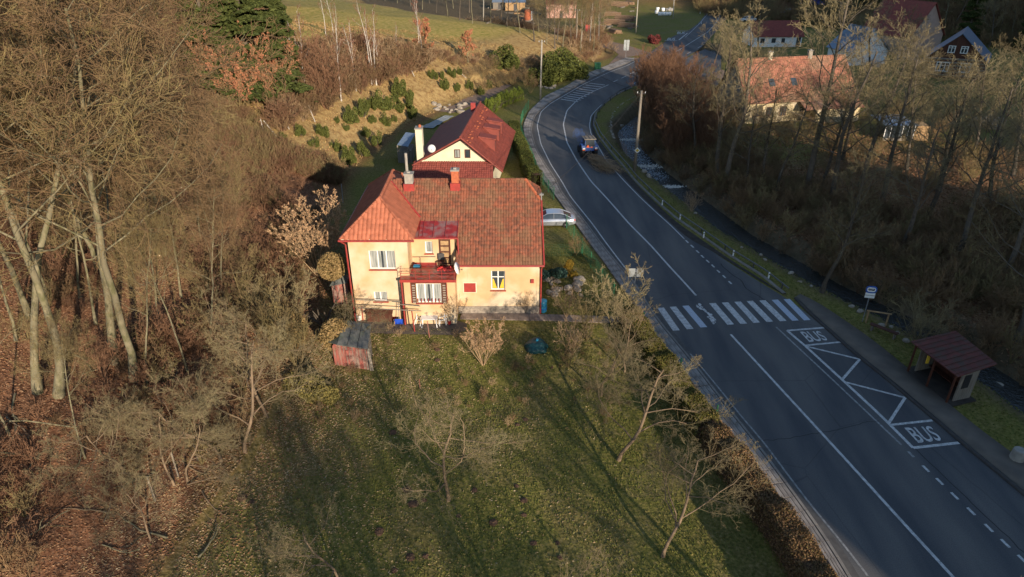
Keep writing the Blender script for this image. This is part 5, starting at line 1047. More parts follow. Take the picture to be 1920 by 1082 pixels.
def rail_side(x, y):  # grass strip between guard rail and creek, and beyond
    return x > np.interp(y, RC[np.argsort(RC[:, 1]), 1], RC[np.argsort(RC[:, 1]), 0]) + 1.0
scatter('verge_grass', 50000, (6, 34), (28, 92), lambda x, y, r: rail_side(x, y) & (seg_dist(x, y, CREEK) > 2.2) & (x < np.interp(y, cy_sorted[:, 1], cy_sorted[:, 0])), M['grass'], .075, 5, flat=-.3, zoff=.04, up=(0, 0, .8))
scatter('creek_bank_litter', 60000, (8, 60), (30, 100), lambda x, y, r: (x > np.interp(y, cy_sorted[:, 1], cy_sorted[:, 0]) + 1.5), M['leaf_litter'], .13, 6, flat=.5)

def undergrowth(name, P, meshes, smin, smax, seed, tilt=.15):
    me = bpy.data.meshes.new(name); me.from_pydata([tuple(p) for p in P], [], []); o = bpy.data.objects.new(name, me); link(o); tag(o, kind='stuff')
    ng = bpy.data.node_groups.new(name, 'GeometryNodeTree'); ng.interface.new_socket('Geometry', in_out='INPUT', socket_type='NodeSocketGeometry'); ng.interface.new_socket('Geometry', in_out='OUTPUT', socket_type='NodeSocketGeometry')
    N = ng.nodes; L = ng.links; gi = N.new('NodeGroupInput'); go = N.new('NodeGroupOutput'); jn = N.new('GeometryNodeGeometryToInstance')
    for k, ms in enumerate(meshes):
        src = bpy.data.objects.new(name + '_plant', ms); oi = N.new('GeometryNodeObjectInfo'); oi.inputs[0].default_value = src; oi.inputs['As Instance'].default_value = True; L.new(oi.outputs['Geometry'], jn.inputs[0])
    mp = N.new('GeometryNodeMeshToPoints'); L.new(gi.outputs[0], mp.inputs[0]); ip = N.new('GeometryNodeInstanceOnPoints'); L.new(mp.outputs[0], ip.inputs['Points'])
    ji = N.new('GeometryNodeJoinGeometry')
    for nd in [x for x in N if x.bl_idname == 'GeometryNodeObjectInfo']: L.new(nd.outputs['Geometry'], ji.inputs[0])
    L.new(ji.outputs[0], ip.inputs['Instance']); ip.inputs['Pick Instance'].default_value = True
    def rv(dt, a, b, s):
        q = N.new('FunctionNodeRandomValue'); q.data_type = dt; q.inputs['Seed'].default_value = s
        if dt == 'FLOAT_VECTOR': q.inputs[0].default_value = a; q.inputs[1].default_value = b; return q.outputs[0]
        if dt == 'FLOAT': q.inputs[2].default_value = a; q.inputs[3].default_value = b; return q.outputs[1]
        q.inputs[4].default_value = a; q.inputs[5].default_value = b; return q.outputs[2]
    L.new(rv('INT', 0, len(meshes) - 1, seed), ip.inputs['Instance Index']); L.new(rv('FLOAT_VECTOR', (-tilt, -tilt, 0), (tilt, tilt, 6.28), seed + 1), ip.inputs['Rotation']); L.new(rv('FLOAT', smin, smax, seed + 2), ip.inputs['Scale'])
    N.remove(jn); L.new(ip.outputs[0], go.inputs[0]); md = o.modifiers.new('plants', 'NODES'); md.node_group = ng; return o
def brush_mesh(seed, m, **kw):
    d = dict(H=1.6, r0=.018, t_first=.2, stems=9, spread=.6, l1=(5, .6, .5, .6), l2=(5, .6, .5, .6), l3=(2, .6, .5, .6), l4=None, wander=.18, grav=.05, minr=.0075); d.update(kw); tr, cr, lv = tree_data(seed, **d)
    parts = [tr, cr]; me = np_mesh('brush', *merge(parts)); me.materials.append(M[m]); return me
BR = [brush_mesh(200 + i, ['twig_rust', 'twig_beech', 'twig_moss', 'twig_tan'][i]) for i in range(4)]
def pts(n, xr, yr, keep, seed):
    rg = np.random.default_rng(seed); x = rg.uniform(*xr, n); y = rg.uniform(*yr, n); k = keep(x, y, rg); x, y = x[k], y[k]; return np.stack([x, y, T(x, y) - .05], 1)
undergrowth('undergrowth', pts(12000, (-85, -14), (20, 150), lambda x, y, r: (hill_d(x, y) > 1.0) & (x < -36 - np.maximum(0, y - 105) * .3 + r.normal(0, 1.5, len(x)) + 22 * (y < 76)) & (clump(x, y, .35, 7) > r.normal(-.3, .5, len(x)) + .9 * (y < 44)) & (np.abs(x) < .8 * (y * .88 + 13)), 21), [BR[0], BR[1], BR[0], BR[2]], .5, 1.6, 1)
undergrowth('bank_scrub', pts(9000, (-46, 20), (95, 165), lambda x, y, r: (x > -42) & (np.abs(hill_d(x, y) - (17 - np.clip((y - 112) * .45, 0, 14))) < r.uniform(.5, 3.2, len(x))) & (r.uniform(0, 1, len(x)) < .62), 22), [BR[0], BR[1], BR[3]], .5, 1.15, 5)
undergrowth('creek_thicket', pts(4600, (10, 75), (28, 108), lambda x, y, r: (x > np.interp(y, cy_sorted[:, 1], cy_sorted[:, 0]) + 1.5) & ((x < np.interp(y, cy_sorted[:, 1], cy_sorted[:, 0]) + 12 + r.normal(0, 3, len(x))) | (r.uniform(0, 1, len(x)) < .10 + .5 * (y < 66))) & (np.abs(x) < .8 * (y * .88 + 13)), 23), [BR[1], BR[2], BR[1]], .6, 1.8, 9)
undergrowth('garden_weeds', pts(260, (-13, 9), (33, 46), lambda x, y, r: left_of_road(x, y, 2.5) & off_house(x, y) & (clump(x, y, .5, 9) > .15), 24), [BR[3], BR[1]], .15, .42, 13)
rg = np.random.default_rng(77)
for i in range(26):
    px, py = rg.uniform(10, 420), rg.uniform(620, 1060)
    p = hit(px, py); P0 = np.array([[0, 0, .10]]); D = np.array([[rg.normal(), rg.normal(), .05]]); q, a = grow(P0, D, np.array([rg.uniform(1.5, 4.5)]), np.array([rg.uniform(.03, .07)]), 6, .15, -.02, .35, rg); P1, D1, L1, R1 = sprout(q, a, np.array([2.0]), 4, .3, 1.0, .6, .6, .6, rg); q1, a1 = grow(P1, D1, L1, R1, 4, .2, -.03, .4, rg)
    for qq in (q, q1): qq[..., 2] = np.clip(qq[..., 2], .05, .5) + (T(qq[..., 0] + p[0], qq[..., 1] + p[1]) - p[2])
    me = np_mesh('fallen_branch', *merge([tubes(q, a, 5), tubes(q1, a1, 3)])); o = mesh_obj('fallen_branch', me, M['bark_beech'] if i % 3 else M['bark_apple']); o.location = p; tag(o, 'fallen bare branch lying on the leaf litter', 'branch', 'fallen branches on the leafy slope')
# molehills in the lawn
mh = [(1035, 690), (820, 657), (820, 678), (763, 919), (795, 940), (775, 947), (968, 912), (890, 922), (982, 940), (982, 967), (860, 970), (925, 980), (1000, 1020), (1045, 1018), (798, 1045), (770, 1050), (970, 800), (985, 790), (740, 1075), (712, 1000), (455, 938), (472, 942), (1050, 1050), (737, 812)]
rg = np.random.default_rng(8); mm_ = []
for i in range(3):
    bm = bmesh.new(); bmesh.ops.create_icosphere(bm, subdivisions=3, radius=.26)
    for v in bm.verts:
        n_ = rg.normal(0, .02); v.co.z = max(v.co.z, -.02) * .48; v.co.x *= 1 + n_; v.co.y *= 1 + n_; v.co += v.co.normalized() * rg.normal(0, .018)
    me = bpy.data.meshes.new('molehill'); bm.to_mesh(me); bm.free(); me.materials.append(M['soil']); mm_.append(me)
for i, (a, b) in enumerate(mh):
    p = hit(a, b); o = bpy.data.objects.new('molehill', mm_[i % 3]); link(o); o.location = (p[0], p[1], p[2] - .01); k = random.uniform(.5, 1.05); o.scale = (k, k * random.uniform(.8, 1.2), k); o.rotation_euler.z = random.uniform(0, 6); tag(o, 'small brown molehill of loose soil in the lawn', 'molehill', 'molehills in the lawn')

# ------------------------------------------------------------ hedges and fences
def hedge_run(name, label, pxs, wd, ht, n, mats, leaf=.05, off=0.0, world=None):
    P = smooth_path(np.array(world) if world is not None else W(pxs), .5, 3); N = normals2(P); d = np.r_[0, np.cumsum(np.hypot(*np.diff(P, axis=0).T))]; rg = np.random.default_rng(int(abs(P[0, 0]) * 10) + n)
    t = thing(name, label, 'hedge', (P[0, 0], P[0, 1], 0)); s = rg.uniform(0, d[-1], n); fx = np.interp(s, d, P[:, 0]); fy = np.interp(s, d, P[:, 1]); nx_ = np.interp(s, d, N[:, 0]); ny_ = np.interp(s, d, N[:, 1])
    hh_ = ht * (1 + .06 * np.sin(s * 1.3) + .05 * np.sin(s * 3.1 + 1)); ww = wd * (1 + .08 * np.sin(s * .9 + 2))
    face = rg.uniform(0, 1, n); u = rg.uniform(-.5, .5, n); v = rg.uniform(0, 1, n) ** .8; topf = face < .45; sd = np.where(rg.uniform(0, 1, n) < .5, -.5, .5)
    uu = np.where(topf, u, sd + rg.normal(0, .05, n)); vv = np.where(topf, 1 - np.abs(rg.normal(0, .05, n)) + .02, v); inn = rg.uniform(0, 1, n) < .18; uu = np.where(inn, u * .9, uu); vv = np.where(inn, v, vv)
    P3 = np.stack([fx + nx_ * uu * ww, fy + ny_ * uu * ww, 0 * fx], 1); P3[:, 2] = T(P3[:, 0], P3[:, 1]) + vv * hh_; base = np.array(t.location)
    V, F = leaf_quads(P3 - base, leaf, rg); mesh_obj('foliage', np_mesh('foliage', V, F), mats, t)
    # twiggy core
    k = int(d[-1] * 9); s = rg.uniform(0, d[-1], k); q = np.stack([np.interp(s, d, P[:, 0]), np.interp(s, d, P[:, 1]), 0 * s], 1); q[:, :2] += rg.normal(0, wd * .16, (k, 2)); q[:, 2] = T(q[:, 0], q[:, 1]); D = np.stack([rg.normal(0, .25, k), rg.normal(0, .25, k), np.ones(k)], 1); p_, a_ = grow(q - base, D, np.full(k, ht * .9), np.full(k, .02), 3, .15, 0, .4, rg)
    mesh_obj('stems', np_mesh('stems', *tubes(p_, a_, 3)), M['bark_dark'], t)
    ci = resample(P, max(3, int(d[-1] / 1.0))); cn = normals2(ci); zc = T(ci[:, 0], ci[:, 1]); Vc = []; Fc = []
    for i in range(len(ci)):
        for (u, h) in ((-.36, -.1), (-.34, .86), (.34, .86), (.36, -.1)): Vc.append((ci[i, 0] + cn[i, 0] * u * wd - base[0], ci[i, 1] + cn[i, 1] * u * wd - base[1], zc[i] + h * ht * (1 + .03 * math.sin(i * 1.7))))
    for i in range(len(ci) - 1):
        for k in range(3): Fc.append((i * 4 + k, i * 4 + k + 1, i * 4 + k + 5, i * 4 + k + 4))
    mesh_obj('shade_core', np_mesh('shade_core', Vc, Fc), M['soil'], t)  # solid core added inside so the hedge casts a full shadow
    return t
def off_side(y0, y1, off, step=1.0):
    o = np.argsort(SC[:, 1]); ys = np.arange(y0, y1, step); return [(float(np.interp(y, SC[o, 1], SC[o, 0])) - off, y) for y in ys]
hedge_run('beech_hedge', 'brown leaved clipped hedge running along the lower pavement', None, 1.1, 1.9, 60000, M['hedgebrown'], .055, world=off_side(8, 31.2, 1.5))
hedge_run('green_hedge', 'yellow green ragged hedge between the brown hedge and the crossing', None, 1.2, 1.6, 48000, M['hedgegreen'], .055, world=off_side(31.4, 44.6, 1.45))
hedge_run('tall_hedge', 'dark green clipped hedge behind the mesh fence on the bend', None, 1.3, 1.9, 26000, M['pine'], .07, world=off_side(73.5, 97, 1.5))
def mesh_fence(name, label, pts_, ht, gap=2.2, m='greenfence', wire=.006, sp=.16):
    P = smooth_path(np.array(pts_, float), gap, 1) if len(pts_) > 2 else resample(np.array(pts_, float), max(2, int(math.dist(*pts_) / gap) + 1)); t = thing(name, label, 'fence', (P[0, 0], P[0, 1], 0)); zz = T(P[:, 0], P[:, 1])
    for p, z in zip(P, zz): MB().tube([(p[0], p[1], z - .2), (p[0], p[1], z + ht + .05)], .035, 6).build('post', M[m], t)
    S = []; E = []
    for i in range(len(P) - 1):
        a, b = P[i], P[i + 1]; L_ = np.hypot(*(b - a)); n = int(L_ / sp)
        for k in range(int(ht / sp) + 1): h = k * sp + .05; S.append((*a, zz[i] + h)); E.append((*b, zz[i + 1] + h))
        for k in range(n):
            c = a + (b - a) * k / n; z = zz[i] + (zz[i + 1] - zz[i]) * k / n; S.append((*c, z + .03)); E.append((*c, z + ht))
    S = np.array(S); E = np.array(E); base = np.array(t.location); V, F = tubes(np.stack([S - base, E - base], 1), np.full((len(S), 2), wire), 3); o = mesh_obj('wire_mesh', np_mesh('wire_mesh', V, F), M[m], t); o['kind'] = 'stuff'; return t
mesh_fence('mesh_fence', 'green wire mesh fence following the pavement round the bend', off_side(70, 112, .45, 2.0), 1.5)
mesh_fence('mesh_fence', 'green wire mesh fence between the car bay and the pavement', [G(1062, 428), G(1092, 478), G(1120, 520), G(1150, 560)], 1.5)
mesh_fence('mesh_fence', 'short green mesh fence crossing the side garden behind the conifers', [G(1020, 480), G(1092, 480)], 1.2)
mesh_fence('wire_fence', 'dark wire fence at the foot of the leafy slope, lower left', [hit(292, 945)[:2], hit(345, 895)[:2], hit(395, 850)[:2], hit(440, 800)[:2]], 1.2, gap=3.4, m='darkmetal', wire=.006)
for i, (a, b, top) in enumerate([(292, 942, 868), (335, 895, 855), (1205, 612, 596), (1274, 700, 684), (1341, 790, 775)]):
    p = hit(a, b); o = MB().tube([(0, 0, -.2), (0, 0, 1.7 if i < 2 else 1.2)], .05, 6).build('fence_post', M['polewood'] if i < 2 else M['greenfence'], None); o.location = p; tag(o, ['leaning timber post at the lower left wire fence', 'second timber post up the slope from the leaning one', 'green steel post in the hedge by the crossing', 'green steel post in the hedge between the crossing and the fruit tree', 'green steel post in the hedge where it turns brown'][i], 'post')

# guard rail on the outside of the bend
gr = thing('guard_rail', 'low galvanised guard rail along the creek side of the road', 'guard rail', (*G(1316, 438), 0)); gp = curve(RAIL, step=.5, it=2)
gr_me = MB(); N_g = normals2(gp); base = np.array(gr.location)
prof = [(0.0, .42), (.03, .45), (.0, .49), (.03, .53), (.0, .56), (-.03, .56), (.0, .53), (-.03, .49), (.0, .45), (-.03, .42)]
V = []; F = []
for i in range(len(gp)):
    for (u, h) in prof: V.append((gp[i, 0] + N_g[i, 0] * u - base[0], gp[i, 1] + N_g[i, 1] * u - base[1], h))
for i in range(len(gp) - 1):
    for k in range(10): F.append((i * 10 + k, i * 10 + (k + 1) % 10, (i + 1) * 10 + (k + 1) % 10, (i + 1) * 10 + k))
mesh_obj('rail', np_mesh('rail', V, F), mat('weathered_rail_steel', (.20, .21, .22), (.15, .16, .17), 3, .5, metal=.4), gr)
gd = np.r_[0, np.cumsum(np.hypot(*np.diff(gp, axis=0).T))]; s = 1.0
while s < gd[-1]:
    x = np.interp(s, gd, gp[:, 0]); y = np.interp(s, gd, gp[:, 1]); MB().box(x + .04, x + .14, y - .04, y + .04, -.3, .5).build('post', M['darkmetal'], gr); s += 4.0
kk = MB()
for i in range(0, len(gp) - 1, 2): pass
ribbon('road_edge_curb', gp + np.array([-.35, 0]), gp + np.array([-.15, 0]), .1, M['kerb'], 'structure', drop=.15)
for i, (a, b) in enumerate([(1237, 386), (1270, 413), (1314, 446), (1369, 481), (1435, 523), (1311, 26), (1313, 45)]):
    x, y = G(a, b); o = MB(); o.prism([(-.06, -.05, 0), (.06, -.05, 0), (.06, .05, 0), (-.06, .05, 0)], (0, 0, .62)); t = thing('marker_post', 'white roadside marker post, ' + ['first from the tractor along the rail', 'second from the tractor along the rail', 'third from the tractor along the rail', 'fourth from the tractor along the rail', 'last one before the crossing', 'upper one on the far inner bend', 'lower one on the far inner bend'][i], 'marker post', (x + .25, y, 0)); o.build('body', M['white'], t, world=False, bevel=.015); MB().box(-.062, .062, -.056, -.05, .42, .5).build('band', M['black'], t, world=False)

# ------------------------------------------------------------ utility poles, cables and signs
def pole(px, py, tpx, tpy, label, m='polecon', r=.14):
    x, y = G(px, py); tx, tz = PY(tpx, tpy, y); h = min(tz, 10.2); t = thing('utility_pole', label, 'utility pole', (x, y, 0), 'utility poles along the road')
    MB().tube([(0, 0, -.5), (tx - x, 0, h)], [r * 1.25, r * .8], 9).build('shaft', M[m], t, world=False, smooth=True)
    a = MB(); a.box(tx - x - .5, tx - x + .5, -.04, .04, h - .35, h - .28); a.build('crossarm', M['darkmetal'], t, world=False)
    for k in (-.45, 0, .45):
        b = MB(); b.lathe([(.03, 0), (.06, .04), (.03, .09), (.06, .13), (.02, .18)], 7, (tx - x + k, 0, h - .28)); b.build('insulator', M['white'], t, world=False)
    return Vector((tx, y, h - .15))
P1 = pole(1190, 320, 1203, 170, 'grey pole with a diamond road sign beside the guard rail', 'polewood', .17)
P2 = pole(1013, 187, 1016, 75, 'grey pole standing on the pavement edge before the hatched bend')
P3 = pole(1080, 105, 1083, 17, 'grey pole with a lamp box in front of the timber yard trees', 'polewood')
P4 = pole(1192, 62, 1197, -10, 'grey twin pole beside the distant lawn')
P5 = pole(906, 52, 907, -20, 'grey pole standing in front of the timber yard sheds')
P6 = pole(1262, 35, 1264, -2, 'short grey pole behind the white wrapped bales')
P7 = pole(1282, 8, 1283, -12, 'farthest grey pole inside the last road bend')
def cable(a, b, label, sag=.8, off=0):
    n = 24; mb = MB(); pts_ = [tuple(Vector(a).lerp(Vector(b), i / n) + Vector((0, 0, off - sag * 4 * (i / n) * (1 - i / n)))) for i in range(n + 1)]; mb.tube(pts_, .022, 4); o = mb.build('overhead_cable', M['black'], None); tag(o, label, 'cable', 'overhead cables')
cable(P2, P1, 'overhead cable crossing the bend between the two nearer poles'); cable(P3, P2, 'overhead cable from the bend pole back to the timber yard pole'); cable(P1, (2.25, 49.3, 8.4), 'overhead cable from the sign pole to the ochre house mast', .6); cable(P4, P3, 'overhead cable towards the distant twin pole'); cable(P5, P3, 'overhead cable in front of the timber yard'); cable(P6, P4, 'overhead cable above the white wrapped bales')
sx_, sz_ = PY(1195, 282, G(1190, 320)[1] - .25); x_, y_ = sx_, G(1190, 320)[1] - .25
t = thing('priority_sign', 'diamond priority road sign with white border on the pole', 'road sign', (x_, y_, sz_)); MB().prism([(-.36, 0, 0), (0, 0, -.36), (.36, 0, 0), (0, 0, .36)], (0, .02, 0)).build('plate', M['white'], t, world=False); MB().prism([(-.22, -.006, 0), (0, -.006, -.22), (.22, -.006, 0), (0, -.006, .22)], (0, .004, 0)).build('face', M['yellow'], t, world=False)
MB().box(-.03, .03, .02, .2, -.3, -.2).build('bracket', M['darkmetal'], t, world=False)
def sign_pair(px, py, top, label, h=2.6, w_=.5, tall=.75):
    x, y = G(px, py); t = thing('road_sign', label, 'road sign', (x, y, 0)); 
    for k in (-1, 1):
        MB().box(k * .33 - .26, k * .33 + .26, -.012, .012, h - tall, h).build('plate', M['signback'], t, world=False, bevel=.006)
    MB().tube([(0, .04, -.1), (0, .04, h - .1)], .035, 7).build('post', M['galv'], t, world=False); b = MB(); b.box(-.5, .5, .014, .03, h - .3, h - .26); b.box(-.5, .5, .014, .03, h - .6, h - .56); b.build('bracket', M['galv'], t, world=False)
sign_pair(1188, 556, 505, 'pair of grey sign backs on one post by the crossing', 2.55); sign_pair(1173, 108, 74, 'tall pair of narrow grey sign backs at the side lane', 3.7, tall=2.2)
# bus stop sign
x, y = G(1617, 602); t = thing('bus_stop_sign', 'bus stop sign with blue framed bus symbol above two timetable plates', 'bus stop sign', (x, y, 0), rz=R(-14))
MB().tube([(0, 0, -.1), (0, 0, 2.75)], .035, 7).build('post', M['galv'], t, world=False)
def rrect(w_, h_, r_, z, y0):
    p = []
    for cx, cz, a0 in ((w_ - r_, h_ - r_, 0), (-w_ + r_, h_ - r_, 90), (-w_ + r_, -h_ + r_, 180), (w_ - r_, -h_ + r_, 270)):
        for k in range(5): a = R(a0 + k * 22.5); p.append((cx + r_ * math.cos(a), y0, z + cz + r_ * math.sin(a)))
    return p
MB().prism(rrect(.38, .29, .22, 2.75, -.06), (0, .03, 0)).build('plate', M['signblue'], t, world=False)
MB().prism(rrect(.30, .18, .15, 2.75, -.066), (0, .005, 0)).build('panel', M['white'], t, world=False)
b = MB(); b.prism(rrect(.22, .08, .03, 2.77, -.072), (0, .005, 0)); 
for k in (-.12, .12): b.lathe([(.001, 0), (.03, .001)], 8, (k, -.072, 2.68)) if False else b.prism([(k - .03, -.072, 2.67), (k + .03, -.072, 2.67), (k + .03, -.072, 2.70), (k - .03, -.072, 2.70)], (0, .005, 0))
b.build('bus_symbol', M['black'], t, world=False)
for k in range(4): MB().box(-.17 + k * .09, -.11 + k * .09, -.076, -.072, 2.78, 2.83).build('symbol_window', M['white'], t, world=False)
for z in (2.28, 2.04): MB().box(-.34, .34, -.05, -.03, z, z + .19).build('timetable_plate', M['white'], t, world=False)
# wooden rail at the creek
a_, b_ = G(1623, 605), G(1660, 612)
t = thing('wooden_rail', 'simple pale wooden handrail at the creek edge by the bus sign', 'railing', (*a_, 0)); aa = Vector((*a_, 0)); bb = Vector((*b_, 0))
for q in (aa, bb): MB().tube([q + Vector((0, 0, -.3)), q + Vector((0, 0, 1.05))], .06, 6).build('post', M['tanwood'], t)
MB().tube([aa + Vector((-.15, 0, 1.07)), bb + Vector((.2, 0, 1.05))], .06, 6).build('rail', M['tanwood'], t)
t = thing('bench', 'low dark wooden bench on the grass between bus sign and shelter', 'bench', (*G(1655, 626), 0), rz=R(-48))
MB().box(-1.0, 1.0, -.2, .2, .42, .48).build('seat', M['brownwood'], t, world=False)
for k in (-.8, .8): MB().box(k - .06, k + .06, -.16, .16, -.1, .42).build('leg', M['greywood'], t, world=False)
# bus shelter
A = Vector((*G(1716, 640, 2.7), 2.7)); Bq = Vector((*G(1792, 620, 2.7), 2.7)); C_ = Vector((*G(1870, 682, 2.7), 2.7)); Dq = Vector((*G(1796, 706, 2.35), 2.35)); A.z = 2.45
t = thing('bus_shelter', 'open fronted timber bus shelter with dull red sheet roof', 'bus shelter', (C_.x - 1, C_.y + 1, 0))
A = Vector((*G(1708, 640, 2.35), 2.35)); r = MB(); slab_poly(r, [A, Dq, C_, Bq], .07); r.build('roof', mat('dull_red_roof_sheet', (0.16, 0.05, 0.04), (0.10, 0.038, 0.032), 2, .85, c3=(.09, .055, .042), s3=1.6), t)
for k in range(9):
    f = (k + .5) / 9; r = MB(); p0 = A.lerp(Dq, f); p1 = Bq.lerp(C_, f); r.tube([p0 + Vector((0, 0, .02)), p1 + Vector((0, 0, .02))], .025, 4); r.build('roof_rib', M['brownwood'], t)
dv = (Dq - A).normalized(); dw = (C_ - Dq); dw.z = 0; dw.normalize(); dv.z = 0; dv.normalize()
def sp(u, v_, z): p = Dq - dv * u + dw * v_; return Vector((p.x, p.y, z))
Lr = (Dq - A).length; Wd = 2.1
r = MB(); r.prism([sp(.35, Wd, 0), sp(Lr - .35, Wd, 0), sp(Lr - .35, Wd, 2.5), sp(.35, Wd, 2.5)], tuple(dw * .08)); r.build('back_wall', M['brownwood'], t)
for u in (.35, Lr - .35):
    r = MB(); r.prism([sp(u, .75, 0), sp(u, Wd, 0), sp(u, Wd, 2.5), sp(u, .75, 2.38)], tuple(dv * .08)); r.build('side_wall', M['greywood'], t)
r = MB(); r.prism([sp(.26, 1.0, 1.0), sp(.26, 1.55, 1.0), sp(.26, 1.55, 2.0), sp(.26, 1.0, 2.0)], tuple(dv * .02)); r.build('window_opening', M['black'], t)
for u in (.3, Lr / 2, Lr - .3): p = sp(u, .25, 0); MB().box(p.x - .05, p.x + .05, p.y - .05, p.y + .05, -.1, 2.35).build('post', M['brownwood'], t)
r = MB(); r.tube([sp(.1, .22, 2.32), sp(Lr - .1, .22, 2.32)], .06, 4); r.build('beam', M['brownwood'], t)
r = MB(); r.prism([sp(.6, 1.6, .45), sp(Lr - .6, 1.6, .45), sp(Lr - .6, 2.0, .45), sp(.6, 2.0, .45)], (0, 0, .05)); r.build('bench', M['brownwood'], t)
r = MB(); q = sp(2.6, .3, 0); r.box(q.x - .10, q.x + .10, q.y - .03, q.y + .03, 1.5, 2.1); r.build('notice_frame', M['yellow'], t)
r = MB(); r.prism([sp(-.1, -.1, .0), sp(Lr + .1, -.1, .0), sp(Lr + .1, Wd + .2, .0), sp(-.1, Wd + .2, .0)], (0, 0, .08)); r.build('floor_slab', M['gutter_floorshade'], t)  # floor coloured dark to stand for the shade inside the shelter
r = MB(); x, y = G(1905, 862); 
o = MB().lathe([(.36, -.1), (.38, .1), (.34, .7), (.30, .76)], 10, (0, 0, 0)).build('concrete_bollard', M['concrete'], None, bevel=.02); o.location = (x, y, 0); tag(o, 'squat grey concrete post beside the pavement at the right edge', 'bollard')

# ------------------------------------------------------------ vehicles
def extrude_profile(mb, prof, y0, y1, inset=0.0):
    n = len(prof); a = [(p[0], y0, p[1]) for p in prof]; b = [(p[0], y1, p[1]) for p in prof]
    mb.add(a + b, [tuple(range(n - 1, -1, -1)), tuple(range(n, 2 * n))] + [(i, (i + 1) % n, n + (i + 1) % n, n + i) for i in range(n)])
def wheel(t, x, y, z, r, wd, m='black', rim='galv', name='wheel'):
    b = MB(); b.M = Matrix.Translation((x, y, z)) @ Matrix.Rotation(R(90), 4, 'X'); b.lathe([(r * .62, -wd / 2), (r * .93, -wd / 2), (r, -wd * .3), (r, wd * .3), (r * .93, wd / 2), (r * .62, wd / 2)], 20); w_ = b.build(name, M[m], t, world=False, smooth=False)
    c = MB(); c.M = b.M; c.lathe([(r * .1, -wd * .52), (r * .6, -wd * .46), (r * .62, wd * .46), (r * .1, wd * .52)], 14); me = bpy.data.meshes.new('rim'); me.from_pydata(c.v, [], c.f); mesh_obj('rim', me, M[rim], w_)
    return w_
def sedan(label, loc, rz, paint_='silver', roofm=None, L_=4.75, Wd_=1.78):
    t = thing('parked_car', label, 'car', loc, rz=rz); h = Wd_ / 2
    bm = bmesh.new()   # body as stations along x: front at -x, rear at +x
    st = [(-2.35, .30, .58, .70), (-2.2, .22, .70, .82), (-1.75, .18, .80, .87), (-1.0, .18, .90, .89), (0, .18, .93, .89), (1.0, .18, .95, .89), (1.7, .20, .96, .88), (2.15, .26, .95, .84), (2.38, .34, .86, .74)]
    rings = []
    for x, zb, zt, hw in st:
        s_ = h / .89; hw *= s_; rings.append([bm.verts.new((x, y, z)) for y, z in [(-hw * .9, zb), (-hw, zb + .12), (-hw, zb + (zt - zb) * .55), (-hw * .95, zt - .04), (-hw * .8, zt), (hw * .8, zt), (hw * .95, zt - .04), (hw, zb + (zt - zb) * .55), (hw, zb + .12), (hw * .9, zb)]])
    for a, b in zip(rings[:-1], rings[1:]):
        for i in range(10): bm.faces.new([a[i], a[(i + 1) % 10], b[(i + 1) % 10], b[i]])
    bm.faces.new(rings[0][::-1]); bm.faces.new(rings[-1]); bmesh.ops.recalc_face_normals(bm, faces=bm.faces); me = bpy.data.meshes.new('body'); bm.to_mesh(me); bm.free()
    for p in me.polygons: p.use_smooth = True
    mesh_obj('body', me, M[paint_], t)
    bm = bmesh.new(); st = [(-1.25, .90, .93, .72), (-.45, .92, 1.36, .60), (.1, .92, 1.43, .59), (.8, .92, 1.41, .58), (1.25, .93, 1.27, .58), (1.95, .94, .97, .66)]; rings = []
    for x, zb, zt, hw in st:
        hw *= h / .89; wb_ = .80 * h / .89; rings.append([bm.verts.new((x, y, z)) for y, z in [(-wb_, zb), (-(wb_ * .4 + hw * .6), zb + (zt - zb) * .6), (-hw, zt - .03), (-hw * .85, zt), (hw * .85, zt), (hw, zt - .03), ((wb_ * .4 + hw * .6), zb + (zt - zb) * .6), (wb_, zb)]])
    for a, b in zip(rings[:-1], rings[1:]):
        for i in range(8): bm.faces.new([a[i], a[(i + 1) % 8], b[(i + 1) % 8], b[i]])
    bmesh.ops.recalc_face_normals(bm, faces=bm.faces); me = bpy.data.meshes.new('greenhouse'); bm.to_mesh(me); bm.free(); mesh_obj('windows', me, M['glass'], t)
    r_ = MB(); r_.add([(-.5, -.56, 1.37), (.1, -.57, 1.45), (.85, -.56, 1.43), (1.2, -.54, 1.31), (1.2, .54, 1.31), (.85, .56, 1.43), (.1, .57, 1.45), (-.5, .56, 1.37)], [(0, 1, 6, 7), (1, 2, 5, 6), (2, 3, 4, 5)]); r_.build('roof', M[roofm or paint_], t, world=False, smooth=True)
    for s_ in (-1, 1):
        p = MB(); p.tube([(-1.3, s_ * .74, .92), (-.48, s_ * .60, 1.37), (.1, s_ * .60, 1.43), (.85, s_ * .60, 1.41), (1.3, s_ * .58, 1.27), (1.95, s_ * .68, .96)], .035, 5); p.tube([(.2, s_ * .79, .93), (.2, s_ * .61, 1.42)], .03, 4); p.build('window_pillar', M[paint_], t, world=False)
        d = MB(); d.box(-.35, -.33, s_ * .905, s_ * .895, .3, .9) if False else d.box(-.9, 1.35, min(s_ * .885, s_ * .90), max(s_ * .885, s_ * .90), .52, .55); d.build('door_trim', M['darkmetal'], t, world=False)
        MB().box(2.2, 2.34, min(s_ * .5, s_ * .78), max(s_ * .5, s_ * .78), .68, .86).build('tail_light', M['red'], t, world=False, bevel=.02)
        MB().box(-2.33, -2.2, min(s_ * .45, s_ * .72), max(s_ * .45, s_ * .72), .52, .64).build('headlight', M['white'], t, world=False, bevel=.02)
        for x in (-1.42, 1.38): wheel(t, x, s_ * .80, .32, .32, .21)
    MB().box(2.36, 2.40, -.26, .26, .5, .61).build('number_plate', M['white'], t, world=False)
    return t
x, y = G(1060, 427); sedan('silver saloon car parked in the bay beside the ochre house', (x - 1.38, y + .85, 0.0), R(1))
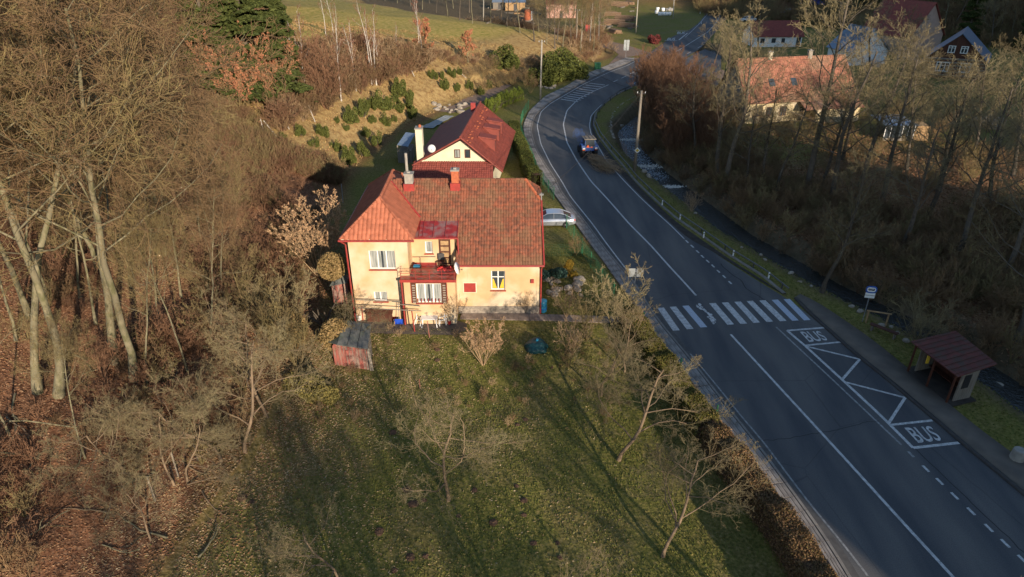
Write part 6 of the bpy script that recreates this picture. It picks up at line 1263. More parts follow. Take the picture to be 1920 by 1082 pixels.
x, y = G(1402, 40); sedan('white car parked beside the distant red roofed house', (x, y, .0), R(10), 'white')
# tractor, seen from behind
x0, y0 = G(1090, 297); x1, y1 = G(1117, 296); hd = R(-90 + 12)
t = thing('tractor', 'blue tractor with cab and warning triangle driving away up the bend', 'tractor', ((x0 + x1) / 2, (y0 + y1) / 2 + .5, 0.01), rz=R(8))
for s_ in (-1, 1):
    b = MB(); b.M = Matrix.Translation((s_ * .82, 0, .80)) @ Matrix.Rotation(R(90), 4, 'Y'); b.lathe([(.45, -.21), (.74, -.21), (.80, -.14), (.80, .14), (.74, .21), (.45, .21)], 22); w_ = b.build('rear_wheel', M['black'], t, world=False)
    c = MB(); c.M = b.M; c.lathe([(.08, -.17), (.44, -.10), (.46, .10), (.08, .17)], 14); me = bpy.data.meshes.new('rim'); me.from_pydata(c.v, [], c.f); mesh_obj('rim', me, M['white'], w_)
    b = MB(); b.M = Matrix.Translation((s_ * .72, 2.25, .45)) @ Matrix.Rotation(R(90), 4, 'Y'); b.lathe([(.25, -.13), (.42, -.13), (.45, -.08), (.45, .08), (.42, .13), (.25, .13)], 18); b.build('front_wheel', M['black'], t, world=False)
    b = MB(); prof = [(-.75, 1.2), (-.55, 1.62), (0, 1.74), (.6, 1.66), (.85, 1.25)]; b.prism([(s_ * .60, p[0], p[1]) for p in prof] + [(s_ * .60, .75, 1.22), (s_ * .60, 0, 1.66), (s_ * .60, -.5, 1.55)], (s_ * .45, 0, 0)); b.build('mudguard', M['tractorblue'], t, world=False)
    MB().box(s_ * .80 - .16, s_ * .80 + .16, -.80, -.72, 1.24, 1.42).build('tail_light', M['white'], t, world=False, bevel=.01); MB().box(s_ * .80 - .16, s_ * .80 + .16, -.80, -.72, 1.10, 1.22).build('indicator', M['orange'], t, world=False, bevel=.01)
    for yy in (-.6, .75): MB().tube([(s_ * .68, yy, 1.2), (s_ * .60, yy * .9, 2.45)], .04, 5).build('cab_pillar', M['tractorblue'], t, world=False)
MB().box(-.42, .42, .9, 2.75, .75, 1.42).build('bonnet', M['tractorblue'], t, world=False, bevel=.08); MB().box(-.3, .3, -.5, 2.6, .45, .8).build('chassis', M['darkmetal'], t, world=False)
MB().box(-.64, .64, -.58, .72, 1.5, 2.38).build('cab_glass', M['glass'], t, world=False); MB().box(-.66, .66, -.60, .76, .95, 1.5).build('cab_body', M['tractorblue'], t, world=False)
MB().box(-.78, .78, -.75, .92, 2.42, 2.52).build('cab_roof', M['greywood'], t, world=False, bevel=.03)
for k in (-.5, 0, .5): MB().box(k - .05, k + .05, -.7, .86, 2.522, 2.55).build('roof_rib', M['darkmetal'], t, world=False)
MB().prism([(-.5, -.66, 1.42), (-.05, -.66, 1.42), (-.275, -.66, 1.8)], (0, -.03, 0)).build('warning_triangle', M['orange'], t, world=False); MB().box(.05, .36, -.69, -.63, 1.40, 1.50).build('light_bar', M['orange'], t, world=False)
MB().tube([(.3, 2.2, 1.4), (.3, 2.2, 2.35)], .045, 7).build('exhaust_pipe', M['darkmetal'], t, world=False)
for s_ in (-.25, .25): MB().tube([(s_, -.6, .7), (s_ * 1.4, -1.3, .55)], .04, 5).build('hitch_arm', M['darkmetal'], t, world=False)
tl = t.location
# bundle of branches dragged behind it
rg = np.random.default_rng(33); n = 420; s = rg.uniform(0, 1, n); a = np.array([tl.x + .1, tl.y - 1.3]); b = np.array(G(1150, 326)); c = a + (b - a) * (s[:, None] * .75); P0 = np.stack([c[:, 0] + rg.normal(0, .28 + .5 * s, n), c[:, 1] + rg.normal(0, .3, n), .15 + rg.uniform(0, .75, n) * (1 - .5 * s)], 1)
d = np.append((b - a) / np.linalg.norm(b - a), -.03); D = d[None, :] + rg.normal(0, .28, (n, 3)) * np.array([1, 1, .25]); p_, r_ = grow(P0, D, rg.uniform(1.2, 2.8, n), rg.uniform(.015, .035, n), 4, .12, 0, .4, rg); p_[..., 2] = np.maximum(p_[..., 2], .03)
t = thing('branch_bundle', 'bundle of brown cut branches dragged behind the tractor', 'branches', (a[0], a[1], 0)); mesh_obj('twigs', np_mesh('twigs', *tubes(p_ - np.array([a[0], a[1], 0]), r_, 3)), M['twig_tan'], t)['kind'] = 'stuff'
bt_ = MB(); bt_.tube([(0, 0, .55), (.3, -1.2, .5), (.9, -3.5, .25)], .12, 6); bt_.build('main_stem', M['bark_apple'], t, world=False)
# exhaust smoke: a thin blue puff in front of the cab
vm_ = bpy.data.materials.new('blue_exhaust_smoke'); vm_.use_nodes = True; n_v = vm_.node_tree.nodes; n_v.remove(n_v['Principled BSDF']); pv = n_v.new('ShaderNodeVolumePrincipled'); pv.inputs['Color'].default_value = (.16, .38, 1, 1); pv.inputs['Density'].default_value = .3; vm_.node_tree.links.new(pv.outputs[0], n_v['Material Output'].inputs['Volume'])
bm = bmesh.new()
for (dx, dy, dz, r0) in ((0, 0, 0, .45), (-.5, .3, .35, .5), (-.3, -.5, -.3, .45), (.35, .2, -.3, .4), (-.7, .1, .7, .35), (-.2, .5, .4, .4), (-.9, .5, .3, .3), (.1, -.3, .3, .35), (-.5, -.2, .1, .45), (-1.0, .1, .0, .25), (-.1, .2, .75, .25)):
    bmesh.ops.create_icosphere(bm, subdivisions=2, radius=r0, matrix=Matrix.Translation((dx, dy, dz)))
me = bpy.data.meshes.new('smoke'); bm.to_mesh(me); bm.free(); o = mesh_obj('exhaust_smoke', me, vm_); o.location = (tl.x - .75, tl.y + 1.9, 2.2); tag(o, kind='stuff')

# ------------------------------------------------------------ yard of the ochre house
def slab_row(name, parent, A0, A1, B0, B1, nu, nv, z, m, gap=.03):
    A0, A1, B0, B1 = map(np.array, (A0, A1, B0, B1))
    for i in range(nu):
        for j in range(nv):
            f = lambda u, v: (1 - v) * ((1 - u) * A0 + u * A1) + v * ((1 - u) * B0 + u * B1)
            c = [f((i + a) / nu, (j + b) / nv) for a, b in ((0, 0), (1, 0), (1, 1), (0, 1))]; m_ = sum(c) / 4; c = [m_ + (q - m_) * (1 - gap) for q in c]; h = z + random.uniform(0, .012)
            mb = MB(); mb.prism([(q[0], q[1], z - .12) for q in c], (0, 0, .12 + h - z)); mb.build(name, m, parent, world=False)
M['paver'] = mat('brown_grey_paving_slab', (0.30, 0.235, 0.19), (0.22, 0.175, 0.14), 2, .95, .004, 20, rnd=.15)
pa = bpy.data.objects.new('garden_path', None); link(pa); pa['kind'] = 'structure'
slab_row('slab', pa, G(862, 598), G(1012, 601), G(866, 586), G(1012, 588), 15, 2, .02, M['paver']); slab_row('slab', pa, G(1012, 601), G(1172, 607), G(1012, 589), G(1160, 594), 16, 1, .02, M['paver'])
yd = flat_poly('yard_paving', None, .012, mat('dark_yard_concrete', (0.13, 0.105, 0.085), (0.08, 0.068, 0.056), 2, .95, .01, 10), world_pts=[(-12, 44.6), (-12, 42.9), (-4.2, 42.6), (-3.4, 43.3), (-3.4, 44.1), (-4.2, 44.6)]); 
for v_ in yd.data.vertices: v_.co.z = Tz(v_.co.x, v_.co.y) + .05
def gz_(x, y): return Tz(x, y) + (.05 if y > 42.7 and x < -3.4 else 0)
# plastic garden table and chairs
def ptable(label, loc, rz=0):
    t = thing('garden_table', label, 'table', loc, rz=rz); MB().box(-.62, .62, -.42, .42, .70, .735).build('tabletop', M['plastic'], t, world=False, bevel=.01)
    for sx in (-1, 1):
        for sy in (-1, 1): MB().tube([(sx * .5, sy * .32, .7), (sx * .56, sy * .37, 0)], .035, 5).build('leg', M['plastic'], t, world=False)
    return t
def pchair(label, loc, rz, tip=0.0):
    t = thing('garden_chair', label, 'chair', loc, 'white plastic garden chairs', rz=rz); t.rotation_euler = (0, tip, rz)
    MB().box(-.22, .22, -.22, .22, .41, .44).build('seat', M['plastic'], t, world=False, bevel=.01)
    b = MB()
    for k in range(5): b.box(-.2 + k * .09, -.15 + k * .09, .2, .225, .44, .86)
    b.box(-.23, .23, .198, .232, .84, .9); b.build('backrest', M['plastic'], t, world=False)
    for sx in (-1, 1):
        for sy in (-1, 1): MB().tube([(sx * .2, sy * .2, .42), (sx * .25, sy * .25, 0)], .022, 5).build('leg', M['plastic'], t, world=False)
        MB().tube([(sx * .25, -.22, .42), (sx * .26, -.2, .66), (sx * .25, .2, .68)], .022, 5).build('armrest', M['plastic'], t, world=False)
def gp_(px, py): x, y = G(px, py, -.1); return (x, y, gz_(x, y))
ptable('white plastic garden table in front of the bay window', gp_(806, 612), R(3))
pchair('white plastic chair tipped against the left end of the garden table', gp_(785, 613), R(70), R(28)); pchair('white plastic chair tipped against the right end of the garden table', gp_(830, 613), R(-75), R(-28)); pchair('white plastic chair behind the right end of the garden table', gp_(834, 608), R(-110), R(-14)); pchair('white plastic chair behind the left end of the garden table', gp_(786, 607), R(100), R(10))
# hutch, clothes poles, tools, buckets
p = gp_(713, 604); t = thing('wooden_hutch', 'dark brown wooden hutch with sloping lid against the house wall', 'hutch', (p[0], p[1] + .2, p[2])); mb = MB(); mb.box(-.95, .95, -.35, .35, 0, .8); mb.build('body', M['brownwood'], t, world=False, bevel=.01)
mb = MB(); slab_poly(mb, [(-1.05, -.5, .82), (1.05, -.5, .82), (1.05, .42, 1.15), (-1.05, .42, 1.15)], .04); mb.build('lid', M['brownwood'], t, world=False)
for k in (-.5, .5): MB().box(k - .42, k + .42, -.37, -.352, .1, .7).build('door', M['brownwood'], t, world=False)
for (a, b, ta, tb, lab, m) in [(681, 603, 678, 575, 'red pole beside the white bucket at the house corner', 'redpaint'), (778, 624, 772, 583, 'red clothes pole standing before the garden table', 'redpaint'), (806, 636, 801, 602, 'thin reddish stake in the lawn below the garden table', 'fadedred'), (788, 730, 786, 711, 'short reddish stake alone in the lawn', 'fadedred')]:
    p = hit(a, b); q = PY(ta, tb, p[1]); o = MB().tube([(0, 0, -.2), (q[0] - p[0], 0, q[1] - p[2])], .045 if m == 'redpaint' else .03, 6).build('clothes_pole' if m == 'redpaint' else 'garden_stake', M[m], None); o.location = p; tag(o, lab, 'pole' if m == 'redpaint' else 'stake')
for (l0, l1, yy, lab) in [((666, 562), (752, 565), 44.3, 'upper wooden drying pole along the left wing wall'), ((672, 577), (790, 583), 43.6, 'lower wooden drying pole reaching past the bay corner'), ((742, 570), (788, 574), 43.9, 'short wooden pole crossing the bay corner')]:
    a = PY(*l0, yy); b = PY(*l1, yy); o = MB().tube([(a[0], yy, a[1]), (b[0], yy, b[1])], .035, 6).build('drying_pole', M['greywood'], None); tag(o, lab, 'pole')
def bucket(px, py, m, lab, r=.16, h=.3):
    p = gp_(px, py); t = thing('bucket', lab, 'bucket', p); MB().lathe([(r * .75, 0), (r, h), (r * 1.08, h), (r * .9, h - .02), (r * .7, .03)], 12).build('body', M[m], t, world=False); MB().tube([(-r, 0, h), (-r * .8, -.05, h * .75), (0, -r * 1.1, h * .6), (r * .8, -.05, h * .75), (r, 0, h)], .008, 4).build('handle', M['darkmetal'], t, world=False)
bucket(674, 602, 'white', 'white bucket on the ground at the left house corner', .2, .45); bucket(739, 602, 'red', 'red bucket beside the brown hutch', .17, .32); bucket(741, 607, 'white', 'small white bucket before the red one', .13, .22); bucket(843, 610, 'red', 'small red pot right of the garden chairs', .13, .3)
p = gp_(749, 611); t = thing('snow_shovel', 'blue snow shovel leaning beside the bay corner', 'shovel', p); mb = MB(); mb.box(-.3, .3, -.04, .0, .05, .5); mb.box(-.3, -.27, -.1, -.04, .05, .5); mb.box(.27, .3, -.1, -.04, .05, .5); mb.build('blade', M['blue'], t, world=False, bevel=.01); MB().tube([(0, 0, .4), (.02, .3, 1.75)], .02, 6).build('handle', M['galv'], t, world=False)
for (a, b, ta, tb, lab) in [(726, 602, 731, 580, 'pale wooden tool handle leaning by the red bucket'), (757, 604, 752, 560, 'long pale broom handle leaning at the bay corner'), (739, 614, 741, 598, 'short pale stick standing in the yard edge')]:
    p = gp_(a, b); q = PY(ta, tb, p[1] + .25); o = MB().tube([p, (q[0], p[1] + .25, q[1])], .025, 5).build('tool_handle', M['tanwood'], None); tag(o, lab, 'stick')
p = gp_(1018, 585); t = thing('water_barrel', 'turquoise blue water barrel at the right house corner', 'barrel', p); MB().lathe([(.27, 0), (.29, .1), (.30, .3), (.29, .32), (.31, .5), (.29, .68), (.30, .85), (.27, .95)], 16).build('body', M['bluebin'], t, world=False); MB().lathe([(.29, .95), (.30, .98), (.1, 1.0)], 16).build('lid', M['bluebin'], t, world=False); MB().lathe([(.312, .3), (.312, .34)], 16).build('hoop', M['blue'], t, world=False)
# covered heap, rockery, logs
p = hit(1006, 655); t = thing('covered_heap', 'rounded heap covered with a dark blue green sheet on the lawn', 'covered heap', p); bm = bmesh.new(); bmesh.ops.create_icosphere(bm, subdivisions=4, radius=.85); rg = np.random.default_rng(3)
for v_ in bm.verts: v_.co.z = max(-.02, v_.co.z) * .75; k = 1 + .06 * math.sin(v_.co.x * 7 + v_.co.y * 3) + .05 * math.sin(v_.co.y * 9 + v_.co.z * 8); v_.co *= k
me = bpy.data.meshes.new('sheet'); bm.to_mesh(me); bm.free(); mesh_obj('sheet', me, mat('dark_blue_green_sheet', (0.010, .045, .055), (.014, .06, .065), 4, .5, .01, 8), t); MB().tube([(0, 0, .5), (.05, 0, .72)], .1, 6).build('tied_top', M['bluebin'], t, world=False)
def rock_mesh(seed, m='stone'):
    rg = np.random.default_rng(seed); bm = bmesh.new(); bmesh.ops.create_icosphere(bm, subdivisions=2, radius=.5); dd = _unit(rg.normal(0, 1, (7, 3)))
    for v_ in bm.verts:
        c = np.array(v_.co); 
        for d_ in dd:
            e = c @ d_ - .34
            if e > 0: c = c - d_ * e
        v_.co = c
    me = bpy.data.meshes.new('rock'); bm.to_mesh(me); bm.free(); me.materials.append(M[m]); return me
RK = [rock_mesh(i) for i in range(4)]
def rocks(spots, label, group, smin, smax, jitter):
    for i, (a, b) in enumerate(spots):
        p = hit(a, b); o = bpy.data.objects.new('rock', RK[i % 4]); link(o); k = random.uniform(smin, smax); o.scale = (k * random.uniform(.8, 1.5), k, k * .7); o.location = (p[0], p[1], p[2] + k * .08); o.rotation_euler = (random.uniform(-.3, .3), random.uniform(-.3, .3), random.uniform(0, 6)); tag(o, label, 'rock', group)
rocks([(1000 + random.uniform(25, 92), random.uniform(518, 556)) for _ in range(26)], 'pale rock in the rockery beside the ochre house', 'rocks of the garden rockery', .35, .95, 0)
rocks([(random.uniform(812, 885), random.uniform(196, 212)) for _ in range(14)], 'pale boulder at the foot of the bank behind the steep roof', 'boulders at the foot of the bank', .6, 1.7, 0)
rocks([(random.uniform(1011, 1040), random.uniform(150, 168)) for _ in range(22)], 'white stone in the pile behind the bend pole', 'white stones behind the bend pole', .4, .8, 0)
rocks([(a + random.uniform(-6, 6), b + random.uniform(-4, 4)) for a, b in [(1500, 528), (1520, 540), (1478, 515), (1420, 480), (1440, 492), (1598, 574), (1612, 582), (1570, 556), (1650, 610), (1668, 618), (1682, 630), (1395, 462), (1340, 425), (1300, 402), (1700, 640)]], 'pale stone on the roadside edge of the creek', 'stones along the creek edge', .3, .6, 0)
rocks([(a + random.uniform(-8, 8), b + random.uniform(-5, 5)) for a, b in [(1860, 720), (1875, 735), (1890, 750), (1905, 742), (1885, 728), (1912, 765)]], 'pale rock in the creek bed behind the bus shelter', 'rocks behind the bus shelter', .6, 1.3, 0)
# stone retaining wall along the creek before the sign pole
t = thing('retaining_wall', 'rough stone wall dropping from the road to the creek', 'wall', (*G(1155, 225), -.3)); k = 0
wp = smooth_path(W([(1196, 182), (1168, 196), (1150, 214), (1143, 238), (1150, 262)], -.4), .62, 2)
for j in range(3):
    for i, q in enumerate(wp):
        o = bpy.data.objects.new('stone', RK[(i + j) % 4]); link(o, t); o.scale = (.75, .65, .6); o.location = (q[0] - t.location.x + random.uniform(-.08, .08), q[1] - t.location.y + random.uniform(-.08, .08), -1.0 + j * .5); o.rotation_euler = (random.uniform(0, 6), random.uniform(0, 6), random.uniform(0, 6))
# white foam where the creek drops
for (a, b, r0) in [(1212, 312, 1.2), (1262, 350, .6), (1183, 262, .8)]:
    x, y = G(a, b, -1.3); V, F = leaf_quads(np.stack([x + RNG.normal(0, r0, 420), y + RNG.normal(0, r0 * .35, 420), np.full(420, -1.33) + RNG.uniform(0, .08, 420)], 1), .10, RNG, .8); o = mesh_obj('creek_foam', np_mesh('creek_foam', V, F), M['white']); tag(o, kind='stuff')
# ---- felt roofed shed in the garden
Sx = hit(655, 700); t = thing('garden_shed', 'small shed with grey felt roof and faded red board walls', 'shed', (Sx[0], Sx[1] + 1.5, Sx[2]))
r = MB(); b0 = Vector((Sx[0], Sx[1], Sx[2])); 
tl_, tr_, br_, bl_ = [Vector((*G(*q), z)) for *q, z in ((640, 604, 2.5 - .1), (694, 606, 2.4), (689, 650, 2.0), (632, 648, 2.0))]; 
zr, ze = b0.z + 2.5, b0.z + 2.0
def gp3(px, py, z): x, y = G(px, py, z); return Vector((x, y, z))
q = [gp3(632, 646, ze), gp3(689, 654, ze), gp3(696, 608, zr), gp3(646, 600, zr)]; slab_poly(r, q, .07); ql = [gp3(611, 640, ze - .35), q[0], q[3], gp3(628, 604, zr - .5)]; slab_poly(r, ql, .07); r.build('roof', M['slate'], t)
for i in range(1, 3): r = MB(); r.tube([q[0].lerp(q[1], i / 3) + Vector((0, 0, .02)), q[3].lerp(q[2], i / 3) + Vector((0, 0, .02))], .02, 4); r.build('roof_seam', M['darkmetal'], t)
f0 = Vector((gp3(622, 640, ze).x + .0, q[0].y + .35, 0)); f1 = Vector((q[1].x - .15, q[1].y + .35, 0))
nb = 12
for i in range(nb):
    a = f0.lerp(f1, i / nb); b = f0.lerp(f1, (i + .94) / nb); MB().prism([(a.x, a.y, b0.z - .4), (b.x, b.y, b0.z - .4), (b.x, b.y, ze - .1), (a.x, a.y, ze - .1 - (.25 if i < 1 else 0))], (0, .05, 0)).build('wall_board', M['fadedred'], t)
r = MB(); r.prism([(f1.x - .05, f1.y, b0.z - .4), (f1.x - .05, q[2].y - .3, b0.z - .3), (f1.x - .05, q[2].y - .3, zr - .15), (f1.x - .05, f1.y, ze - .1)], (-.06, 0, 0)); r.prism([(f0.x + .05, f0.y, b0.z - .4), (f0.x + .05, q[2].y - .3, b0.z - .3), (f0.x + .05, q[2].y - .3, zr - .6), (f0.x + .05, f0.y, ze - .4)], (.06, 0, 0)); r.prism([(f0.x + .06, q[2].y - .3, b0.z - .3), (f1.x - .06, q[2].y - .3, b0.z - .3), (f1.x - .06, q[2].y - .3, zr - .2), (f0.x + .06, q[2].y - .3, zr - .6)], (0, -.06, 0)); r.build('side_wall', M['greywood'], t)
r = MB(); dx = f0.lerp(f1, .55); r.prism([(dx.x - .38, dx.y - .04, b0.z - .1), (dx.x + .38, dx.y - .04, b0.z - .1), (dx.x + .38, dx.y - .04, b0.z + 1.5), (dx.x - .38, dx.y - .04, b0.z + 1.5)], (0, .035, 0)); r.build('door', M['fadedred'], t)
for k in range(3): MB().tube([(f1.x + .12 + k * .1, f1.y - .1, b0.z - .3), (f1.x + .05 + k * .05, f1.y, ze - .2)], .04, 5).build('leaning_board', M['stone'], t)
# little outbuilding behind the rounded bush
t = thing('outbuilding', 'low outbuilding with grey roof and faded red wall behind the rounded bush', 'outbuilding', (*G(637, 560), 0)); z1 = 1.9
q = [gp3(618, 536, z1), gp3(652, 530, z1), gp3(648, 509, z1 + .5), gp3(630, 516, z1 + .5)]; r = MB(); slab_poly(r, q, .07); r.build('roof', M['slate'], t)
r = MB(); r.prism([(q[0].x + .1, q[0].y + .15, -.3), (q[1].x - .1, q[1].y + .15, -.3), (q[1].x - .1, q[1].y + .15, z1 - .08), (q[0].x + .1, q[0].y + .15, z1 - .08)], (0, 1.4, 0)); r.build('wall', M['fadedred'], t)
# stakes and tree guards on the bank
for i, (a, b, ta, tb) in enumerate([(495, 250, 488, 222), (521, 257, 494, 226), (543, 243, 528, 208), (592, 230, 578, 197), (520, 276, 506, 258), (512, 270, 509, 250), (490, 262, 478, 248), (880, 150, 862, 135), (655, 150, 652, 140), (607, 193, 604, 184), (686, 155, 684, 145), (745, 150, 742, 138), (778, 145, 770, 128)]):
    p = hit(a, b); q = PY(ta, tb, p[1]); o = MB().tube([(0, 0, -.2), (q[0] - p[0], 0, max(.5, q[1] - p[2]))], .055, 5).build('fallen_birch_pole' if i < 8 else 'tree_stub', M['birch'], None); o.location = p; tag(o, 'white birch pole leaning on the bank beneath the trees' if i < 8 else 'short white birch stub among the bank scrub', 'pole' if i < 8 else 'stub', 'white birch poles and stubs on the bank')
# plastic sheet row / path behind house 2
t = thing('plastic_sheets', 'row of grey plastic sheeting on the ground behind the steep roofed house', 'sheeting', (*G(830, 228), 0)); bm = bmesh.new(); bmesh.ops.create_grid(bm, x_segments=20, y_segments=10, size=.5); A0, A1, B0, B1 = [np.array(G(*q)) for q in ((790, 240), (812, 242), (836, 218), (852, 219))]
for v_ in bm.verts:
    u, w2 = v_.co.x + .5, v_.co.y + .5; c = (1 - w2) * ((1 - u) * A0 + u * A1) + w2 * ((1 - u) * B0 + u * B1); v_.co = (c[0] - t.location.x, c[1] - t.location.y, .08 + .1 * abs(math.sin(w2 * 22)) + RNG.uniform(0, .08))
me = bpy.data.meshes.new('sheet'); bm.to_mesh(me); bm.free(); mesh_obj('sheet', me, M['signback'], t)
flat_poly('garden_track', [(800, 206), (850, 212), (905, 190), (960, 160), (935, 156), (880, 178), (850, 198)], .02, M['dirt'])

# ------------------------------------------------------------ houses on the right
def gable_house(name, label, c0, ux, length, depth, eave, ridge_h, mw, mr, over=.4, wins=(), gwins=(), tilesz=(.33, .4), chim=(), ridge_frac=.5, eave_back=None):
    """c0: front left ground corner, ux: direction of the front (unit xy); the front faces the camera"""
    U = Vector((ux[0], ux[1], 0)).normalized(); Vv = Vector((-U.y, U.x, 0)); C0 = Vector((c0[0], c0[1], c0[2] if len(c0) > 2 else 0)); t = thing(name, label, 'house', tuple(C0)); Z = Vector((0, 0, 1)); eb = eave_back or eave
    P = lambda u, v, z: C0 + U * u + Vv * v + Z * z; w_ = MB()
    w_.prism([P(0, 0, -.5), P(length, 0, -.5), P(length, 0, eave), P(0, 0, eave)], tuple(Vv * .3)); w_.prism([P(0, depth - .3, -.5), P(length, depth - .3, -.5), P(length, depth - .3, eb), P(0, depth - .3, eb)], tuple(Vv * .3))
    rd = depth * ridge_frac
    for u in (0, length - .3): w_.prism([P(u, .302, -.5), P(u, depth - .302, -.5), P(u, depth - .302, eb), P(u, rd, ridge_h - .12), P(u, .302, eave)], tuple(U * .3))
    w_.build('wall', mw, t); s1 = (ridge_h - eave) / rd; s2 = (ridge_h - eb) / (depth - rd); r = MB(); fe = P(-over, -over, eave - s1 * over); slab_poly(r, [fe, P(length + over, -over, eave - s1 * over), P(length + over, rd, ridge_h), P(-over, rd, ridge_h)], .12)
    slab_poly(r, [P(length + over, depth + over, eb - s2 * over), P(-over, depth + over, eb - s2 * over), P(-over, rd, ridge_h), P(length + over, rd, ridge_h)], .12); ro = r.build('roof', mr, t)
    up = Vv * (rd + over) + Z * (ridge_h - eave + s1 * over); Lu = up.length
    if tilesz: tiles('roof_tiles', tuple(fe + Z * .01), tuple(U), tuple(up), [(0, 0), (length + 2 * over, 0), (length + 2 * over, Lu), (0, Lu)], tilesz[0], tilesz[1], mr, t); ridge(t, P(-over, rd, ridge_h + .04), P(length + over, rd, ridge_h + .04), mr, .13)
    off = C0
    def face(o0, dx, nrm, x0, x1, z0, z1, m='white', cols=2):
        f = MB(); f.M = Matrix.Translation(Vector((0, 0, 0))); q = lambda a, z, e: o0 + dx * a + Z * z + nrm * e; fw = .1
        for (a0, a1, b0, b1) in ((x0, x1, z0, z0 + fw), (x0, x1, z1 - fw, z1), (x0, x0 + fw, z0 + fw, z1 - fw), (x1 - fw, x1, z0 + fw, z1 - fw)) + tuple((x0 + (x1 - x0) * k / cols - .04, x0 + (x1 - x0) * k / cols + .04, z0 + fw, z1 - fw) for k in range(1, cols)):
            f.prism([q(a0, b0, .004), q(a1, b0, .004), q(a1, b1, .004), q(a0, b1, .004)], tuple(nrm * .05))
        fo = f.build('window', M[m], t); g_ = MB(); g_.prism([q(x0 + .02, z0 + .02, .003), q(x1 - .02, z0 + .02, .003), q(x1 - .02, z1 - .02, .003), q(x0 + .02, z1 - .02, .003)], tuple(nrm * .02)); me = bpy.data.meshes.new('pane'); me.from_pydata([tuple(Vector(p) - off) for p in g_.v], [], g_.f); mesh_obj('pane', me, M['glass'], fo)
    for (x0, x1, z0, z1, m, c) in wins: face(C0, U, -Vv, x0, x1, z0, z1, m, c)
    for (x0, x1, z0, z1, m, c) in gwins: face(P(0, 0, 0), Vv, -U, x0, x1, z0, z1, m, c)
    for (u, v, h, w2, m) in chim: p = P(u, v, 0); chimney(t, p.x, p.y, ridge_h - 1.5, ridge_h + h, w2, m)
    return t, P
M['oldwall'] = mat('grey_old_plaster', (0.30, 0.27, 0.23), (0.20, 0.18, 0.155), .8, .95, .02, 10, c3=(.34, .30, .22), s3=.5)
M['yellowwall'] = mat('pale_yellow_plaster', (0.62, 0.52, 0.30), (0.56, 0.45, 0.26), .9, .95, .01, 12, c3=(.50, .42, .30), s3=.6)
U3 = (15.6, 3.1); t, P = gable_house('farmhouse', 'long farmhouse with orange tiled roof and pale yellow wall behind the creek trees', (34.7, 101.3, 0), U3, 17.5, 9.6, 3.4, 8.4, M['yellowwall'], M['tile_h3'], wins=[(1.6, 2.6, 1.0, 2.3, 'brownwood', 2), (3.2, 4.2, 1.0, 2.3, 'brownwood', 2), (5.4, 6.5, .9, 2.3, 'brownwood', 2), (8.6, 9.4, 0, 2.1, 'brownwood', 1), (13.2, 14.2, 1.0, 2.0, 'brownwood', 2)], gwins=[(2.5, 3.3, 1.2, 2.4, 'brownwood', 2), (6.2, 7.0, 1.2, 2.4, 'brownwood', 2), (4.3, 5.1, 4.6, 5.7, 'brownwood', 2)], tilesz=(.34, .42), chim=[(5.2, 4.8, .9, .55, M['cream']), (11.8, 4.8, .9, .6, M['stone'])])
gw = MB(); gw.prism([P(-.02, .1, -.4), P(-.02, 9.5, -.4), P(-.02, 9.5, 3.35), P(-.02, 4.8, 8.2), P(-.02, .1, 3.35)], tuple(-Vector((*U3, 0)).normalized() * .02)); 
gw.build('gable_wall', M['oldwall'], t)
r = MB(); q = [P(8.2, -2.3, 2.2), P(17.9, -2.3, 2.2), P(17.9, -.38, 3.06), P(8.2, -.38, 3.06)]; slab_poly(r, q, .1); r.build('porch_roof', M['tile_h3'], t); r = MB(); r.prism([P(10.3, -1.9, -.4), P(17.5, -1.9, -.4), P(17.5, -1.9, 2.25), P(10.3, -1.9, 2.25)], tuple(Vector((0, 1.8, 0)))); r.build('porch_wall', M['yellowwall'], t)
for u in (4.0, 7.6): a = P(u, 1.4, 4.95); r = MB(); up = (P(0, 4.8, 8.4) - P(0, 0, 3.4)).normalized(); uu = Vector((*U3, 0)).normalized(); r.prism([a, a + uu * .9, a + uu * .9 + up * 1.2, a + up * 1.2], (0, 0, .12)); r.build('roof_window', M['glass'], t)
x, y = G(1412, 88); gable_house('cottage', 'white walled house with dull red roof and open doorway near the far road', (x, y, 0), (1, .04), 11.5, 8, 2.6, 5.4, M['white'], M['tile_red'], wins=[(1.5, 2.5, .9, 1.9, 'darkmetal', 2), (4.2, 5.2, .9, 1.9, 'darkmetal', 2), (6.6, 7.4, .9, 1.9, 'darkmetal', 2), (10.2, 11.2, 0, 2.1, 'darkmetal', 1)], tilesz=None)
x, y = G(1608, 92); gable_house('gable_house', 'pale pinkish house with a tall gable behind the broad bare trees', (x, y, 0), (.45, -.9), 12, 11.5, 4.4, 11.0, mat('pinkish_plaster', (.46, .33, .27), (.38, .28, .23), .8, .95), M['tile_red'], gwins=[(4.4, 5.2, 6.3, 7.4, 'darkmetal', 2), (5.8, 6.6, 6.3, 7.4, 'darkmetal', 2), (2.0, 3.0, 1.8, 3.0, 'darkmetal', 2), (6.8, 7.8, 1.8, 3.0, 'darkmetal', 2)], tilesz=None)
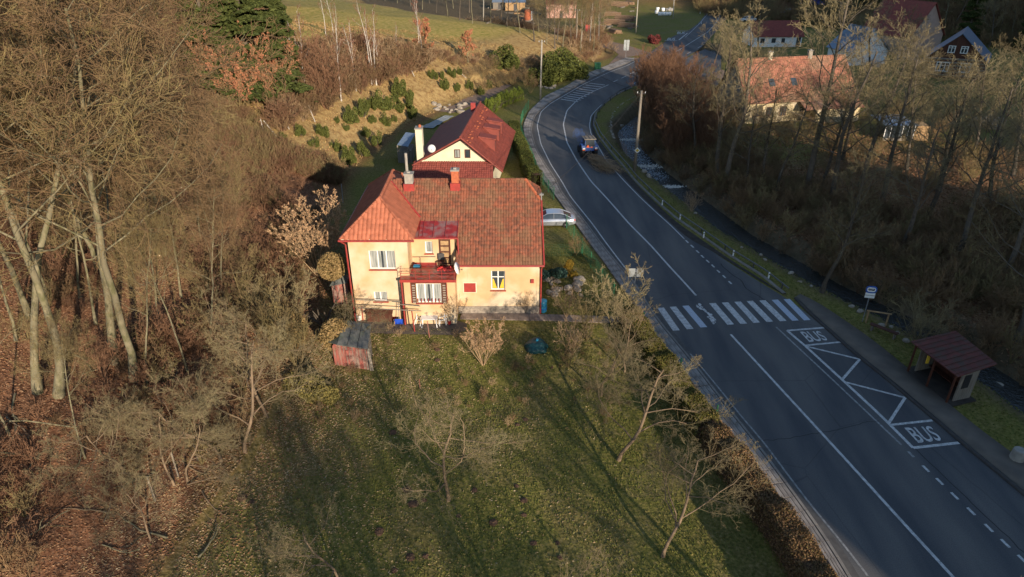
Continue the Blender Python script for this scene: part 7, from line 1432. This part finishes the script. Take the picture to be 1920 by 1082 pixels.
# log cottage with the blue roof: gable towards the camera
x, y = G(1725, 143); CX = Vector((x, y, 0)); t = thing('log_cottage', 'dark log cottage with blue grey roof and white framed windows', 'cottage', tuple(CX)); Wc = 10.2; ez, rz_ = 3.6, 8.2; dd = Vector((6.5, 9.5, 0))
q0 = lambda u, v, z: CX + Vector((u * .93, -.36 * u, z)) + dd.normalized() * v
nl = 12
for k in range(nl):
    z = .1 + k * (3.5 / nl); MB().tube([q0(-.1, 0, z + .14), q0(Wc + .1, 0, z + .14)], .145, 8).build('log', M['greywood'] if k % 2 else M['brownwood'], t)
    MB().prism([q0(0, -.06, z + .27), q0(Wc, -.06, z + .27), q0(Wc, -.06, z + .33), q0(0, -.06, z + .33)], (0, .1, 0)).build('chinking', M['stone'], t)
r = MB(); r.prism([q0(.15, .15, -.3), q0(Wc - .15, .15, -.3), q0(Wc - .15, .15, ez), q0(.15, .15, ez)], tuple(dd.normalized() * 10)); r.build('wall', M['brownwood'], t)
r = MB(); r.prism([q0(0, -.05, ez), q0(Wc, -.05, ez), q0(Wc / 2, -.05, rz_ - .1)], tuple(dd.normalized() * .2)); r.build('gable', M['brownwood'], t)
r = MB(); slab_poly(r, [q0(Wc + .5, -.5, ez - .4), q0(Wc + .5, 11, ez - .4), q0(Wc / 2, 11, rz_), q0(Wc / 2, -.5, rz_)], .12); slab_poly(r, [q0(-.5, -.5, ez - .4), q0(Wc / 2, -.5, rz_), q0(Wc / 2, 11, rz_), q0(-.5, 11, ez - .4)], .12); r.build('roof', M['bluesteel'], t)
def cwin(u0, u1, z0, z1, v=-.16, cols=3):
    f = MB(); fw = .13
    for (a0, a1, b0, b1) in ((u0, u1, z0, z0 + fw), (u0, u1, z1 - fw, z1), (u0, u0 + fw, z0 + fw, z1 - fw), (u1 - fw, u1, z0 + fw, z1 - fw)) + tuple((u0 + (u1 - u0) * k / cols - .05, u0 + (u1 - u0) * k / cols + .05, z0 + fw, z1 - fw) for k in range(1, cols)): f.prism([q0(a0, v, b0), q0(a1, v, b0), q0(a1, v, b1), q0(a0, v, b1)], (0, -.06, 0))
    f.prism([q0(u0, v, (z0 + z1) / 2 + .2), q0(u1, v, (z0 + z1) / 2 + .2), q0(u1, v, (z0 + z1) / 2 + .28), q0(u0, v, (z0 + z1) / 2 + .28)], (0, -.055, 0)); fo = f.build('window', M['white'], t); g_ = MB(); g_.prism([q0(u0, v + .02, z0), q0(u1, v + .02, z0), q0(u1, v + .02, z1), q0(u0, v + .02, z1)], (0, -.01, 0)); me = bpy.data.meshes.new('pane'); me.from_pydata([tuple(Vector(p) - CX) for p in g_.v], [], g_.f); mesh_obj('pane', me, M['glass'], fo)
cwin(2.2, 4.4, 1.2, 2.9); cwin(6.2, 8.0, 1.2, 2.9, cols=2); cwin(3.4, 4.6, 4.6, 5.9, -.1, 2); cwin(5.5, 6.7, 4.6, 5.9, -.1, 2)
# glasshouse, white gable, blue heaps, plank pile
x, y = G(1655, 264); t = thing('glasshouse', 'small glass fronted shed with grey blue roof before the bare trees', 'glasshouse', (x, y, 0)); r = MB(); slab_poly(r, [(x - .3, y - .3, 2.2), (x + 4.3, y - .3, 2.2), (x + 3.2, y + 2.8, 2.9), (x - 1.2, y + 2.8, 2.9)], .06); r.build('roof', M['bluesteel'], t)
r = MB(); r.box(x, x + 4, y + .1, y + .12, 0, 2.1); r.build('pane', M['glass'], t)
for k in range(6): MB().box(x + k * .8 - .04, x + k * .8 + .04, y, y + .08, 0, 2.15).build('glazing_bar', M['white'], t)
MB().box(x - .04, x + 4.04, y - .01, y + .07, 0, .35).build('sill_board', M['greywood'], t); MB().box(x + 4.2, x + 6.2, y + .1, y + 2.4, 0, 2.0).build('lean_to', M['tanwood'], t); MB().box(x, x + 4, y + 2.4, y + 2.5, 0, 2.5).build('back_wall', M['greywood'], t)
x, y = G(1560, 122); gable_house('white_gable_house', 'house showing only its white gable behind the orange roof', (x + 1.2, y + 6, 0), (.25, -1), 7, 9, 3.0, 7.2, M['white'], M['bluesteel'], gwins=[(4.2, 4.9, 4.4, 5.4, 'darkmetal', 1)], tilesz=None)
def cloth_heap(name, label, cat, px, py, rx, ry, rz2, m, seed, cloth='cover'):
    p = hit(px, py); t = thing(name, label, cat, p); bm = bmesh.new(); bmesh.ops.create_icosphere(bm, subdivisions=4, radius=1); rg = np.random.default_rng(seed); f = rg.uniform(2, 5, 4)
    for v_ in bm.verts: k = 1 + .12 * math.sin(v_.co.x * f[0] * 2 + 1) * math.cos(v_.co.y * f[1]) + .08 * math.sin(v_.co.z * f[2] * 2 + v_.co.x * 4); v_.co = (v_.co.x * rx * k, v_.co.y * ry * k, max(-.02, v_.co.z) * rz2 * k)
    me = bpy.data.meshes.new(cloth); bm.to_mesh(me); bm.free(); mesh_obj(cloth, me, m, t); return t
cloth_heap('tarp_heap', 'heap under a bright blue tarpaulin at the top edge', 'covered heap', 1525, 8, 4.6, 2.5, 1.8, M['tarp'], 1); cloth_heap('tarp_heap', 'smaller heap under a blue sheet below the large blue tarpaulin', 'covered heap', 1478, 26, 2.4, 1.6, 1.3, mat('bright_blue_sheet', (0.01, .16, .55), (.01, .12, .42), 3, .5), 2); cloth_heap('tarp_heap', 'grey blue covered heap left of the log cottage', 'covered heap', 1702, 112, 2.6, 1.6, 1.5, M['bluesteel'], 3)
cloth_heap('tarp_heap', 'pale turquoise sheet covering something right of the orange roof', 'covered heap', 1638, 125, 1.4, 1.2, 1.4, M['signback'], 4); cloth_heap('tarp_heap', 'pale covered heap at the right edge behind the trees', 'covered heap', 1850, 238, 2.6, 1.6, 1.6, M['stone'], 5)
def plank_pile(px, py, L_, n, label, rz, m='tanwood', rows=3, wd=.18, name='plank_pile'):
    p = hit(px, py); t = thing(name, label, 'planks', p, rz=rz)
    for i in range(n):
        r_ = i % rows; c = i // rows; l = L_ * random.uniform(.8, 1); MB().box(-l / 2, l / 2, c * wd * 1.1, c * wd * 1.1 + wd, r_ * .12, r_ * .12 + .1).build('plank', M[m], t, world=False)
    return t
plank_pile(1378, 302, 5.5, 15, 'pile of pale planks on the grass among the alders', R(8))
def log_pile(px, py, L_, label, rz, rows=4, r0=.17, cols=8):
    p = hit(px, py); t = thing('log_pile', label, 'log pile', p, rz=rz)
    for j in range(rows):
        for i in range(cols - j):
            rr = r0 * random.uniform(.75, 1.15); x = (i + j * .5) * r0 * 2.1; l = L_ * random.uniform(.85, 1.05); o = MB().tube([(x, -l / 2, r0 + j * r0 * 1.75), (x, l / 2, r0 + j * r0 * 1.75)], rr, 8).build('log', M['logend'], t, world=False)
    return t
for i, (a, b, L_, z) in enumerate([(1146, 62, 4, 20), (1150, 46, 6, 65), (1168, 40, 6, 60), (1148, 30, 5, 75), (1172, 52, 5, 50), (1160, 12, 6, 70), (1175, 8, 5, 10)]):
    log_pile(a, b, L_, 'stack of ' + ['orange cut logs beside the side lane', 'long logs above the orange stack', 'long logs lying toward the lawn', 'logs behind the long stacks', 'short logs nearest the distant lawn', 'logs at the top of the timber yard', 'logs topmost beside the twin pole'][i], R(z), rows=3 + i % 3, cols=7)
# white wrapped bales on the distant lawn
bales = [(1231, 26), (1237, 29), (1243, 29), (1249, 29), (1255, 29), (1233, 20), (1243, 21)]
for i, (a, b) in enumerate(bales):
    x, y = G(a, b); t = thing('wrapped_bale', 'white wrapped round bale in the short row on the distant lawn', 'bale', (x, y, 0), 'white wrapped bales'); MB().lathe([(.45, 0), (.58, .08), (.6, .5), (.58, .95), (.45, 1.03)], 12).build('wrap', M['plastic'], t, world=False, smooth=True)
cloth_heap('stone_heap', 'grey stone heap behind the white wrapped bales', 'heap', 1255, 20, 1.6, 1.2, .9, M['concrete'], 9, 'stones')
# timber yard sheds and clutter
def hut(px, py, w_, d_, h, label, mw, mr, rz=0):
    p = hit(px, py); t = thing('yard_shed', label, 'shed', p, rz=rz); mb = MB(); mb.box(-w_ / 2, w_ / 2, 0, d_, -.2, h); mb.build('wall', mw, t, world=False); r = MB(); slab_poly(r, [(-w_ / 2 - .3, -.3, h), (w_ / 2 + .3, -.3, h), (w_ / 2 + .3, d_ + .3, h + .8), (-w_ / 2 - .3, d_ + .3, h + .8)], .1); r.build('roof', mr, t, world=False); r = MB(); r.box(-.5, .5, -.03, -.004, 0, 2.0); r.build('door', M['darkmetal'], t, world=False)
hut(966, 20, 6.5, 4, 2.6, 'yellowish open shed in the timber yard', M['tanwood'], M['bluesteel']); hut(937, 18, 4.5, 4, 2.3, 'grey shed left of the yellowish one in the timber yard', M['greywood'], M['galv']); hut(1052, 34, 9, 6, 4.0, 'brick red building half hidden behind the thin trees', mat('pink_brick', (.42, .20, .15), (.52, .34, .27), 2, .9), M['tile_red'])
p = hit(989, 38); t = thing('storage_tank', 'rust orange upright tank with a white panel beside the timber yard', 'tank', p); MB().lathe([(.9, 0), (.95, .1), (.95, 2.6), (.6, 3.0)], 16).build('body', M['brick'], t, world=False); MB().box(1.1, 1.7, -.1, .1, 0, 2.6).build('panel', M['white'], t, world=False)
p = hit(1101, 62); t = thing('red_skip', 'small red upright container among the thin trees', 'container', p); MB().box(-.6, .6, -.5, .5, 0, 2.0).build('body', M['redpaint'], t, world=False, bevel=.05); MB().box(-.65, .65, -.55, .55, 2.0, 2.1).build('lid', M['brick'], t, world=False)
rg = np.random.default_rng(12)
for i in range(60):
    a, b = (rg.uniform(915, 1010), rg.uniform(8, 46)) if i < 42 else (rg.uniform(1130, 1190), rg.uniform(8, 60)); plank_pile(a, b, float(rg.uniform(2, 4.5)), int(rg.integers(3, 9)), 'untidy stack of sawn boards in the distant timber yard', float(rg.uniform(0, 3)), ['tanwood', 'greywood', 'stone', 'greywood', 'logend'][i % 5], name='board_stack')['group'] = 'board stacks in the timber yard'
    bpy.data.objects[[o.name for o in bpy.data.objects if o.name.startswith('board_stack')][-1]]
# green bin with its shrub, blue box, small items
p = hit(1120, 131); t = thing('green_container', 'green recycling container on the grass by the bend', 'container', p); MB().box(-.6, .6, -.5, .5, 0, 1.25).build('body', mat('green_plastic', (.03, .16, .07), (.025, .13, .06), 4, .5), t, world=False, bevel=.06); MB().box(-.64, .64, -.54, .54, 1.25, 1.38).build('lid', M['greenfence'], t, world=False, bevel=.03)
x, y = G(1279, 148); t = thing('small_box', 'small grey blue box with white front on the bridge lane', 'box', (x, y, 0)); MB().box(-.7, .7, -.4, .4, 0, .8).build('body', M['bluesteel'], t, world=False, bevel=.03); MB().box(-.1, .65, -.43, -.402, .1, .7).build('front_panel', M['white'], t, world=False)
# tall white chimney cowl figure omitted; metal post behind the left wing
p = hit(643, 380); q = PY(640, 345, p[1]); o = MB().tube([(0, 0, -.2), (q[0] - p[0], 0, q[1] - p[2])], .05, 6).build('grey_post', M['galv'], None); o.location = p; tag(o, 'thin grey steel post on the shaded grass behind the left wing', 'post')
# thin tree shrubs in leafless clump at the foot of the left slope stay above

def band(n, lo, hi, xr, seed):
    rg = np.random.default_rng(seed); out = []
    for _ in range(n):
        px = rg.uniform(*xr); py = rg.uniform(np.interp(px, *zip(*hi)), np.interp(px, *zip(*lo))); p = hit(px, py); out.append((p[0], p[1], p[2] - .05))
    return np.array(out)
undergrowth('birch_scrub', band(380, [(520, 262), (560, 235), (620, 206), (700, 168), (800, 132)], [(520, 150), (570, 110), (640, 100), (700, 105), (800, 118)], (520, 800), 41), [BR[1], BR[0], BR[3], BR[1]], 1.1, 2.7, 31)
undergrowth('bank_brush', band(420, [(380, 330), (500, 330), (560, 325), (600, 345), (640, 350)], [(380, 205), (470, 215), (500, 255), (560, 300), (640, 330)], (380, 640), 42), [BR[0], BR[1], BR[2]], .6, 1.5, 35)
cp_ = smooth_path(W([(1172, 236), (1180, 255), (1192, 285), (1212, 312), (1240, 335)], -1.3), .3, 1); rg = np.random.default_rng(4); q_ = cp_[rg.integers(0, len(cp_), 1500)] + rg.normal(0, .62, (1500, 2)); V, F = leaf_quads(np.stack([q_[:, 0], q_[:, 1], np.full(1500, -1.335) + rg.uniform(0, .05, 1500)], 1), .10, rg, .9)
o = mesh_obj('creek_foam', np_mesh('creek_foam', V, F), mat('pale_foam', (.42, .48, .55), (.25, .30, .36), 4, .4)); tag(o, kind='stuff')
rocks([(1172 + random.uniform(-8, 8) + (b - 240) * .45, b) for b in [random.uniform(236, 335) for _ in range(24)]], 'dark wet rock in the small rapids beside the sign pole', 'rocks in the rapids by the sign pole', .4, .9, 0)
undergrowth('yard_scrub', pts(9000, (-60, 45), (150, 300), lambda x, y, r: (hill_d(x, y) < 9) & (seg_dist(x, y, np.array([G(900, 60), G(1000, 82), G(1090, 100), G(1140, 60), G(1150, 20)])) < r.uniform(2, 9, len(x))) & (r.uniform(0, 1, len(x)) < .5) & (x < 24), 32), [BR[0], BR[1], BR[3]], .7, 1.9, 21)
undergrowth('far_slope_scrub', pts(16000, (60, 330), (110, 330), lambda x, y, r: (x * .75 + y * .66 > 196) & (np.abs(x) < .8 * (y * .88 + 13)), 31), [BR[1], BR[2]], 1.2, 3.0, 17)
# ------------------------------------------------------------ labels by place where nothing else sets repeats apart
def project(p):
    d = p[1] * math.cos(PITCH) - (p[2] - CAMH) * math.sin(PITCH); return 960 + FPX * p[0] / d, 541 - FPX * (p[1] * math.sin(PITCH) + (p[2] - CAMH) * math.cos(PITCH)) / d
ORD = ['leftmost', 'second', 'third', 'fourth', 'fifth', 'sixth', 'seventh', 'eighth', 'ninth', 'tenth', 'eleventh', 'twelfth', 'thirteenth', 'fourteenth', 'fifteenth', 'sixteenth', 'seventeenth', 'eighteenth', 'nineteenth', 'twentieth', 'twenty-first', 'twenty-second', 'twenty-third', 'twenty-fourth', 'twenty-fifth', 'twenty-sixth', 'twenty-seventh', 'twenty-eighth', 'twenty-ninth', 'thirtieth', 'thirty-first', 'thirty-second', 'thirty-third', 'thirty-fourth', 'thirty-fifth', 'thirty-sixth', 'thirty-seventh', 'thirty-eighth']
TENS = {40: 'fort', 50: 'fift', 60: 'sixt'}
for n_o in range(39, 66):
    a_o, b_o = n_o // 10 * 10, n_o % 10; ORD.append({39: 'thirty-ninth'}.get(n_o) or ((TENS[a_o] + 'ieth') if b_o == 0 else TENS[a_o] + 'y-' + ['first', 'second', 'third', 'fourth', 'fifth', 'sixth', 'seventh', 'eighth', 'ninth'][b_o - 1]))
def relabel(group, text):
    g_ = [o for o in bpy.data.objects if o.get('group') == group and o.parent is None]; g_.sort(key=lambda o: project(o.location)[0])
    for i, o in enumerate(g_):
        o['label'] = (ORD[i] if i == 0 else ORD[i] + ' from the left') + ' ' + text if i < len(ORD) else text
relabel('evergreen shrubs on the bank', 'of the dark green shrubs on the golden bank'); relabel('molehills in the lawn', 'of the brown molehills in the lawn'); relabel('fallen branches on the leafy slope', 'of the fallen branches on the leafy slope'); relabel('rocks in the rapids by the sign pole', 'of the wet rocks in the rapids by the pole'); relabel('slim young beeches of the lower wood', 'of the slim young beeches in the lower left'); relabel('creek side alders', 'of the bare dark alders beyond the creek')
relabel('reddish bushes beside the bend', 'of the reddish brown thickets by the sign pole'); relabel('bare shrubs before the bend', 'of the bare shrubs between bank and bend'); relabel('boulders at the foot of the bank', 'of the pale boulders at the bank foot')
relabel('evergreen bushes above the bend', 'of the evergreen bushes above the road bend'); relabel('bare trees round the timber yard', 'of the slim bare trees before the timber yard'); relabel('birches along the bank top', 'of the white birches along the bank top')
relabel('rocks of the garden rockery', 'of the pale rocks in the house rockery'); relabel('stones along the creek edge', 'of the pale stones along the creek edge'); relabel('thuja row behind the second house', 'of the clipped green thujas in their row'); relabel('white wrapped bales', 'of the white wrapped bales on the lawn')
relabel('board stacks in the timber yard', 'of the sawn board stacks in the timber yard'); relabel('white stones behind the bend pole', 'of the white stones piled behind the pole'); relabel('rocks behind the bus shelter', 'of the creek rocks behind the bus shelter'); relabel('white birch poles and stubs on the bank', 'of the white birch poles and stubs on the bank'); relabel('birches by the timber yard', 'of the leaning birches by the timber yard')
